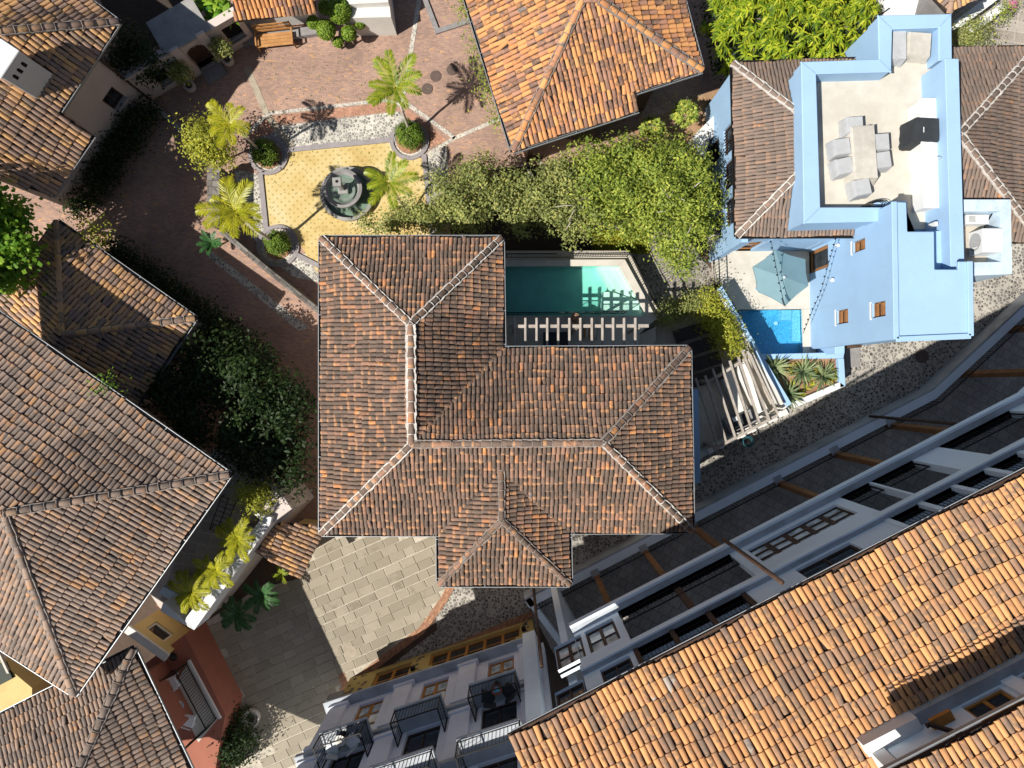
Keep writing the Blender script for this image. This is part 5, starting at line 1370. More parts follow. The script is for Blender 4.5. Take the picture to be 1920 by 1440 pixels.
# planter rings with clipped box bushes
BOX = {}
for i, (x, y, r, bx, by, br, lb) in enumerate(((768, 264, 37, 768, 252, 25, 'clipped round box bush under the tall palm at the fountain court corner'), (504, 292, 37, 496, 286, 24, 'clipped round box bush under the palm by the stone wall'), (522, 462, 40, 520, 456, 22, 'clipped round box bush in the shaded fountain court corner'))):
    p = P(x, y, 0); k = r * CAM_H / FPX
    t = thing('planter_ring', ('round stone planting ring at the tall palm', 'round stone planting ring at the pair of yellow palms', 'round stone planting ring in the shade by the central house')[i], 'planter', (p.x, p.y, 0), 'planting rings')
    MB().lathe((p.x, p.y, 0), [(k, 0), (k, 0.12), (k - 0.2, 0.12), (k - 0.2, 0.03)], 36).build('kerb_ring', M['kerb'], t)
    MB().lathe((p.x, p.y, 0), [(k - 0.2, 0.0), (k - 0.2, 0.04), (0.7, 0.045)], 36).build('pebble_ring', M['cobble_fine'], t)
    MB().lathe((p.x, p.y, 0), [(0.69, 0.0), (0.69, 0.10), (0.55, 0.10), (0.001, 0.07)], 30).build('brick_ring', M['brick_edge'], t)
    zb = 0.6; q = P(bx, by, zb); rb_ = br * (CAM_H - zb) / FPX
    bt = thing('box_bush', lb, 'bush', (q.x, q.y, 0), 'clipped box bushes')
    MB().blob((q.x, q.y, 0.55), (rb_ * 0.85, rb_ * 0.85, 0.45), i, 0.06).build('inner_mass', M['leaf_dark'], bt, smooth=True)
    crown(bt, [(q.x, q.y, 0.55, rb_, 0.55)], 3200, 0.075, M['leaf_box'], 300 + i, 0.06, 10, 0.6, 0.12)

# ================================================================ STONE WALL BESIDE THE COURT
def stone_wall(label, pts, wpx, z, seed):
    t = thing('stone_wall', label, 'wall', tuple(P(*pts[0], 0)))
    k = (CAM_H - z) / FPX; rr = random.Random(seed)
    pp = [P(a, b, z) for a, b in pts]
    for a, b in zip(pp[:-1], pp[1:]):
        d = (b - a); Ln = d.length; d.normalize(); n = V((-d.y, d.x, 0)); hw = wpx * k / 2
        MB().bar(a - V((0, 0, z / 2 + 0.03)), b - V((0, 0, z / 2 + 0.03)), hw * 2 - 0.02, z - 0.06).build('wall_core', M['wall_stone'], t)
        u = 0
        while u < Ln:
            l_ = min(rr.uniform(0.28, 0.5), Ln - u)
            sp_ = rr.uniform(0.4, 0.6)
            for s0, s1 in ((-1, sp_ * 2 - 1), (sp_ * 2 - 1, 1)):
                c0 = a + d * (u + l_ / 2) + n * hw * (s0 + s1) / 2
                MB().box((c0.x, c0.y, z - 0.04 + rr.uniform(-.01, .012)), (l_ - 0.015, hw * (s1 - s0) - 0.015, 0.09), math.atan2(d.y, d.x)).build('cap_stone', M['wall_stone'], t)
            u += l_
stone_wall('grey block wall topped with flat stones left of the fountain court', [(400, 312), (400, 420)], 24, 1.6, 1)
stone_wall('long low stone wall in deep shade running from the court to the house', [(414, 432), (500, 505), (600, 585)], 10, 1.1, 2)

# ================================================================ GATE WALL (top left)
gt = thing('gate_wall', 'beige garden wall with arched gateway and two square openings', 'wall', tuple(P(283, 187, 0)))
gwl = Wall(tuple(P(283, 189, 0).xy), tuple(P(480, 74, 0).xy))
def sq(A_, B_, C2, D_):
    a0, b0_, c0, d0 = gwl.sz(*A_), gwl.sz(*B_), gwl.sz(*C2), gwl.sz(*D_)
    return ((a0[0] + d0[0]) / 2, (b0_[0] + c0[0]) / 2, (c0[1] + d0[1]) / 2, (a0[1] + b0_[1]) / 2)
hA = sq((280, 143), (308, 125), (327, 150), (305, 165)); hB = sq((414, 58), (441, 40), (463, 66), (435, 83))
ua, _ = gwl.sz(364, 118); ub, _ = gwl.sz(398, 101); hC = (ua, ub, 0.25, 2.1)
gwl.panel(gt, 0.0, gwl.len, 0, 2.5, [hA, hB, hC], M['beige_wall'], th=0.3)
for h in (hA, hB):
    m_ = MB(); gwl.boxm(m_, h[0], h[1], h[2], h[3], -0.31, -0.29); m_.build('opening_back', M['dark'], gt)
    m_ = MB()
    for i in range(1, 6):
        u = h[0] + (h[1] - h[0]) * i / 6; gwl.boxm(m_, u - 0.012, u + 0.012, h[2], h[3], -0.2, -0.18)
    m_.build('grille', M['iron'], gt)
    m_ = MB(); gwl.boxm(m_, h[0] - 0.1, h[1] + 0.1, h[2] - 0.08, h[2], -0.05, 0.08); m_.build('sill', M['beige_wall'], gt)
m_ = MB(); gwl.boxm(m_, hC[0], hC[1], 0.25, 2.1, -0.34, -0.31); m_.build('gate', M['wood_dark'], gt)
m_ = MB(); nn = 10; um = (hC[0] + hC[1]) / 2; hw_ = (hC[1] - hC[0]) / 2
for i in range(nn):
    x0 = um - hw_ * math.cos(math.pi * i / nn); x1 = um - hw_ * math.cos(math.pi * (i + 1) / nn)
    zz = 1.55 + 0.5 * math.sin(math.pi * (i + .5) / nn); gwl.boxm(m_, x0, x1, zz, 2.12, -0.3, 0.004)
m_.build('arch_head', M['beige_wall'], gt)
m_ = MB(); gwl.boxm(m_, hC[0] - 0.45, hC[0] - 0.02, 0, 2.75, 0.003, 0.14); m_.build('pier', M['beige_wall'], gt); m_ = MB(); gwl.boxm(m_, hC[1] + 0.02, hC[1] + 0.45, 0, 2.75, 0.003, 0.14); m_.build('pier', M['beige_wall'], gt)
m_ = MB(); gwl.boxm(m_, hC[0] - 0.05, hC[1] + 0.05, 0, 0.13, 0.15, 0.8); gwl.boxm(m_, hC[0], hC[1], 0, 0.25, -0.3, 0.14); m_.build('step', M['stone_grey'], gt)
m_ = MB(); gwl.boxm(m_, hC[0] - 0.75, hC[1] + 0.75, 2.52, 2.64, -1.75, 0.1); m_.build('gate_roof', M['concrete'], gt)
m_ = MB(); gwl.boxm(m_, -0.05, gwl.len, 2.501, 2.56, -0.36, 0.06); m_.build('coping', M['beige_wall'], gt)
lam = MB(); cL = gwl.pt(um, 1.75, -0.25); lam.lathe(tuple(cL), [(0.02, 0.12), (0.07, 0.08), (0.07, -0.08), (0.02, -0.1)], 8); lam.build('gate_lantern', M['metal'], gt)

# pavilion with white wall, swing bench
pv = thing('garden_pavilion', 'low pavilion with red clay tile roof and white wall behind the wooden bench', 'pavilion', tuple(P(515, 10, 0)))
fP = Face((440, 40), (592, 22), 3.2, (515, -60, 4.6), [(440, 40), (592, 22), (586, -70), (430, -70)])
rp_ = build_roof(pv, [fP], 0.2, 0.42, M['tile_orange'], 121, quota=250)
bw = Wall(tuple(P(478, 56, 0).xy), tuple(P(600, 40, 0).xy)); bw.panel(pv, 0, bw.len, 0, 3.0, [], M['white'])
MB().prism(xy([(455, 66), (600, 46), (600, 62), (455, 84)], 0.3), 0, 0.3).build('stone_bench_ledge', M['stone_grey'], pv)
wc_ = thing('white_annexe', 'white rendered annexe wall behind the clipped round topiary', 'building', tuple(P(690, 10, 0)))
MB().prism(xy([(640, 34), (733, 32), (722, -60), (640, -60)], 1.8), 0, 1.8).build('wall', M['white'], wc_); MB().prism(xy([(650, 8), (728, 4), (722, -60), (640, -60)], 2.2), 1.8, 2.2).build('parapet', M['white'], wc_)
# bench
bc = P(515, 68, 0.5); br_ = rad(6)
bn = thing('bench', 'wide brown wooden bench with plank seat and raised back by the pavilion', 'bench', (bc.x, bc.y, 0))
rz = Matrix.Rotation(br_, 3, 'Z')
def bp(x, y, z): q = rz @ V((x, y, 0)); return V((bc.x + q.x, bc.y + q.y, z))
for i in range(4): MB().bar(bp(-0.9, -0.42 + i * 0.17, 0.5), bp(0.9, -0.42 + i * 0.17, 0.5), 0.155, 0.04).build('seat_plank', M['wood_bench'], bn)
for i in range(3): MB().bar(bp(-0.9, 0.26 + i * 0.05, 0.66 + i * 0.17), bp(0.9, 0.26 + i * 0.05, 0.66 + i * 0.17), 0.03, 0.15).build('back_plank', M['wood_bench'], bn)
for sx in (-0.93, 0.93):
    MB().bar(bp(sx, -0.5, 0.72), bp(sx, 0.4, 0.72), 0.07, 0.05).build('armrest', M['wood_bench'], bn)
    for sy, zt_ in ((-0.46, 0.7), (0.36, 1.1)): MB().bar(bp(sx, sy, 0), bp(sx, sy, zt_), 0.07, 0.07).build('leg', M['wood_bench'], bn)
# potted shrubs by the gate
for i, (x, y, px, py, lb) in enumerate(((353, 159, 340, 138, 'potted shrub in a pale round pot left of the arched gateway'), (425, 110, 415, 92, 'potted shrub in a pale round pot right of the arched gateway'))):
    p = P(x, y, 0.5); t = thing('potted_shrub', lb, 'potted plant', (p.x, p.y, 0), 'potted shrubs at the gate')
    MB().lathe((p.x, p.y, 0), [(0.18, 0), (0.27, 0.15), (0.28, 0.38), (0.26, 0.48), (0.30, 0.52), (0.25, 0.53), (0.23, 0.46)], 20).build('pot', M['pot_pale'], t, smooth=True)
    MB().lathe((p.x, p.y, 0.45), [(0.24, 0), (0.001, 0.03)], 16).build('soil', M['soil'], t)
    q = P(px, py, 1.5); limbs(t, (p.x, p.y, 0.45), (q.x, q.y, 1.1), [(q.x + .2, q.y, 1.6), (q.x - .2, q.y + .2, 1.6)], 0.03, M['bark'], i)
    crown(t, [(q.x, q.y, 1.5, 0.48, 0.55)], 1300, 0.13, M['leaf_olive'], 400 + i, 0.12)

# ================================================================ MAIN POOL TERRACE
ZPT = 2.0; ZG = ZPT - 1.0
pt_ = thing('swimming_pool', 'green-blue swimming pool with pale coping between the central house and the alley', 'pool', tuple(P(1070, 545, 0)))
water = [(925, 500), (1160, 498), (1195, 560), (1212, 592), (925, 592)]
cop_o = [(925, 487), (1172, 486), (1212, 560), (1232, 598), (925, 598)]
wx = xy(water, ZPT); cx_ = xy(cop_o, ZPT)
for i in (0, 1, 2):
    MB().prism([cx_[i], cx_[i + 1], wx[i + 1], wx[i]], 0, ZPT).build('coping', M['cream_floor'], pt_, bevel=0.015)
MB().prism(xy([(925, 592), (1212, 592), (1232, 598), (1232, 600), (925, 600)], ZPT), 0, ZPT + 0.002).build('coping', M['cream_floor'], pt_)
MB().prism(wx, 0.0, ZG + 0.03).build('pool_floor', M['pool_plaster'], pt_)
# shallow shelf and steps at the far end
for i, (x0, x1, zz) in enumerate(((1120, 1225, ZG + 0.45), (1132, 1225, ZG + 0.58), (1148, 1225, ZG + 0.72))):
    pl_ = xy([(x0, 498), (1160, 498), (1195, 560), (x0 + 28, 546)], ZPT) if i < 3 else None
    MB().prism(offset_poly(pl_, 0.004 * (i + 1)), ZG + 0.03, zz).build('pool_step', M['pool_plaster'], pt_)
MB().prism(offset_poly(xy([(1132, 545), (1150, 546), (1195, 560), (1212, 592), (1128, 592)], ZPT), 0.006), ZG + 0.03, ZG + 0.66).build('pool_shelf', M['pool_plaster'], pt_)
MB().prism(offset_poly(wx, 0.004), ZG + 0.031, ZPT - 0.07).build('water', M['water_green'], pt_)
MB().prism(xy([(925, 600), (1228, 600), (1200, 625), (1196, 668), (925, 668)], ZPT), 0, ZPT - 0.003).build('pool_deck', M['cream_floor'], kind='structure')
ZPT = 1.0
MB().prism(xy([(1190, 600), (1232, 600), (1265, 580), (1325, 560), (1345, 560), (1395, 660), (1470, 770), (1400, 810), (1305, 860), (1280, 860), (1280, 668), (1190, 668)], ZPT), 0, ZPT - 0.003).build('patio', M['terrace_floor'], kind='structure')
for k_ in range(3): MB().prism(xy([(1198 + k_ * 7, 628), (1230, 612), (1230, 640), (1197 + k_ * 7, 662)], 1.75 - k_ * .25), 0.99, 1.75 - k_ * .25).build('deck_step', M['terrace_floor'], kind='structure')
ZPT = 2.0
# fence of the pool
fn_ = thing('pool_fence', 'black iron fence with pale posts along the alley side of the green pool', 'fence', tuple(P(1180, 480, 0)))
f0 = [P(950, 483, ZPT), P(1068, 483, ZPT), P(1175, 481, ZPT), P(1203, 535, ZPT), P(1236, 594, ZPT)]
railing(fn_, f0, 1.0, 0.12)
MB().prism(xy([(930, 470), (1178, 470), (1222, 560), (1243, 596), (1232, 600), (1212, 560), (1172, 486), (930, 487)], 1.7), 0, 1.7).build('fence_base', M['terrace_floor'], fn_)
# inner low fence at the pergola
f2 = thing('pool_guard', 'low iron guard rail between the green pool and the pergola', 'railing', tuple(P(1040, 592, 0)))
railing(f2, [P(948, 590, ZPT), P(1060, 589, ZPT), P(1168, 588, ZPT)], 0.9, 0.14)

def pergola(label, z, beams, rafters, posts, w=0.12, group=None):
    t = thing('pergola', label, 'pergola', (*P(*rafters[0][0], z).xy, 0), group)
    for p, q in beams: MB().bar(P(*p, z), P(*q, z), w * 1.2, 0.16).build('beam', M['wood_grey'], t, bevel=0.01)
    for p, q in rafters: MB().bar(P(*p, z + 0.16), P(*q, z + 0.16), w * 0.8, 0.14).build('rafter', M['wood_grey'], t, bevel=0.01)
    for p in posts:
        a = P(*p, z); MB().bar((a.x, a.y, 2.0 if z > 5 else 1.0), (a.x, a.y, z - 0.08), 0.14, 0.14).build('post', M['wood_grey'], t)
    return t
xs_ = [965, 985, 1006, 1026, 1046.6, 1067.5, 1088, 1109.6, 1129.4, 1149.5, 1170, 1191]
pergola('weathered grey timber pergola between the green pool and the tile roof', 5.7, [((954, 612), (1216, 611))], [((x, 596), (x, 652)) for x in xs_], [(965, 612), (1085, 612), (1205, 611)])
pergola('slanting grey timber pergola over cushioned benches beside the blue pool wall', 3.1, [((1326, 718), (1405, 668)), ((1338, 842), (1458, 778))],
        [((1304, 709), (1346, 836)), ((1322, 704), (1361, 827)), ((1336, 691), (1379, 821)), ((1352, 683), (1394, 812)), ((1368, 676), (1408, 802)), ((1384, 669), (1424, 793)), ((1391, 656), (1443, 789)), ((1401, 658), (1458, 775))], [(1330, 715), (1402, 671), (1344, 838), (1454, 781)])
ZPT = 1.0
# sun loungers
LGL = ('dark sun lounger nearest the ivy hedge end of the patio row', 'dark sun lounger second from the hedge in the patio row', 'dark sun lounger third from the hedge in the patio row', 'dark sun lounger beside the slanting pergola')
for i, (x, y) in enumerate(((1298, 622), (1308, 651), (1316, 680), (1322, 708))):
    z = ZPT; a = rad(18); p = P(x, y, z + 0.3); rzm = Matrix.Rotation(a, 3, 'Z')
    def lp(u, v, w_): q = rzm @ V((u, v, 0)); return V((p.x + q.x, p.y + q.y, z + w_))
    t = thing('sun_lounger', LGL[i], 'sun lounger', (p.x, p.y, z), 'sun loungers on the patio')
    MB().add([lp(-0.95, -.32, .30), lp(.25, -.32, .30), lp(.25, .32, .30), lp(-.95, .32, .30), lp(-0.95, -.32, .38), lp(.25, -.32, .38), lp(.25, .32, .38), lp(-.95, .32, .38)], [(3, 2, 1, 0), (4, 5, 6, 7), (0, 1, 5, 4), (1, 2, 6, 5), (2, 3, 7, 6), (3, 0, 4, 7)]).build('seat', M['lounger'], t, bevel=0.02)
    MB().add([lp(.28, -.32, .32), lp(.9, -.32, .5), lp(.9, .32, .5), lp(.28, .32, .32), lp(.26, -.32, .40), lp(.88, -.32, .58), lp(.88, .32, .58), lp(.26, .32, .40)], [(3, 2, 1, 0), (4, 5, 6, 7), (0, 1, 5, 4), (1, 2, 6, 5), (2, 3, 7, 6), (3, 0, 4, 7)]).build('backrest', M['lounger'], t, bevel=0.02)
    for u, v in ((-.85, -.28), (-.85, .28), (.8, -.28), (.8, .28)): MB().bar(lp(u, v, 0), lp(u, v, .3), .05, .05).build('leg', M['wood_dark'], t)
# patio furniture under the slanting pergola
for i, (a, b, lb) in enumerate((((1358, 690), (1404, 792), 'long white cushioned bench along the middle of the slanting pergola'), ((1384, 676), (1436, 780), 'long white cushioned bench against the pale blue boundary wall'))):
    p, q = P(*a, 1.5), P(*b, 1.5); t = thing('cushioned_bench', lb, 'bench', (p.x, p.y, ZPT), 'white benches under the pergola')
    MB().bar(p - V((0, 0, .35)), q - V((0, 0, .35)), 0.6, 0.3).build('base', M['white'], t); MB().bar(p - V((0, 0, .12)), q - V((0, 0, .12)), 0.56, 0.14).build('cushion', M['cushion'], t, bevel=0.03)
p = P(1392, 790, 1.9); t = thing('covered_grill', 'dark grey covered grill cabinet under the slanting pergola', 'grill', (p.x, p.y, ZPT))
MB().box((p.x, p.y, 1.35), (1.5, 0.7, 0.7), rad(25)).build('cabinet', M['stone_grey'], t, bevel=0.02); MB().box((p.x - .05, p.y, 1.78), (0.9, 0.6, 0.16), rad(25)).build('lid', M['cover_dark'], t, bevel=0.04); MB().box((p.x - .35, p.y + .1, 1.87), (0.25, 0.2, 0.02), rad(25)).build('label_plate', M['plastic_white'], t)
ZPT = 2.0
# small table and lounge chair under the first pergola
p = P(1042, 640, ZPT); t = thing('dining_set', 'dark outdoor table under the timber pergola', 'table', (p.x, p.y, ZPT)); MB().box((p.x, p.y, ZPT + .72), (1.3, 0.8, 0.05)).build('table_top', M['cover_dark'], t)
for sx, sy in ((-.55, -.32), (.55, -.32), (.55, .32), (-.55, .32)): MB().bar((p.x + sx, p.y + sy, ZPT), (p.x + sx, p.y + sy, ZPT + .7), .06, .06).build('leg', M['cover_dark'], t)
p = P(1105, 622, ZPT); t = thing('deck_chair', 'pale striped fabric deck chair under the timber pergola', 'chair', (p.x, p.y, ZPT))
for i in range(6): MB().bar((p.x - .25 + i * .1, p.y - .3, ZPT + .25), (p.x - .25 + i * .1, p.y + .35, ZPT + .6), .09, .03).build('fabric_strip', M['cushion'] if i % 2 else M['wood_bench'], t)
for sx in (-.32, .32):
    MB().bar((p.x + sx, p.y - .4, ZPT), (p.x + sx, p.y + .45, ZPT + .7), .05, .05).build('leg', M['wood_grey'], t)
    MB().bar((p.x + sx, p.y + .4, ZPT), (p.x + sx, p.y - .2, ZPT + .35), .05, .05).build('leg', M['wood_grey'], t)
p = P(1078, 598, ZPT); t = thing('clay_pot', 'small clay pot with orange flowers on the pool edge', 'pot', (p.x, p.y, ZPT)); MB().lathe((p.x, p.y, ZPT), [(0.16, 0), (0.24, .2), (0.26, .4), (0.2, .42), (0.18, .3)], 16).build('pot', M['pot_clay'], t, smooth=True); MB().blob((p.x, p.y, ZPT + .45), (.17, .17, .12), 3, .25).build('flowers', M['pot_clay'], t)
ZPT = 1.0
# turquoise fin wall at the house corner
t = thing('blue_screen_wall', 'narrow turquoise screen wall against the right end of the central house', 'wall', tuple(P(1304, 790, 0)))
MB().prism(xy([(1296, 730), (1308, 730), (1312, 905), (1298, 905)], 3.2), 0, 3.2).build('screen', M['blue'], t, bevel=0.02); MB().prism(offset_poly(xy([(1296, 730), (1308, 730), (1312, 905), (1298, 905)], 3.2), -0.02), 3.2, 3.28).build('cap', M['blue'], t)
# low white wall at the street end of the patio
t = thing('patio_wall', 'low white wall with post blocks along the street end of the patio', 'wall', tuple(P(1400, 820, 0)))
pa, pb = P(1300, 860, 1.6), P(1480, 768, 1.6)
MB().bar((pa.x, pa.y, .8), (pb.x, pb.y, .8), 0.3, 1.6).build('wall_body', M['white'], t)
for i in range(9):
    q = pa.lerp(pb, (i + .5) / 9); MB().box((q.x, q.y, 1.7), (0.26, 0.3, 0.2), rad(28)).build('block', M['white'], t, bevel=0.02)
# coiled hose
p = P(1394, 826, 0.3); t = thing('garden_hose', 'coiled teal garden hose hanging on the patio street wall', 'hose', (p.x, p.y, 0)); m_ = MB()
for k_ in range(4):
    m_.tube([(p.x + (.2 + .03 * k_) * math.cos(i * .5236), p.y + (.2 + .025 * k_) * math.sin(i * .5236), .9 + .04 * k_ + .1 * math.cos(i * .5236 + k_)) for i in range(13)], 0.025, 5)
m_.build('hose_coil', M['hose'], t, smooth=True); MB().bar((p.x, p.y, 0), (p.x, p.y, 1.1), .06, .06).build('hose_hook', M['iron'], t)

# ================================================================ BLUE HOUSE TERRACE AND POOL
ZT2 = 0.6
bp_ = thing('plunge_pool', 'bright blue mosaic plunge pool on the blue house terrace', 'pool', tuple(P(1450, 620, 0)))
pw = [(1383, 582), (1503, 580), (1506, 664), (1428, 666)]
MB().prism(xy([(1330, 440), (1530, 430), (1530, 579), (1383, 580), (1345, 520)], ZT2), 0, ZT2).build('terrace', M['cream_floor'], kind='structure')
MB().prism(xy([(1504, 579.5), (1530, 579.5), (1530, 672), (1506, 672)], ZT2), 0, ZT2).build('coping', M['cream_floor'], bp_)
pwx = xy(pw, ZT2)
MB().prism(pwx, 0, 0.03).build('pool_floor', M['pool_blue'], bp_)
MB().prism(xy([(1488, 581), (1502, 581), (1504, 640), (1488, 640)], ZT2), 0.03, 0.42).build('pool_bench', M['pool_blue'], bp_); MB().prism(xy([(1468, 581), (1487, 581), (1487, 600), (1468, 600)], ZT2), 0.03, 0.42).build('pool_bench', M['pool_blue'], bp_)
MB().prism(offset_poly(pwx, 0.004), 0.031, ZT2 - 0.04).build('water', M['water_blue'], bp_)
MB().lathe((*P(1455, 606, 0.05).xy, 0.03), [(0.1, 0), (0.1, .02), (0.03, .03)], 14).build('drain', M['plastic_white'], bp_)
bw2 = thing('boundary_wall', 'pale blue slanting boundary wall between the ivy patio and the plunge pool', 'wall', tuple(P(1410, 640, 0)))
MB().prism(xy([(1342, 545), (1354, 538), (1428, 666), (1482, 757), (1470, 768), (1415, 665)], 2.1), 0, 2.1).build('wall_body', M['white'], bw2)
MB().prism(offset_poly(xy([(1347, 541), (1354, 537), (1428, 664), (1484, 757), (1476, 762), (1421, 666)], 2.2), -0.01), 2.1, 2.18).build('coping', M['blue'], bw2)
pl = thing('planter_wall', 'white and pale blue walled planter bed holding spiky agaves', 'planter', tuple(P(1505, 720, 0)))
for sg_ in ([(1424, 664), (1584, 660), (1582, 672), (1430, 674)], [(1572, 672), (1583, 672), (1586, 724), (1575, 728)], [(1586, 724), (1488, 766), (1482, 756), (1575, 716)]):
    MB().prism(offset_poly(xy(sg_, 1.5), .004), 0, 1.5).build('planter_side', M['blue'] if sg_[0][0] != 1586 else M['white_clean'], pl, bevel=0.02)
MB().prism(xy([(1430, 674), (1574, 672), (1576, 722), (1484, 757)], 1.2), 0, 1.2).build('soil', M['dirt'], pl)
MB().prism(xy([(1566, 640), (1584, 640), (1584, 662), (1566, 664)], 2.6), 0, 2.6).build('corner_pier', M['blue'], pl, bevel=0.02)
t = thing('street_gate', 'grey metal street gate beside the agave planter', 'gate', tuple(P(1600, 670, 0)))
MB().prism(xy([(1584, 646), (1614, 644), (1612, 688), (1586, 690)], .03), .016, .04).build('threshold', M['stone_grey'], t); MB().prism(xy([(1584, 648), (1616, 646), (1616, 651), (1584, 653)], 2.0), 0, 2.0).build('leaf', M['wood_dark'], t)
# terrace railing
t = thing('terrace_railing', 'dark iron ladder-like railing along the blue house terrace edge', 'railing', tuple(P(1340, 500, 0)))
railing(t, [P(1336, 470, ZT2), P(1339, 545, ZT2)], 1.0, 0.16)
t = thing('balcony_railing', 'black iron railing on the blue house west balcony above the trees', 'railing', tuple(P(1330, 320, 0)))
railing(t, [P(1318, 262, ZT2), P(1322, 300, ZT2), P(1328, 440, ZT2)], 1.0, 0.14)
MB().prism(xy([(1300, 255), (1340, 215), (1345, 250), (1330, 262), (1322, 300), (1310, 300)], 1.4), 0, 1.4).build('balcony_step', M['white'], t)
# parasol
pc = P(1465, 522, 3.0)
t = thing('parasol', 'large hexagonal slate blue parasol shading the blue house terrace', 'umbrella', (pc.x, pc.y, ZT2))
MB().tube([(pc.x, pc.y, ZT2), (pc.x, pc.y, 3.25)], 0.035, 8).build('pole', M['metal'], t); MB().lathe((pc.x, pc.y, ZT2), [(0.35, 0), (0.35, .08), (.06, .14)], 20).build('base', M['concrete'], t)
rim = [P(x, y, 2.75) for x, y in ((1454, 468), (1510, 486), (1516, 536), (1473, 573), (1420, 546), (1412, 500))]
top_ = V((pc.x, pc.y, 3.35))
for i in range(6):
    a, b = rim[i], rim[(i + 1) % 6]; mid = (a + b) / 2 + V((0, 0, .04)); m_ = MB()
    e = (a + b) / 2; e = e + (top_ - e) * 0.04
    m_.add([top_, a, e + V((0, 0, -.02)), b, a - V((0, 0, .10)), e - V((0, 0, .10)), b - V((0, 0, .10))], [(0, 1, 2), (0, 2, 3), (1, 4, 5, 2), (2, 5, 6, 3)]); m_.build('canopy_panel', M['umbrella'], t)
    MB().bar(top_ - V((0, 0, .06)), a - V((0, 0, .05)), .025, .03).build('rib', M['metal'], t)
MB().lathe(tuple(top_), [(.05, -.02), (.06, .04), (.02, .1)], 10).build('finial', M['plastic_white'], t)
# blue armchair
p = P(1425, 532, ZT2); t = thing('armchair', 'light blue armchair half under the slate blue parasol', 'chair', (p.x, p.y, ZT2))
MB().box((p.x, p.y, ZT2 + .35), (.6, .6, .14)).build('seat', M['blue'], t, bevel=.03); MB().box((p.x - .26, p.y, ZT2 + .65), (.1, .6, .5)).build('backrest', M['blue'], t, bevel=.03)
for sy in (-.3, .3): MB().box((p.x, p.y + sy, ZT2 + .52), (.6, .08, .2)).build('armrest', M['blue'], t, bevel=.02)
for sx in (-.25, .25):
    for sy in (-.25, .25): MB().bar((p.x + sx, p.y + sy, ZT2), (p.x + sx, p.y + sy, ZT2 + .3), .05, .05).build('leg', M['blue'], t)
# string lights
t = thing('string_lights', 'string of small lights crossing above the parasol to the blue wall', 'string lights', tuple(P(1460, 480, 0)))
for pts in (([(1446, 452, 4.6), (1455, 500, 3.9), (1468, 560, 3.6), (1473, 575, 3.6)]), ([(1568, 447, 5.0), (1555, 490, 4.3), (1540, 545, 3.6), (1520, 590, 3.0), (1506, 625, 2.2)])):
    q = [P(*a) for a in pts]; MB().tube(q, 0.012, 4).build('cable', M['iron'], t)
    for a, b in zip(q[:-1], q[1:]):
        for k_ in range(4):
            c0 = a.lerp(b, k_ / 4); MB().lathe((c0.x, c0.y, c0.z - .12), [(.02, .12), (.03, .06), (.045, .03), (.001, 0)], 8).build('bulb', M['iron'], t)

# ---------------------------------------------------------------- roof terrace furniture
ZR_ = ZF + 0.012
def covered(name, label, cat, c, d, rzz, h, mat, lean=0.05, group=None, back=None):
    t = thing(name, label, cat, (c.x, c.y, ZR_), group); hx, hy = d[0] / 2, d[1] / 2
    m = Matrix.Rotation(rzz, 3, 'Z'); vs = []; nseg = 7
    def ring(sc, z, wob):
        out = []
        for (x0, y0), (x1, y1) in (((-1, -1), (1, -1)), ((1, -1), (1, 1)), ((1, 1), (-1, 1)), ((-1, 1), (-1, -1))):
            for i in range(nseg):
                u = i / nseg; x = x0 + (x1 - x0) * u; y = y0 + (y1 - y0) * u
                f = sc + wob * math.sin(u * 6.283 * 3 + x0 * 2) ; q = m @ V((x * hx * f, y * hy * f, 0)); out.append(V((c.x + q.x, c.y + q.y, ZR_ + z)))
        return out
    rings = [ring(1.16, 0.02, .05), ring(1.07, h * .5, .03), ring(1.0, h * .93, .012), ring(.92, h, 0)]
    n = nseg * 4; fs = []
    for r_ in rings: vs += r_
    for i in range(3): fs += [(i * n + k, i * n + (k + 1) % n, (i + 1) * n + (k + 1) % n, (i + 1) * n + k) for k in range(n)]
    fs.append(tuple(3 * n + k for k in range(n)))
    MB().add(vs, fs).build('cover', mat, t, smooth=True, auto=True)
    if back:
        bx = m @ V((back[0] * hx * .78, back[1] * hy * .78, 0)); dd = (hx * 2 if abs(back[1]) > .5 else .3, hy * 2 if abs(back[0]) > .5 else .3, .26)
        MB().box((c.x + bx.x, c.y + bx.y, ZR_ + h + .11), (dd[0] * .97, dd[1] * .97, dd[2]), rzz).build('back_cover', mat, t, bevel=.06)
    return t
zc0 = ZR_ + 0.75
covered('dining_table', 'long rectangular dining table under a beige fabric cover on the roof terrace', 'table', P(1622, 284, zc0), (0.98, 2.2), rad(4), 0.75, M['cover_beige'])
for i, (x, y, bk, lb) in enumerate(((1604, 233, (0, 1), 'grey covered chair at the head of the beige table'), (1580, 274, (-1, 0), 'grey covered chair on the left side of the beige table nearer its head'), (1585, 310, (-1, 0), 'grey covered chair on the left side of the beige table nearer its foot'), (1653, 265, (1, 0), 'grey covered chair on the grill side of the beige table nearer its head'), (1656, 299, (1, 0), 'grey covered chair on the grill side of the beige table nearer its foot'), (1618, 350, (0, -1), 'grey covered chair at the foot of the beige table by the parapet'))):
    covered('dining_chair', lb, 'chair', P(x, y, ZR_ + .66), (0.68, 0.68), rad(4 + (i % 3) * 4), 0.66, M['cover_grey'], group='covered chairs round the roof table')
covered('covered_sofa', 'pale grey covered sofa in the roof terrace nook', 'sofa', P(1685, 84, ZR_ + .5), (0.58, 1.2), 0, 0.6, M['cover_grey'], group='covered seats in the terrace nook')
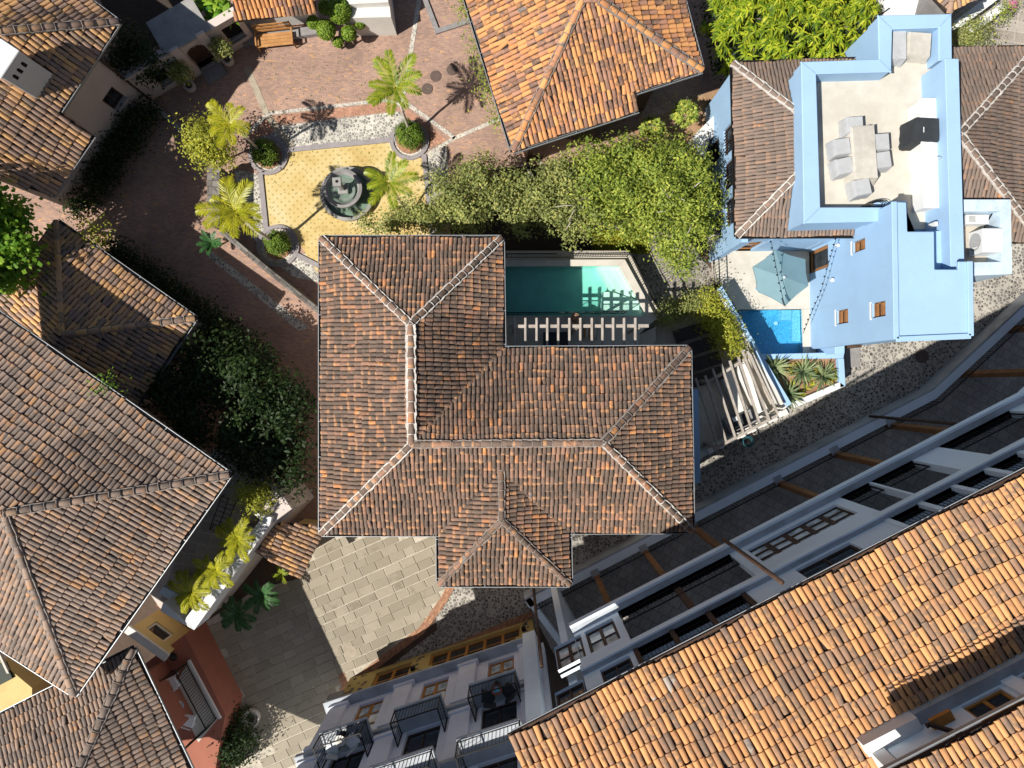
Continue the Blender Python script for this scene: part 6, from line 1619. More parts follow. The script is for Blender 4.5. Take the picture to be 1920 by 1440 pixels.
covered('covered_armchair', 'beige covered armchair beside the covered sofa', 'chair', P(1723, 83, ZR_ + .5), (0.95, 0.95), rad(-4), 0.6, M['cover_beige'], group='covered seats in the terrace nook')
# outdoor kitchen
kt = thing('outdoor_kitchen', 'white masonry outdoor kitchen counter along the blue terrace wall', 'counter', (*P(1745, 290, ZR_).xy, ZR_))
MB().prism(xy([(1727, 187), (1758, 186), (1766, 388), (1736, 388)], ZR_ + .95), ZR_, ZR_ + .9).build('counter_body', M['white_clean'], kt); MB().prism(xy([(1724, 184), (1761, 184), (1768, 390), (1733, 390)], ZR_ + .97), ZR_ + .9, ZR_ + .97).build('worktop', M['white_clean'], kt, bevel=.01)
for y0, y1 in ((192, 212), (280, 310), (314, 340), (344, 370)):
    MB().prism(xy([(1722 + (y0 - 180) * .05, y0), (1727 + (y0 - 180) * .05, y0), (1727 + (y1 - 180) * .05, y1), (1722 + (y1 - 180) * .05, y1)], ZR_ + .8), ZR_ + .08, ZR_ + .8).build('cabinet_door', M['plastic_white'], kt)
MB().prism(xy([(1764, 262), (1771, 262), (1772, 298), (1765, 298)], ZR_ + 1.2), ZR_ + 1.0, ZR_ + 1.2).build('wall_panel', M['blue_stained'], kt); m_ = MB(); q = P(1758, 300, ZR_ + .98); m_.tube([q, q + V((0, 0, .3)), q + V((-.12, .03, .36)), q + V((-.2, .05, .28))], .018, 6); m_.build('tap', M['metal'], kt)
gp = P(1740, 242, ZR_ + 1.1)
covered('grill', 'black fabric covered barbecue grill set into the white counter', 'grill', gp, (1.0, 0.95), rad(-3), 1.15, M['cover_dark'])
gq = P(1737, 240, ZR_ + 1.34); MB().box((gq.x, gq.y, ZR_ + 1.16), (.03, .22, .012)).build('cover_tag', M['plastic_white'], [o for o in COL.objects if o.name.startswith('grill')][0])
p = P(1640, 383, ZR_); t = thing('wire_rack', 'black wire arched rack leaning by the terrace parapet', 'rack', (p.x, p.y, ZR_)); m_ = MB()
for k_ in range(4): m_.tube([(p.x + (.55 - .1 * k_) * math.cos(i * .314), p.y - .1 + .12 * math.sin(i * .314), ZR_ + .05 + (.5 - .08 * k_) * math.sin(i * .314)) for i in range(11)], .015, 4)
m_.build('wire_frame', M['iron'], t); MB().bar((p.x - .6, p.y - .1, ZR_ + .03), (p.x + .6, p.y - .1, ZR_ + .03), .03, .03).build('foot_bar', M['iron'], t)
# air conditioning units
for i, (x, y, rz0, dd, lb) in enumerate(((1846, 455, 0, (.85, 1.0, .9), 'white air conditioning unit with round fan in the stained yard'), (1830, 412, 0, (.95, .4, .5), 'smaller white air conditioning unit against the yard parapet'))):
    p = P(x, y, 6.5); t = thing('air_conditioner', lb, 'air conditioner', (p.x, p.y, 6.05)); MB().box((p.x, p.y, 6.05 + .06 + dd[2] / 2), dd, rz0).build('casing', M['plastic_white'], t, bevel=.02)
    for s in (-1, 1): MB().box((p.x + s * dd[0] * .35, p.y, 6.053), (.08, dd[1] * .9, .06)).build('foot', M['iron'], t)
    if i == 0:
        g_ = p.x - dd[0] / 2 - .004; m_ = MB(); 
        for r_ in (.1, .2, .3, .36): m_.tube([(g_ - .01, p.y + r_ * math.cos(k * .524), 6.55 + r_ * math.sin(k * .524)) for k in range(13)], .012, 4)
        m_.build('fan_guard', M['stone_grey'], t); m_ = MB(); m_.tube([(g_ - .0, p.y + .001, 6.55), (g_ - .012, p.y, 6.55)], .36, 24); m_.build('fan', M['cover_grey'], t)
    else:
        for k_ in range(5): MB().bar((p.x - .4, p.y - .1 + k_ * .05, 6.63), (p.x - .1, p.y - .1 + k_ * .05, 6.63), .02, .02).build('grille_slat', M['stone_grey'], t)
    m_ = MB(); m_.tube([(p.x + .1, p.y + dd[1] / 2, 6.25), (p.x + .2, p.y + dd[1] / 2 + .3, 6.25), (p.x + .25, p.y + dd[1] / 2 + .7, 6.6)], .03, 6); m_.build('pipe', M['iron'], t)

# ================================================================ WHITE ROOF TERRACE (left) AND RED BALCONY
ZA = 3.5
tb = thing('terrace_house', 'white walled roof terrace with palms beside the large grey-brown roof', 'building', tuple(P(430, 1040, 0)))
MB().prism(xy([(400, 845), (518, 912), (550, 955), (508, 998), (366, 1176), (300, 1140), (200, 1000)], ZA), 0, ZA).build('wall', M['beige_wall'], tb)
MB().prism(xy([(405, 855), (512, 914), (540, 953), (500, 995), (362, 1165), (300, 1125)], ZA + .02), ZA, ZA + .02).build('floor', M['pave_grey'], tb)
for sg_, mt, zz in (([(488, 974), (506, 985), (364, 1182), (345, 1163)], 'white_clean', 4.6), ([(345, 1163), (364, 1182), (300, 1146), (306, 1128)], 'white_clean', 4.6), ([(466, 957), (488, 974), (506, 985), (510, 970)], 'white_clean', 4.6), ([(467, 956), (517, 910), (548, 954), (507, 984)], 'beige_wall', 4.3), ([(395, 838), (440, 866), (517, 910), (512, 916), (434, 873)], 'concrete', 4.5)):
    MB().prism(offset_poly(xy(sg_, zz), .003), ZA - .4, zz).build('parapet', M[mt], tb, bevel=.02)
MB().prism(xy([(340, 1080), (382, 1100), (372, 1120), (326, 1096)], 4.1), ZA, 4.1).build('planter_box', M['concrete'], tb)
MB().prism(xy([(306, 1100), (340, 1118), (330, 1132), (298, 1112)], 3.7), ZA, 3.7).build('blue_ledge', M['blue_stained'], tb)
yw = Wall(tuple(P(300, 1098, 0).xy), tuple(P(366, 1160, 0).xy))
hY = [yw.sz(289, 1170), yw.sz(342, 1190)]
yh = (.55, 2.1, 1.5, 2.5)
yw2 = thing('side_passage', 'yellow rendered side wall with dark window below the white roof terrace', 'wall', tuple(P(330, 1150, 0)))
q0, q1 = P(243, 1178, 3.0), P(312, 1228, 3.0)
yw = Wall(tuple(q0.xy), tuple(q1.xy)); 
yw.panel(yw2, 0, yw.len, 0, 2.85, [(.45, 1.55, 1.2, 2.2)], M['yellow_wall']); yw.window(yw2, (.45, 1.55, 1.2, 2.2), M['white'], M['glass'], 1, 1, fw=.1)
m_ = MB(); yw.boxm(m_, -.1, yw.len + .1, 2.85, 3.0, -.32, .06); m_.build('coping', M['white'], yw2)
m_ = MB(); yw.boxm(m_, -.3, yw.len, .0, .12, .02, 1.2); m_.build('threshold', M['wood_brown'], yw2)
# iron trellis frames lying on the terrace
p = P(420, 965, ZA + .3); t = thing('iron_frame', 'black iron lattice garden bench standing on the shaded roof terrace', 'bench', (p.x, p.y, ZA)); rzm = Matrix.Rotation(rad(70), 3, 'Z')
for i in range(8): a = rzm @ V((-.8 + i * .23, -.35, 0)); b = rzm @ V((-.8 + i * .23, .35, 0)); MB().bar((p.x + a.x, p.y + a.y, ZA + .42), (p.x + b.x, p.y + b.y, ZA + .42), .025, .025).build('slat', M['iron'], t)
for v_ in (-.35, 0, .35): a = rzm @ V((-.85, v_, 0)); b = rzm @ V((.85, v_, 0)); MB().bar((p.x + a.x, p.y + a.y, ZA + .44), (p.x + b.x, p.y + b.y, ZA + .44), .035, .03).build('rail', M['iron'], t)
for u, v_ in ((-.8, -.35), (.8, -.35), (.8, .35), (-.8, .35)): a = rzm @ V((u, v_, 0)); MB().bar((p.x + a.x, p.y + a.y, ZA), (p.x + a.x, p.y + a.y, ZA + .45), .035, .035).build('leg', M['iron'], t)
# tiled porch roof
pr = thing('gate_porch', 'small tiled porch roof between the white terrace and the stone forecourt', 'porch', tuple(P(550, 1040, 0)))
fQ = Face((604, 1012), (562, 1085), 2.7, (490, 1010, 3.7), [(592, 985), (606, 1000), (562, 1085), (478, 1035), (522, 980)])
build_roof(pr, [fQ], 0.2, 0.4, M['tile_warm'], 131, quota=250)
MB().prism(offset_poly([tuple(q.xy) for q in fQ.pts], .45), 0, 2.5).build('porch_wall', M['yellow_wall'], pr)
# red house body with balcony
ZBAL = 2.2
MB().prism(xy([(262, 1252), (347, 1190), (422, 1340), (395, 1490), (300, 1490)], ZBAL), 0, ZBAL).build('wall', M['red_wall'], lh)
MB().prism(offset_poly(xy([(250, 1216), (395, 1490), (120, 1500), (40, 1321)], ZL), 1.6), 0, ZL - .2).build('wall', M['red_wall'], lh)
bl_ = MB().prism(xy([(322, 1292), (354, 1240), (411, 1345), (372, 1392)], ZBAL + .03), ZBAL, ZBAL + .03).build('balcony', M['cream_floor'], lh)
MB().bar(P(354, 1238, ZBAL + .08), P(413, 1347, ZBAL + .08), .12, .12).build('balcony_edge', M['white'], bl_)
railing(bl_, [P(290, 1275, ZBAL), P(351, 1243, ZBAL), P(406, 1346, ZBAL), P(358, 1390, ZBAL)], 1.15, .13)
MB().lathe((*P(328, 1229, 2.1).xy, 2.22), [(.16, 0), (.2, .08), (.08, .2), (.02, .3)], 10).build('wall_lantern', M['iron'], lh)
for i, (x, y, rz0, lb) in enumerate(((321, 1283, .5, 'white patio armchair on the red balcony nearer the lantern'), (352, 1352, -.3, 'white patio armchair on the red balcony nearer the leafy tub'))):
    p = P(x, y, ZBAL + .5); t = thing('patio_chair', lb, 'chair', (p.x, p.y, ZBAL + .03), 'chairs on the red balcony'); m = Matrix.Rotation(rz0, 3, 'Z'); zb = ZBAL + .03
    def cp(u, v_, w_): q = m @ V((u, v_, 0)); return (p.x + q.x, p.y + q.y, zb + w_)
    MB().box(cp(0, 0, .42), (.62, .58, .1), rz0).build('seat', M['plastic_white'], t, bevel=.04); MB().box(cp(-.3, 0, .72), (.08, .6, .5), rz0).build('backrest', M['plastic_white'], t, bevel=.03)
    for sy in (-.3, .3): MB().box(cp(0, sy, .6), (.6, .06, .05), rz0).build('armrest', M['plastic_white'], t, bevel=.02)
    for sx in (-.25, .25):
        for sy in (-.25, .25): MB().bar(cp(sx, sy, 0), cp(sx, sy, .4), .05, .05).build('leg', M['plastic_white'], t)
p = P(336, 1323, ZBAL + .5); t = thing('side_table', 'small round glass table between the two white balcony chairs', 'table', (p.x, p.y, ZBAL + .03)); MB().lathe((p.x, p.y, ZBAL + .5), [(.24, 0), (.24, .03), (.001, .032)], 20).build('table_top', M['glass_pale'], t); MB().tube([(p.x, p.y, ZBAL + .03), (p.x, p.y, ZBAL + .5)], .03, 6).build('stem', M['iron'], t)
for x, y, lb in ((470, 1346, 'pale round garden pot beside the leafy tub in the forecourt'),):
    p = P(x, y, .4); t = thing('garden_pot', lb, 'pot', (p.x, p.y, 0)); MB().lathe((p.x, p.y, 0), [(.3, 0), (.45, .2), (.48, .5), (.42, .55), (.38, .45), (.001, .42)], 20).build('pot', M['pot_pale'], t, smooth=True); MB().lathe((p.x, p.y, .43), [(.36, 0), (.001, .02)], 16).build('soil', M['soil'], t)
# lower left courtyard under the large roof
MB().prism(xy([(-60, 1290), (0, 1240), (60, 1290), (60, 1330), (-60, 1400)], 1.5), 0, 1.5).build('courtyard_wall', M['yellow_wall'], lh)
t = thing('glazed_door', 'green glazed doors with cream frame below the large roof at the yard', 'door', tuple(P(10, 1280, 0)))
MB().bar(P(-10, 1205, 2.6), P(25, 1280, 1.2), .12, .12).build('door_frame', M['cream_floor'], t); MB().prism(xy([(-30, 1255), (10, 1240), (24, 1272), (-30, 1300)], 1.6), 1.5, 1.62).build('door_leaf', M['leaf_dark'], t)
# chairs and bowls on the wing's iron balconies
for i, (sx, dz) in enumerate(((-10.75, 8.28), (-4.3, 8.28))):
    u = sx - S0
    for j, q_ in enumerate((-.4, .42)):
        c0 = g0.pt(u + q_, dz, .5)
        t = thing('bistro_chair', (('white chair on the corner iron balcony nearer the street end', 'white chair on the corner iron balcony beside the patterned cushion'), ('black chair on the shaded iron balcony left of the bowl', 'black chair on the shaded iron balcony nearer the white block'))[i][j], 'chair', tuple(c0), 'balcony chairs')
        MB().box((c0.x, c0.y, dz + .42), (.5, .5, .06), A2 + q_).build('seat', M['cover_dark'] if i else M['plastic_white'], t, bevel=.02); c1_ = g0.pt(u + q_, dz, .27); MB().box((c1_.x, c1_.y, dz + .68), (.5, .05, .45), A2 + q_).build('backrest', M['cover_dark'] if i else M['cover_grey'], t, bevel=.02)
        for e_ in (-.2, .2):
            for f_ in (.3, .7): b0_ = g0.pt(u + q_ + e_, dz, f_); MB().bar(tuple(b0_), (b0_.x, b0_.y, dz + .42), .03, .03).build('leg', M['iron'], t)
    c0 = g0.pt(u + .02, dz, .72); t = thing('balcony_stool', ('small pale stool with a cushion on the corner iron balcony', 'small dark stool with a red and blue bowl on the shaded iron balcony')[i], 'stool', tuple(c0))
    MB().lathe((c0.x, c0.y, dz), [(.12, 0), (.05, .05), (.05, .4), (.2, .44), (.2, .47)], 12).build('stand', M['iron'], t); MB().lathe((c0.x, c0.y, dz + .47), [(.1, 0), (.2, .1), (.22, .12), (.001, .1)], 14).build('bowl', M['red_wall'] if i else M['cushion'], t); MB().blob((c0.x, c0.y, dz + .58), (.12, .12, .06), 2, .2).build('bowl_filling', M['pool_blue'] if i else M['cover_beige'], t)
# ================================================================ TREES AND PLANTS
# broad-leaved trees between the court and the pool
TG = 'trees between the fountain court and the green pool'
tree('garden_tree', 'olive green leafy tree overhanging the fountain court and central house edge', [(690, 425, 2.0, 24, .5), (740, 415, 2.3, 30, .6), (790, 405, 2.8, 38, .8), (850, 365, 3.2, 52, 1.0), (905, 335, 3.2, 46, 1.0), (880, 400, 3.2, 45, .9), (835, 410, 2.6, 36, .8)], 14000, 0.145, 'leaf_olive', 501, gaps=1.25, shell=.8, clump=.2, per=12, base=tuple(P(850, 400, 0)), group=TG)
tree('garden_tree', 'yellow-green tree with pale bare twigs above the pool shadow', [(960, 370, 3.0, 48, .9), (1010, 350, 3.3, 48, 1.0), (1060, 345, 3.5, 52, 1.0), (1040, 395, 3.2, 45, .9), (980, 410, 2.8, 38, .8), (1090, 400, 3.2, 40, .9), (1080, 435, 2.6, 30, .6)], 13500, 0.145, 'leaf_olive', 502, gaps=1.25, shell=.8, clump=.2, per=12, base=tuple(P(1030, 400, 0)), group=TG, bark='bark_pale')
tree('garden_tree', 'dense bright green tree in front of the orange roof eaves', [(1110, 305, 3.6, 46, 1.0), (1160, 300, 3.8, 46, 1.0), (1130, 350, 3.8, 55, 1.1), (1180, 370, 3.7, 52, 1.0), (1130, 400, 3.2, 44, .9), (1175, 425, 2.9, 34, .7)], 13000, 0.155, 'leaf_green', 503, gaps=1.25, shell=.8, clump=.22, per=12, base=tuple(P(1140, 370, 0)), group=TG)
tree('garden_tree', 'tall lime green tree brushing the blue house balconies', [(1220, 320, 3.9, 52, 1.1), (1270, 310, 3.9, 46, 1.0), (1310, 330, 3.8, 40, .9), (1250, 370, 4.0, 55, 1.1), (1300, 390, 3.9, 46, 1.0), (1225, 415, 3.4, 44, .9), (1285, 440, 3.5, 48, 1.0), (1325, 420, 3.3, 26, .7), (1275, 490, 2.8, 34, .8), (1245, 465, 2.6, 26, .6)], 19000, 0.155, 'leaf_green', 504, gaps=1.25, shell=.8, clump=.22, per=12, base=tuple(P(1265, 405, 0)), group=TG)
# bare pale branches poking out of the second tree
t = bpy.data.objects['garden_tree.001']; mb = MB(); rr = random.Random(3)
for a, b in (((1085, 385), (1040, 388)), ((1085, 385), (1065, 415)), ((1075, 400), (1060, 432)), ((1090, 380), (1100, 372)), ((990, 320), (1003, 332))):
    p, q = P(*a, 4.0), P(*b, 4.2); mb.tube([p, p.lerp(q, .5) + V((rr.uniform(-.1, .1), rr.uniform(-.1, .1), .1)), q], [.04, .03, .012], 5)
mb.build('bare_branches', M['bark_pale'], t, smooth=True)
# round small trees
for i, (x, y, lb) in enumerate(((1224, 243, 'small round frangipani-like tree nearer the big tree mass on the dirt path'), (1285, 211, 'small round frangipani-like tree nearer the blue house on the dirt path'))):
    z = 2.2; q = P(x, y, z); g = P(x + 18 * (1 - i) - 6, y + 32 - i * 8, 0) if False else V((q.x, q.y, 0))
    t = thing('frangipani_tree', lb, 'tree', (g.x, g.y, 0), 'small round trees on the dirt path'); rs = np.random.RandomState(600 + i); arr = []
    limbs(t, g, (q.x, q.y, 1.4), [(q.x + .3, q.y, 2.2), (q.x - .3, q.y + .2, 2.2), (q.x, q.y - .3, 2.2)], .06, M['bark_pale'], i)
    for k in range(46):
        d = rs.normal(size=3); d /= np.linalg.norm(d); d[2] = abs(d[2]); c0 = np.array([q.x, q.y, z - .2]) + d * np.array([.52, .52, .55]); arr.append(rosette(c0, 11, .26, .085, rs, (-.1, .9), .35))
    v_, f_, r_ = cat_arrays(arr); np_mesh('crown', v_, f_, M['leaf_green'], t, r_)
# mango tree
t = thing('mango_tree', 'large vivid yellow-green mango tree with drooping leaf whorls beside the blue house', 'tree', tuple(P(1470, 75, 0)))
mb_ = [(1350, 30, 4.5, 38), (1380, 70, 4.6, 44), (1420, 35, 5.2, 50), (1430, 90, 4.6, 44), (1480, 60, 5.2, 55), (1530, 35, 5.0, 50), (1550, 85, 4.3, 42), (1590, 50, 4.4, 42), (1600, 5, 4.6, 45), (1460, -10, 5.4, 55), (1380, -15, 4.8, 45), (1540, -20, 5, 50), (1352, 115, 3.4, 22), (1515, 105, 4.0, 34)]
rs = np.random.RandomState(77); arr = []; tips = []
for x, y, z, r in mb_:
    c0 = P(x, y, z); rr_ = r * (CAM_H - z) / FPX; tips.append((c0.x, c0.y, z)); n_ = int(40 * (r / 45) ** 2)
    for k in range(n_):
        d = rs.normal(size=3); d /= np.linalg.norm(d); d[2] = abs(d[2]) if rs.rand() < .85 else d[2] * .4
        pos = np.array(c0) + d * np.array([rr_, rr_, .9]) * (1 - .35 * rs.rand()); arr.append(rosette(pos, 14, .36, .07, rs, (-.6, .7), .5))
v_, f_, r_ = cat_arrays(arr); np_mesh('crown', v_, f_, M['leaf_mango'], t, r_)
limbs(t, P(1470, 75, 0), P(1465, 60, 2.2), tips[:9], .2, M['bark'], 5)
bl = [(*P(x, y, z - .5).xy, z - .7, r * .02, .5) for x, y, z, r in mb_]
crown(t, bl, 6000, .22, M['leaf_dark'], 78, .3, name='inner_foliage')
# left edge trees
tree('shade_tree', 'bright green broad-leaved tree at the edge beside the small shaded roof', [(15, 415, 6.0, 42, 1.0), (35, 465, 5.5, 36, 1.0), (10, 510, 4.8, 40, .9), (-30, 375, 7.0, 42, 1.0), (-65, 405, 7.2, 44, 1.1), (-105, 440, 7.6, 45, 1.2), (-130, 365, 7.2, 50, 1.0), (-175, 400, 7.4, 55, 1.0), (-85, 345, 7.2, 28, .8), (-40, 480, 5.6, 50, 1.0)], 15000, 0.24, 'leaf_bright', 511, base=tuple(P(20, 470, 0)), asp=.7, r0=.2)
DG = 'dark trees between the large roof and the central house'
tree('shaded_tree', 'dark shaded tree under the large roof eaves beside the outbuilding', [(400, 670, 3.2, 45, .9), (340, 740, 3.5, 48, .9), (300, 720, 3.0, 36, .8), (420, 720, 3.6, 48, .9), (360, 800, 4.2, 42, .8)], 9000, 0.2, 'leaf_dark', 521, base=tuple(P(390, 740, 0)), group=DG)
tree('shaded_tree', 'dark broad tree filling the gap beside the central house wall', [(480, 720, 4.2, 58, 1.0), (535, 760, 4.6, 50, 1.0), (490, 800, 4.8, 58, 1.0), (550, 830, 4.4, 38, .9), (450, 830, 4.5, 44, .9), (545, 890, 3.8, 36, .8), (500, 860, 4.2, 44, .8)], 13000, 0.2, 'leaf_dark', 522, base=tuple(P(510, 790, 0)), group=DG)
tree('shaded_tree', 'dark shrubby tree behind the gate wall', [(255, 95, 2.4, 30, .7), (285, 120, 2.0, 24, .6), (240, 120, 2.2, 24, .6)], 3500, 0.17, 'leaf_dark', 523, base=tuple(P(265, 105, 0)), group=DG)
tree('wall_shrub', 'airy yellow-green shrub leaning over the stone block wall', [(395, 265, 2.8, 26, .6), (370, 250, 2.6, 22, .6), (408, 292, 2.5, 24, .6), (385, 290, 2.4, 20, .5)], 4200, 0.15, 'leaf_yellow', 524, base=tuple(P(412, 300, 0)), cat='shrub', r0=.06)
tree('pot_bush', 'dark leafy bush in a tub on the shaded forecourt by the red wall', [(430, 1375, 1.0, 44, .8), (445, 1400, .9, 34, .7), (415, 1410, .9, 30, .7)], 4500, 0.17, 'leaf_dark', 525, base=tuple(P(432, 1385, 0)), cat='bush', r0=.06)
tree('terrace_shrub', 'bright lime shrub on the white roof terrace', [(470, 930, 4.9, 22, .45), (488, 935, 4.7, 14, .35)], 2200, 0.11, 'leaf_yellow', 526, base=(*P(478, 936, 3.52).xy, 3.52), cat='shrub', r0=.04)
tree('lane_shrub', 'spindly shrub with pale yellow leaf tufts above the small roof gutter', [(165, 425, 4.2, 11, .25), (198, 424, 4.3, 9, .2), (178, 448, 3.4, 16, .4)], 700, 0.13, 'leaf_yellow', 527, base=tuple(P(190, 460, 0)), cat='shrub', r0=.03, bark='bark_pale')
tree('border_shrub', 'loose green and bronze shrub beside the white planter wall', [(1815, 60, 1.4, 26, .5), (1840, 75, 1.2, 20, .4), (1800, 80, 1.2, 18, .4)], 2400, 0.12, 'leaf_olive', 528, base=tuple(P(1818, 66, 0)), cat='shrub', r0=.04)
tree('flowering_shrub', 'small pink flowering shrub on the white planter wall', [(1882, 18, 1.8, 14, .3), (1900, 8, 1.8, 12, .3)], 700, 0.1, 'leaf_green', 529, base=tuple(P(1888, 18, 0)), cat='shrub', r0=.03)
p = P(1900, 8, 2.0); crown(bpy.data.objects['flowering_shrub'], [(p.x, p.y, 2.1, .3, .2)], 120, .09, M['flower_pink'], 5, .1, name='blossom')
tree('gutter_weed', 'small bright weed tuft growing in the large roof gutter', [(201, 722, 7.7, 9, .2)], 180, 0.12, 'leaf_bright', 530, base=(*P(201, 724, 7.5).xy, 7.5), cat='weed', r0=.012)
# ivy hedge of the patio
HG = 'ivy hedges of the patio'
tree('ivy_hedge', 'bright lime ivy hedge climbing the slanting boundary wall', [(1332, 560, 1.9, 14, .4), (1340, 580, 2.0, 17, .45), (1350, 605, 2.1, 19, .5), (1358, 628, 2.2, 20, .5), (1368, 650, 2.1, 19, .5), (1328, 600, 1.7, 14, .5)], 6500, 0.12, 'leaf_yellow', 531, base=tuple(P(1350, 610, 0)), group=HG, cat='hedge', r0=.06)
tree('ivy_hedge', 'mixed green and dry creeper hedge along the alley edge of the patio', [(1250, 590, 1.5, 18, .4), (1272, 580, 1.5, 16, .35), (1296, 572, 1.5, 14, .35), (1318, 564, 1.5, 12, .3)], 3600, 0.11, 'leaf_olive', 532, base=tuple(P(1280, 580, 0)), group=HG, cat='hedge', r0=.05)
tree('eave_creeper', 'thin green creeper running along the orange roof gutter', [(872 + i * 9, 5 + i * 31, 5.0, 6, .3) for i in range(8)], 1500, 0.12, 'leaf_green', 533, base=tuple(P(905, 120, 0)), cat='creeper', r0=.03)
# topiary
for i, (x, y, r, z, lb) in enumerate(((637, 20, 23, 1.9, 'largest clipped topiary ball by the pavilion'), (611, 56, 18, 1.3, 'clipped topiary ball in front of the stone ledge'), (654, 62, 14, 1.2, 'clipped topiary ball nearest the white annexe corner'), (610, 14, 13, 1.8, 'clipped topiary ball against the pavilion wall'), (674, 42, 12, 1.1, 'clipped topiary ball at the white annexe wall'), (587, 42, 12, 1.2, 'clipped topiary ball beside the pavilion eave'), (634, 79, 10, .7, 'smallest clipped topiary ball at the edge of the brick court'))):
    q = P(x, y, z); rb_ = r * (CAM_H - z) / FPX; t = thing('topiary_ball', lb, 'topiary', (q.x, q.y, 0), 'clipped topiary balls')
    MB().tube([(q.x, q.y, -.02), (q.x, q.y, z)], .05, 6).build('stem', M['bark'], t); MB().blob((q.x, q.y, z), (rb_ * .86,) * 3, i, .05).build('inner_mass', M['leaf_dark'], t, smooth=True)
    rs = np.random.RandomState(540 + i); n_ = int(3000 * (r / 18) ** 2); dd = rs.normal(size=(n_, 3)); dd /= np.linalg.norm(dd, axis=1, keepdims=True)
    cc_ = np.array([q.x, q.y, z]) + dd * rb_ * (.9 + .12 * rs.rand(n_))[:, None]; v_, f_ = leaves_at(cc_, dd + rs.normal(size=(n_, 3)) * .5, .06 + .05 * rs.rand(n_), rs, .6); np_mesh('crown', v_, f_, M['leaf_clip'], t, rs.rand(n_))
# banana-like plants behind the gate wall
t = thing('banana_plants', 'cluster of glossy broad-leaved plants beside the pavilion roof', 'plant', tuple(P(400, 15, 0))); rs = np.random.RandomState(9); arr = []
for x, y, z in ((385, 15, 2.6), (405, 5, 3.0), (420, 22, 2.8), (400, 30, 2.4), (425, 0, 3.0), (375, 0, 2.6), (432, 30, 2.5)): arr.append(rosette(np.array(P(x, y, z - .5)), 16, .75, .2, rs, (.1, 1.1), .5))
v_, f_, r_ = cat_arrays(arr); np_mesh('leaves', v_, f_, M['leaf_bright'], t, r_)
for x, y in ((385, 15), (405, 5), (420, 22)): a = P(x, y, 2.4); MB().tube([(a.x, a.y, 0), (a.x, a.y, 2.3)], .09, 7).build('stem', M['leaf_palm_g'], t)
# palms
pg = 'slender palms in the fountain court'
palm('palm_tree', 'slender palm rising from the box bush beside the basin corner', P(770, 252, .3), P(744, 172, 4.0), 10, 1.65, 'leaf_palm', 1, pg, .07, .5, .8, .3, width=.3)
palm('palm_tree', 'slender palm leaning from the box bush near the stone wall', P(492, 288, .3), P(438, 240, 3.8), 9, 1.25, 'leaf_palm_y', 2, pg, .06, .4, .9, .1, width=.34)
palm('palm_tree', 'slender palm standing right of the stone fountain', P(766, 402, .2), P(733, 348, 2.6), 8, 1.4, 'leaf_palm', 3, pg, .06, .45, .85, .9, width=.3)
palm('palm_tree', 'bushy yellow-green palm above the shaded stone wall', P(518, 458, .2), P(446, 400, 4.5), 11, 1.5, 'leaf_palm_y', 4, pg, .08, .4, .9, .2, width=.34)
tg = 'potted palms on the white roof terrace'
for i, (x, y, lb) in enumerate(((448, 1008, 'yellow potted palm on the roof terrace nearest the lime shrub'), (407, 1066, 'yellow potted palm in the middle of the roof terrace parapet'), (362, 1108, 'yellow potted palm in a white tub at the roof terrace corner'))):
    a = P(x, y, 4.9); pt = palm('potted_palm', lb, (a.x, a.y, 3.55), (a.x, a.y, 4.7), 11, 1.1, 'leaf_palm_y', 10 + i, tg, .05, .55, .9, i * .3, width=.3)
    MB().lathe((a.x, a.y, 3.52), [(.24, 0), (.34, .3), (.36, .62), (.3, .64), (.28, .5), (.001, .48)], 20).build('pot', M['plastic_white'] if i == 2 else M['pot_pale'], pt, smooth=True)
a = P(490, 1115, 1.4); palm('areca_palm', 'deep green small palm beside the tiled porch on the forecourt', (a.x, a.y, 0), (a.x, a.y, 1.1), 11, 1.0, 'leaf_palm_g', 21, None, .05, .5, .9)
a = P(447, 1150, 1.2); palm('areca_palm', 'dark potted palm in the shade below the white terrace', (a.x, a.y, 0), (a.x, a.y, .9), 11, .95, 'leaf_palm_g', 22, None, .05, .5, .9)
a = P(528, 1076, 1.0); palm('areca_palm', 'small bright fern palm tucked under the porch eave', (a.x, a.y, 0), (a.x, a.y, .7), 6, .55, 'leaf_palm', 23, None, .04, .5, .9)
a = P(395, 455, 1.0); palm('yucca', 'dark spiky yucca in a pale pot at the lane corner', (a.x, a.y, 0), (a.x, a.y, .6), 14, .6, 'leaf_palm_g', 24, None, .05, .6, .5)
# agaves
AG = 'agaves in the planter by the plunge pool'
for i, (x, y, lb) in enumerate(((1452, 690, 'spiky agave at the plunge pool wall end of the planter'), (1505, 698, 'spiky agave in the middle of the planter bed'), (1543, 706, 'spiky agave at the street gate end of the planter'), (1478, 740, 'spiky agave hanging over the planter street edge'))):
    q = P(x, y, 1.5); rs = np.random.RandomState(700 + i); t = thing('agave', lb, 'agave', (q.x, q.y, 1.2), AG)
    v_, f_, r_ = rosette(np.array([q.x, q.y, 1.45]), 60, .95, .075, rs, (.05, 1.25), .22); np_mesh('leaves', v_, f_, M['leaf_agave'], t, r_)
    MB().tube([(q.x, q.y, 1.15), (q.x, q.y, 1.5)], .09, 7).build('stem', M['bark'], t)
rs = np.random.RandomState(3); arr = []
for k in range(60):
    x = rs.uniform(1440, 1570); y = rs.uniform(682, 748)
    if y > 757 - (x - 1484) * .38 and x > 1484: continue
    arr.append(rosette(np.array(P(x, y, 1.22)), 9, .28, .06, rs, (.1, 1.2), .2))
v_, f_, r_ = cat_arrays(arr); o = np_mesh('planter_groundcover', v_, f_, M['leaf_yellow'], None, r_, kind='stuff'); o['label'] = 'yellow-green ground cover between the agaves'
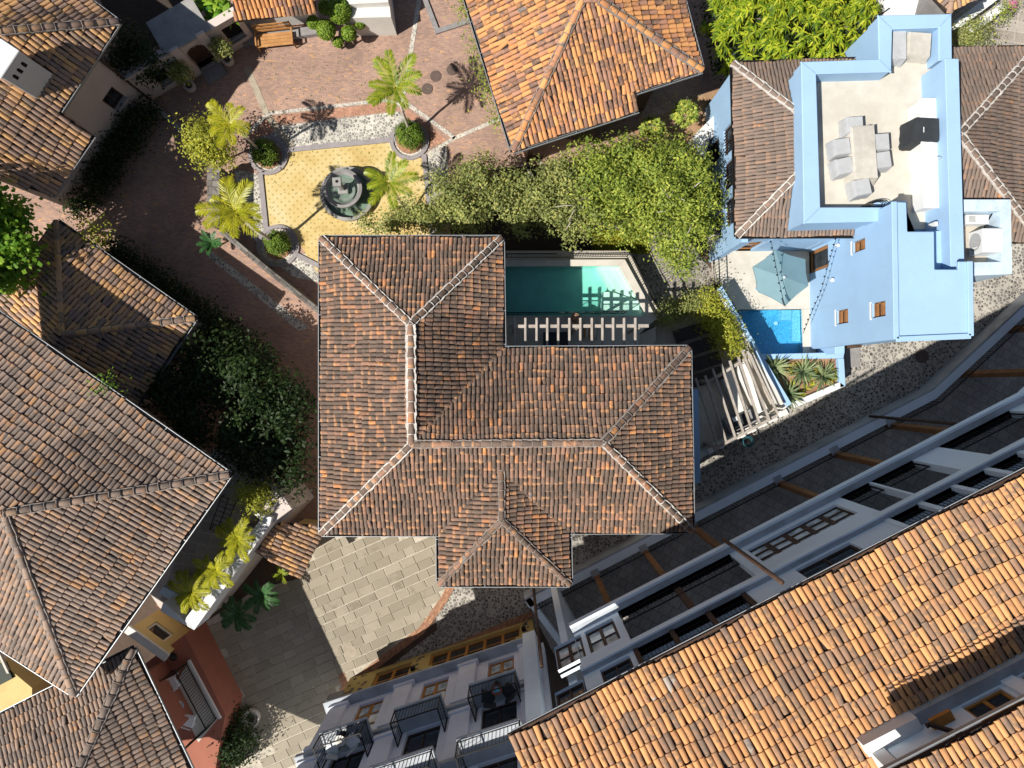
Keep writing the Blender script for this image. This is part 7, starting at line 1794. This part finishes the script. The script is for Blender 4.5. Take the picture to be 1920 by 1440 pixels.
# fallen leaves and litter under the trees, dry grass by the alley
rs = np.random.RandomState(4); n = 900
pts = np.array([P(rs.uniform(1195, 1345), rs.uniform(175, 320), 0) for _ in range(n)]); pts[:, 2] = .03
nr = np.zeros((n, 3)); nr[:, 2] = 1; nr += rs.normal(size=(n, 3)) * .3
v_, f_ = leaves_at(pts, nr, .05 + .07 * rs.rand(n), rs, .5); o = np_mesh('leaf_litter', v_, f_, M['leaf_olive'], None, rs.rand(n), kind='stuff'); o['label'] = 'dry fallen leaves scattered on the dirt path'
n = 5000; px = rs.uniform(1110, 1215, n); py = rs.uniform(432, 476, n)
pts = np.array([P(a, b, 0) for a, b in zip(px, py)]); pts[:, 2] = rs.uniform(.03, .25, n); nr = rs.normal(size=(n, 3)); nr[:, 2] = abs(nr[:, 2]) * .8
v_, f_ = leaves_at(pts, nr, .1 + .15 * rs.rand(n), rs, .3); o = np_mesh('dry_grass', v_, f_, M['leaf_yellow'], None, rs.rand(n), kind='stuff'); o['label'] = 'dry yellow grass strip by the alley'

n = 500; px = rs.uniform(430, 880, n); py = rs.uniform(90, 440, n)
pts = np.array([P(a, b, 0) for a, b in zip(px, py)]); pts[:, 2] = .035; nr = np.zeros((n, 3)); nr[:, 2] = 1; nr += rs.normal(size=(n, 3)) * .3
v_, f_ = leaves_at(pts, nr, .05 + .06 * rs.rand(n), rs, .5); o = np_mesh('court_leaf_litter', v_, f_, M['leaf_olive'], None, rs.rand(n), kind='stuff'); o['label'] = 'scattered dry leaves on the fountain court'

# dark planting along the shaded lane
LG = 'dark planting beds along the shaded lane'
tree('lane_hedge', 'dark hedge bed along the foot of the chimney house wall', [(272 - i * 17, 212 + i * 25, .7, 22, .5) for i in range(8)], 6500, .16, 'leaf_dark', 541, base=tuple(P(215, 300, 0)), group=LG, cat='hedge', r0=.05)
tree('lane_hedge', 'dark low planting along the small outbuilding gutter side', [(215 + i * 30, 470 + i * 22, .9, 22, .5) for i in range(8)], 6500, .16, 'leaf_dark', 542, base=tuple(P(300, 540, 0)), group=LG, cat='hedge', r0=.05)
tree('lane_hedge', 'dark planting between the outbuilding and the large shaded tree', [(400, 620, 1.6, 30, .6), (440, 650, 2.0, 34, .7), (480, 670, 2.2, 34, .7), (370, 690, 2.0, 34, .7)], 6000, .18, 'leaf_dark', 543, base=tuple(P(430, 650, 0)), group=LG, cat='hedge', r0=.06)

t = bpy.data.objects['garden_tree.003']; mb = MB(); rr = random.Random(8)
for a_, b_ in (((1255, 372), (1240, 355)), ((1255, 372), (1272, 350)), ((1272, 368), (1285, 376)), ((1250, 392), (1232, 398)), ((1296, 420), (1288, 440)), ((1300, 352), (1316, 340)), ((1220, 330), (1208, 318))):
    p, q = P(*a_, 4.7), P(*b_, 5.0); mb.tube([p, p.lerp(q, .5) + V((rr.uniform(-.08, .08), rr.uniform(-.08, .08), .1)), q], [.035, .026, .01], 5)
mb.build('bare_branches', M['bark_pale'], t, smooth=True)
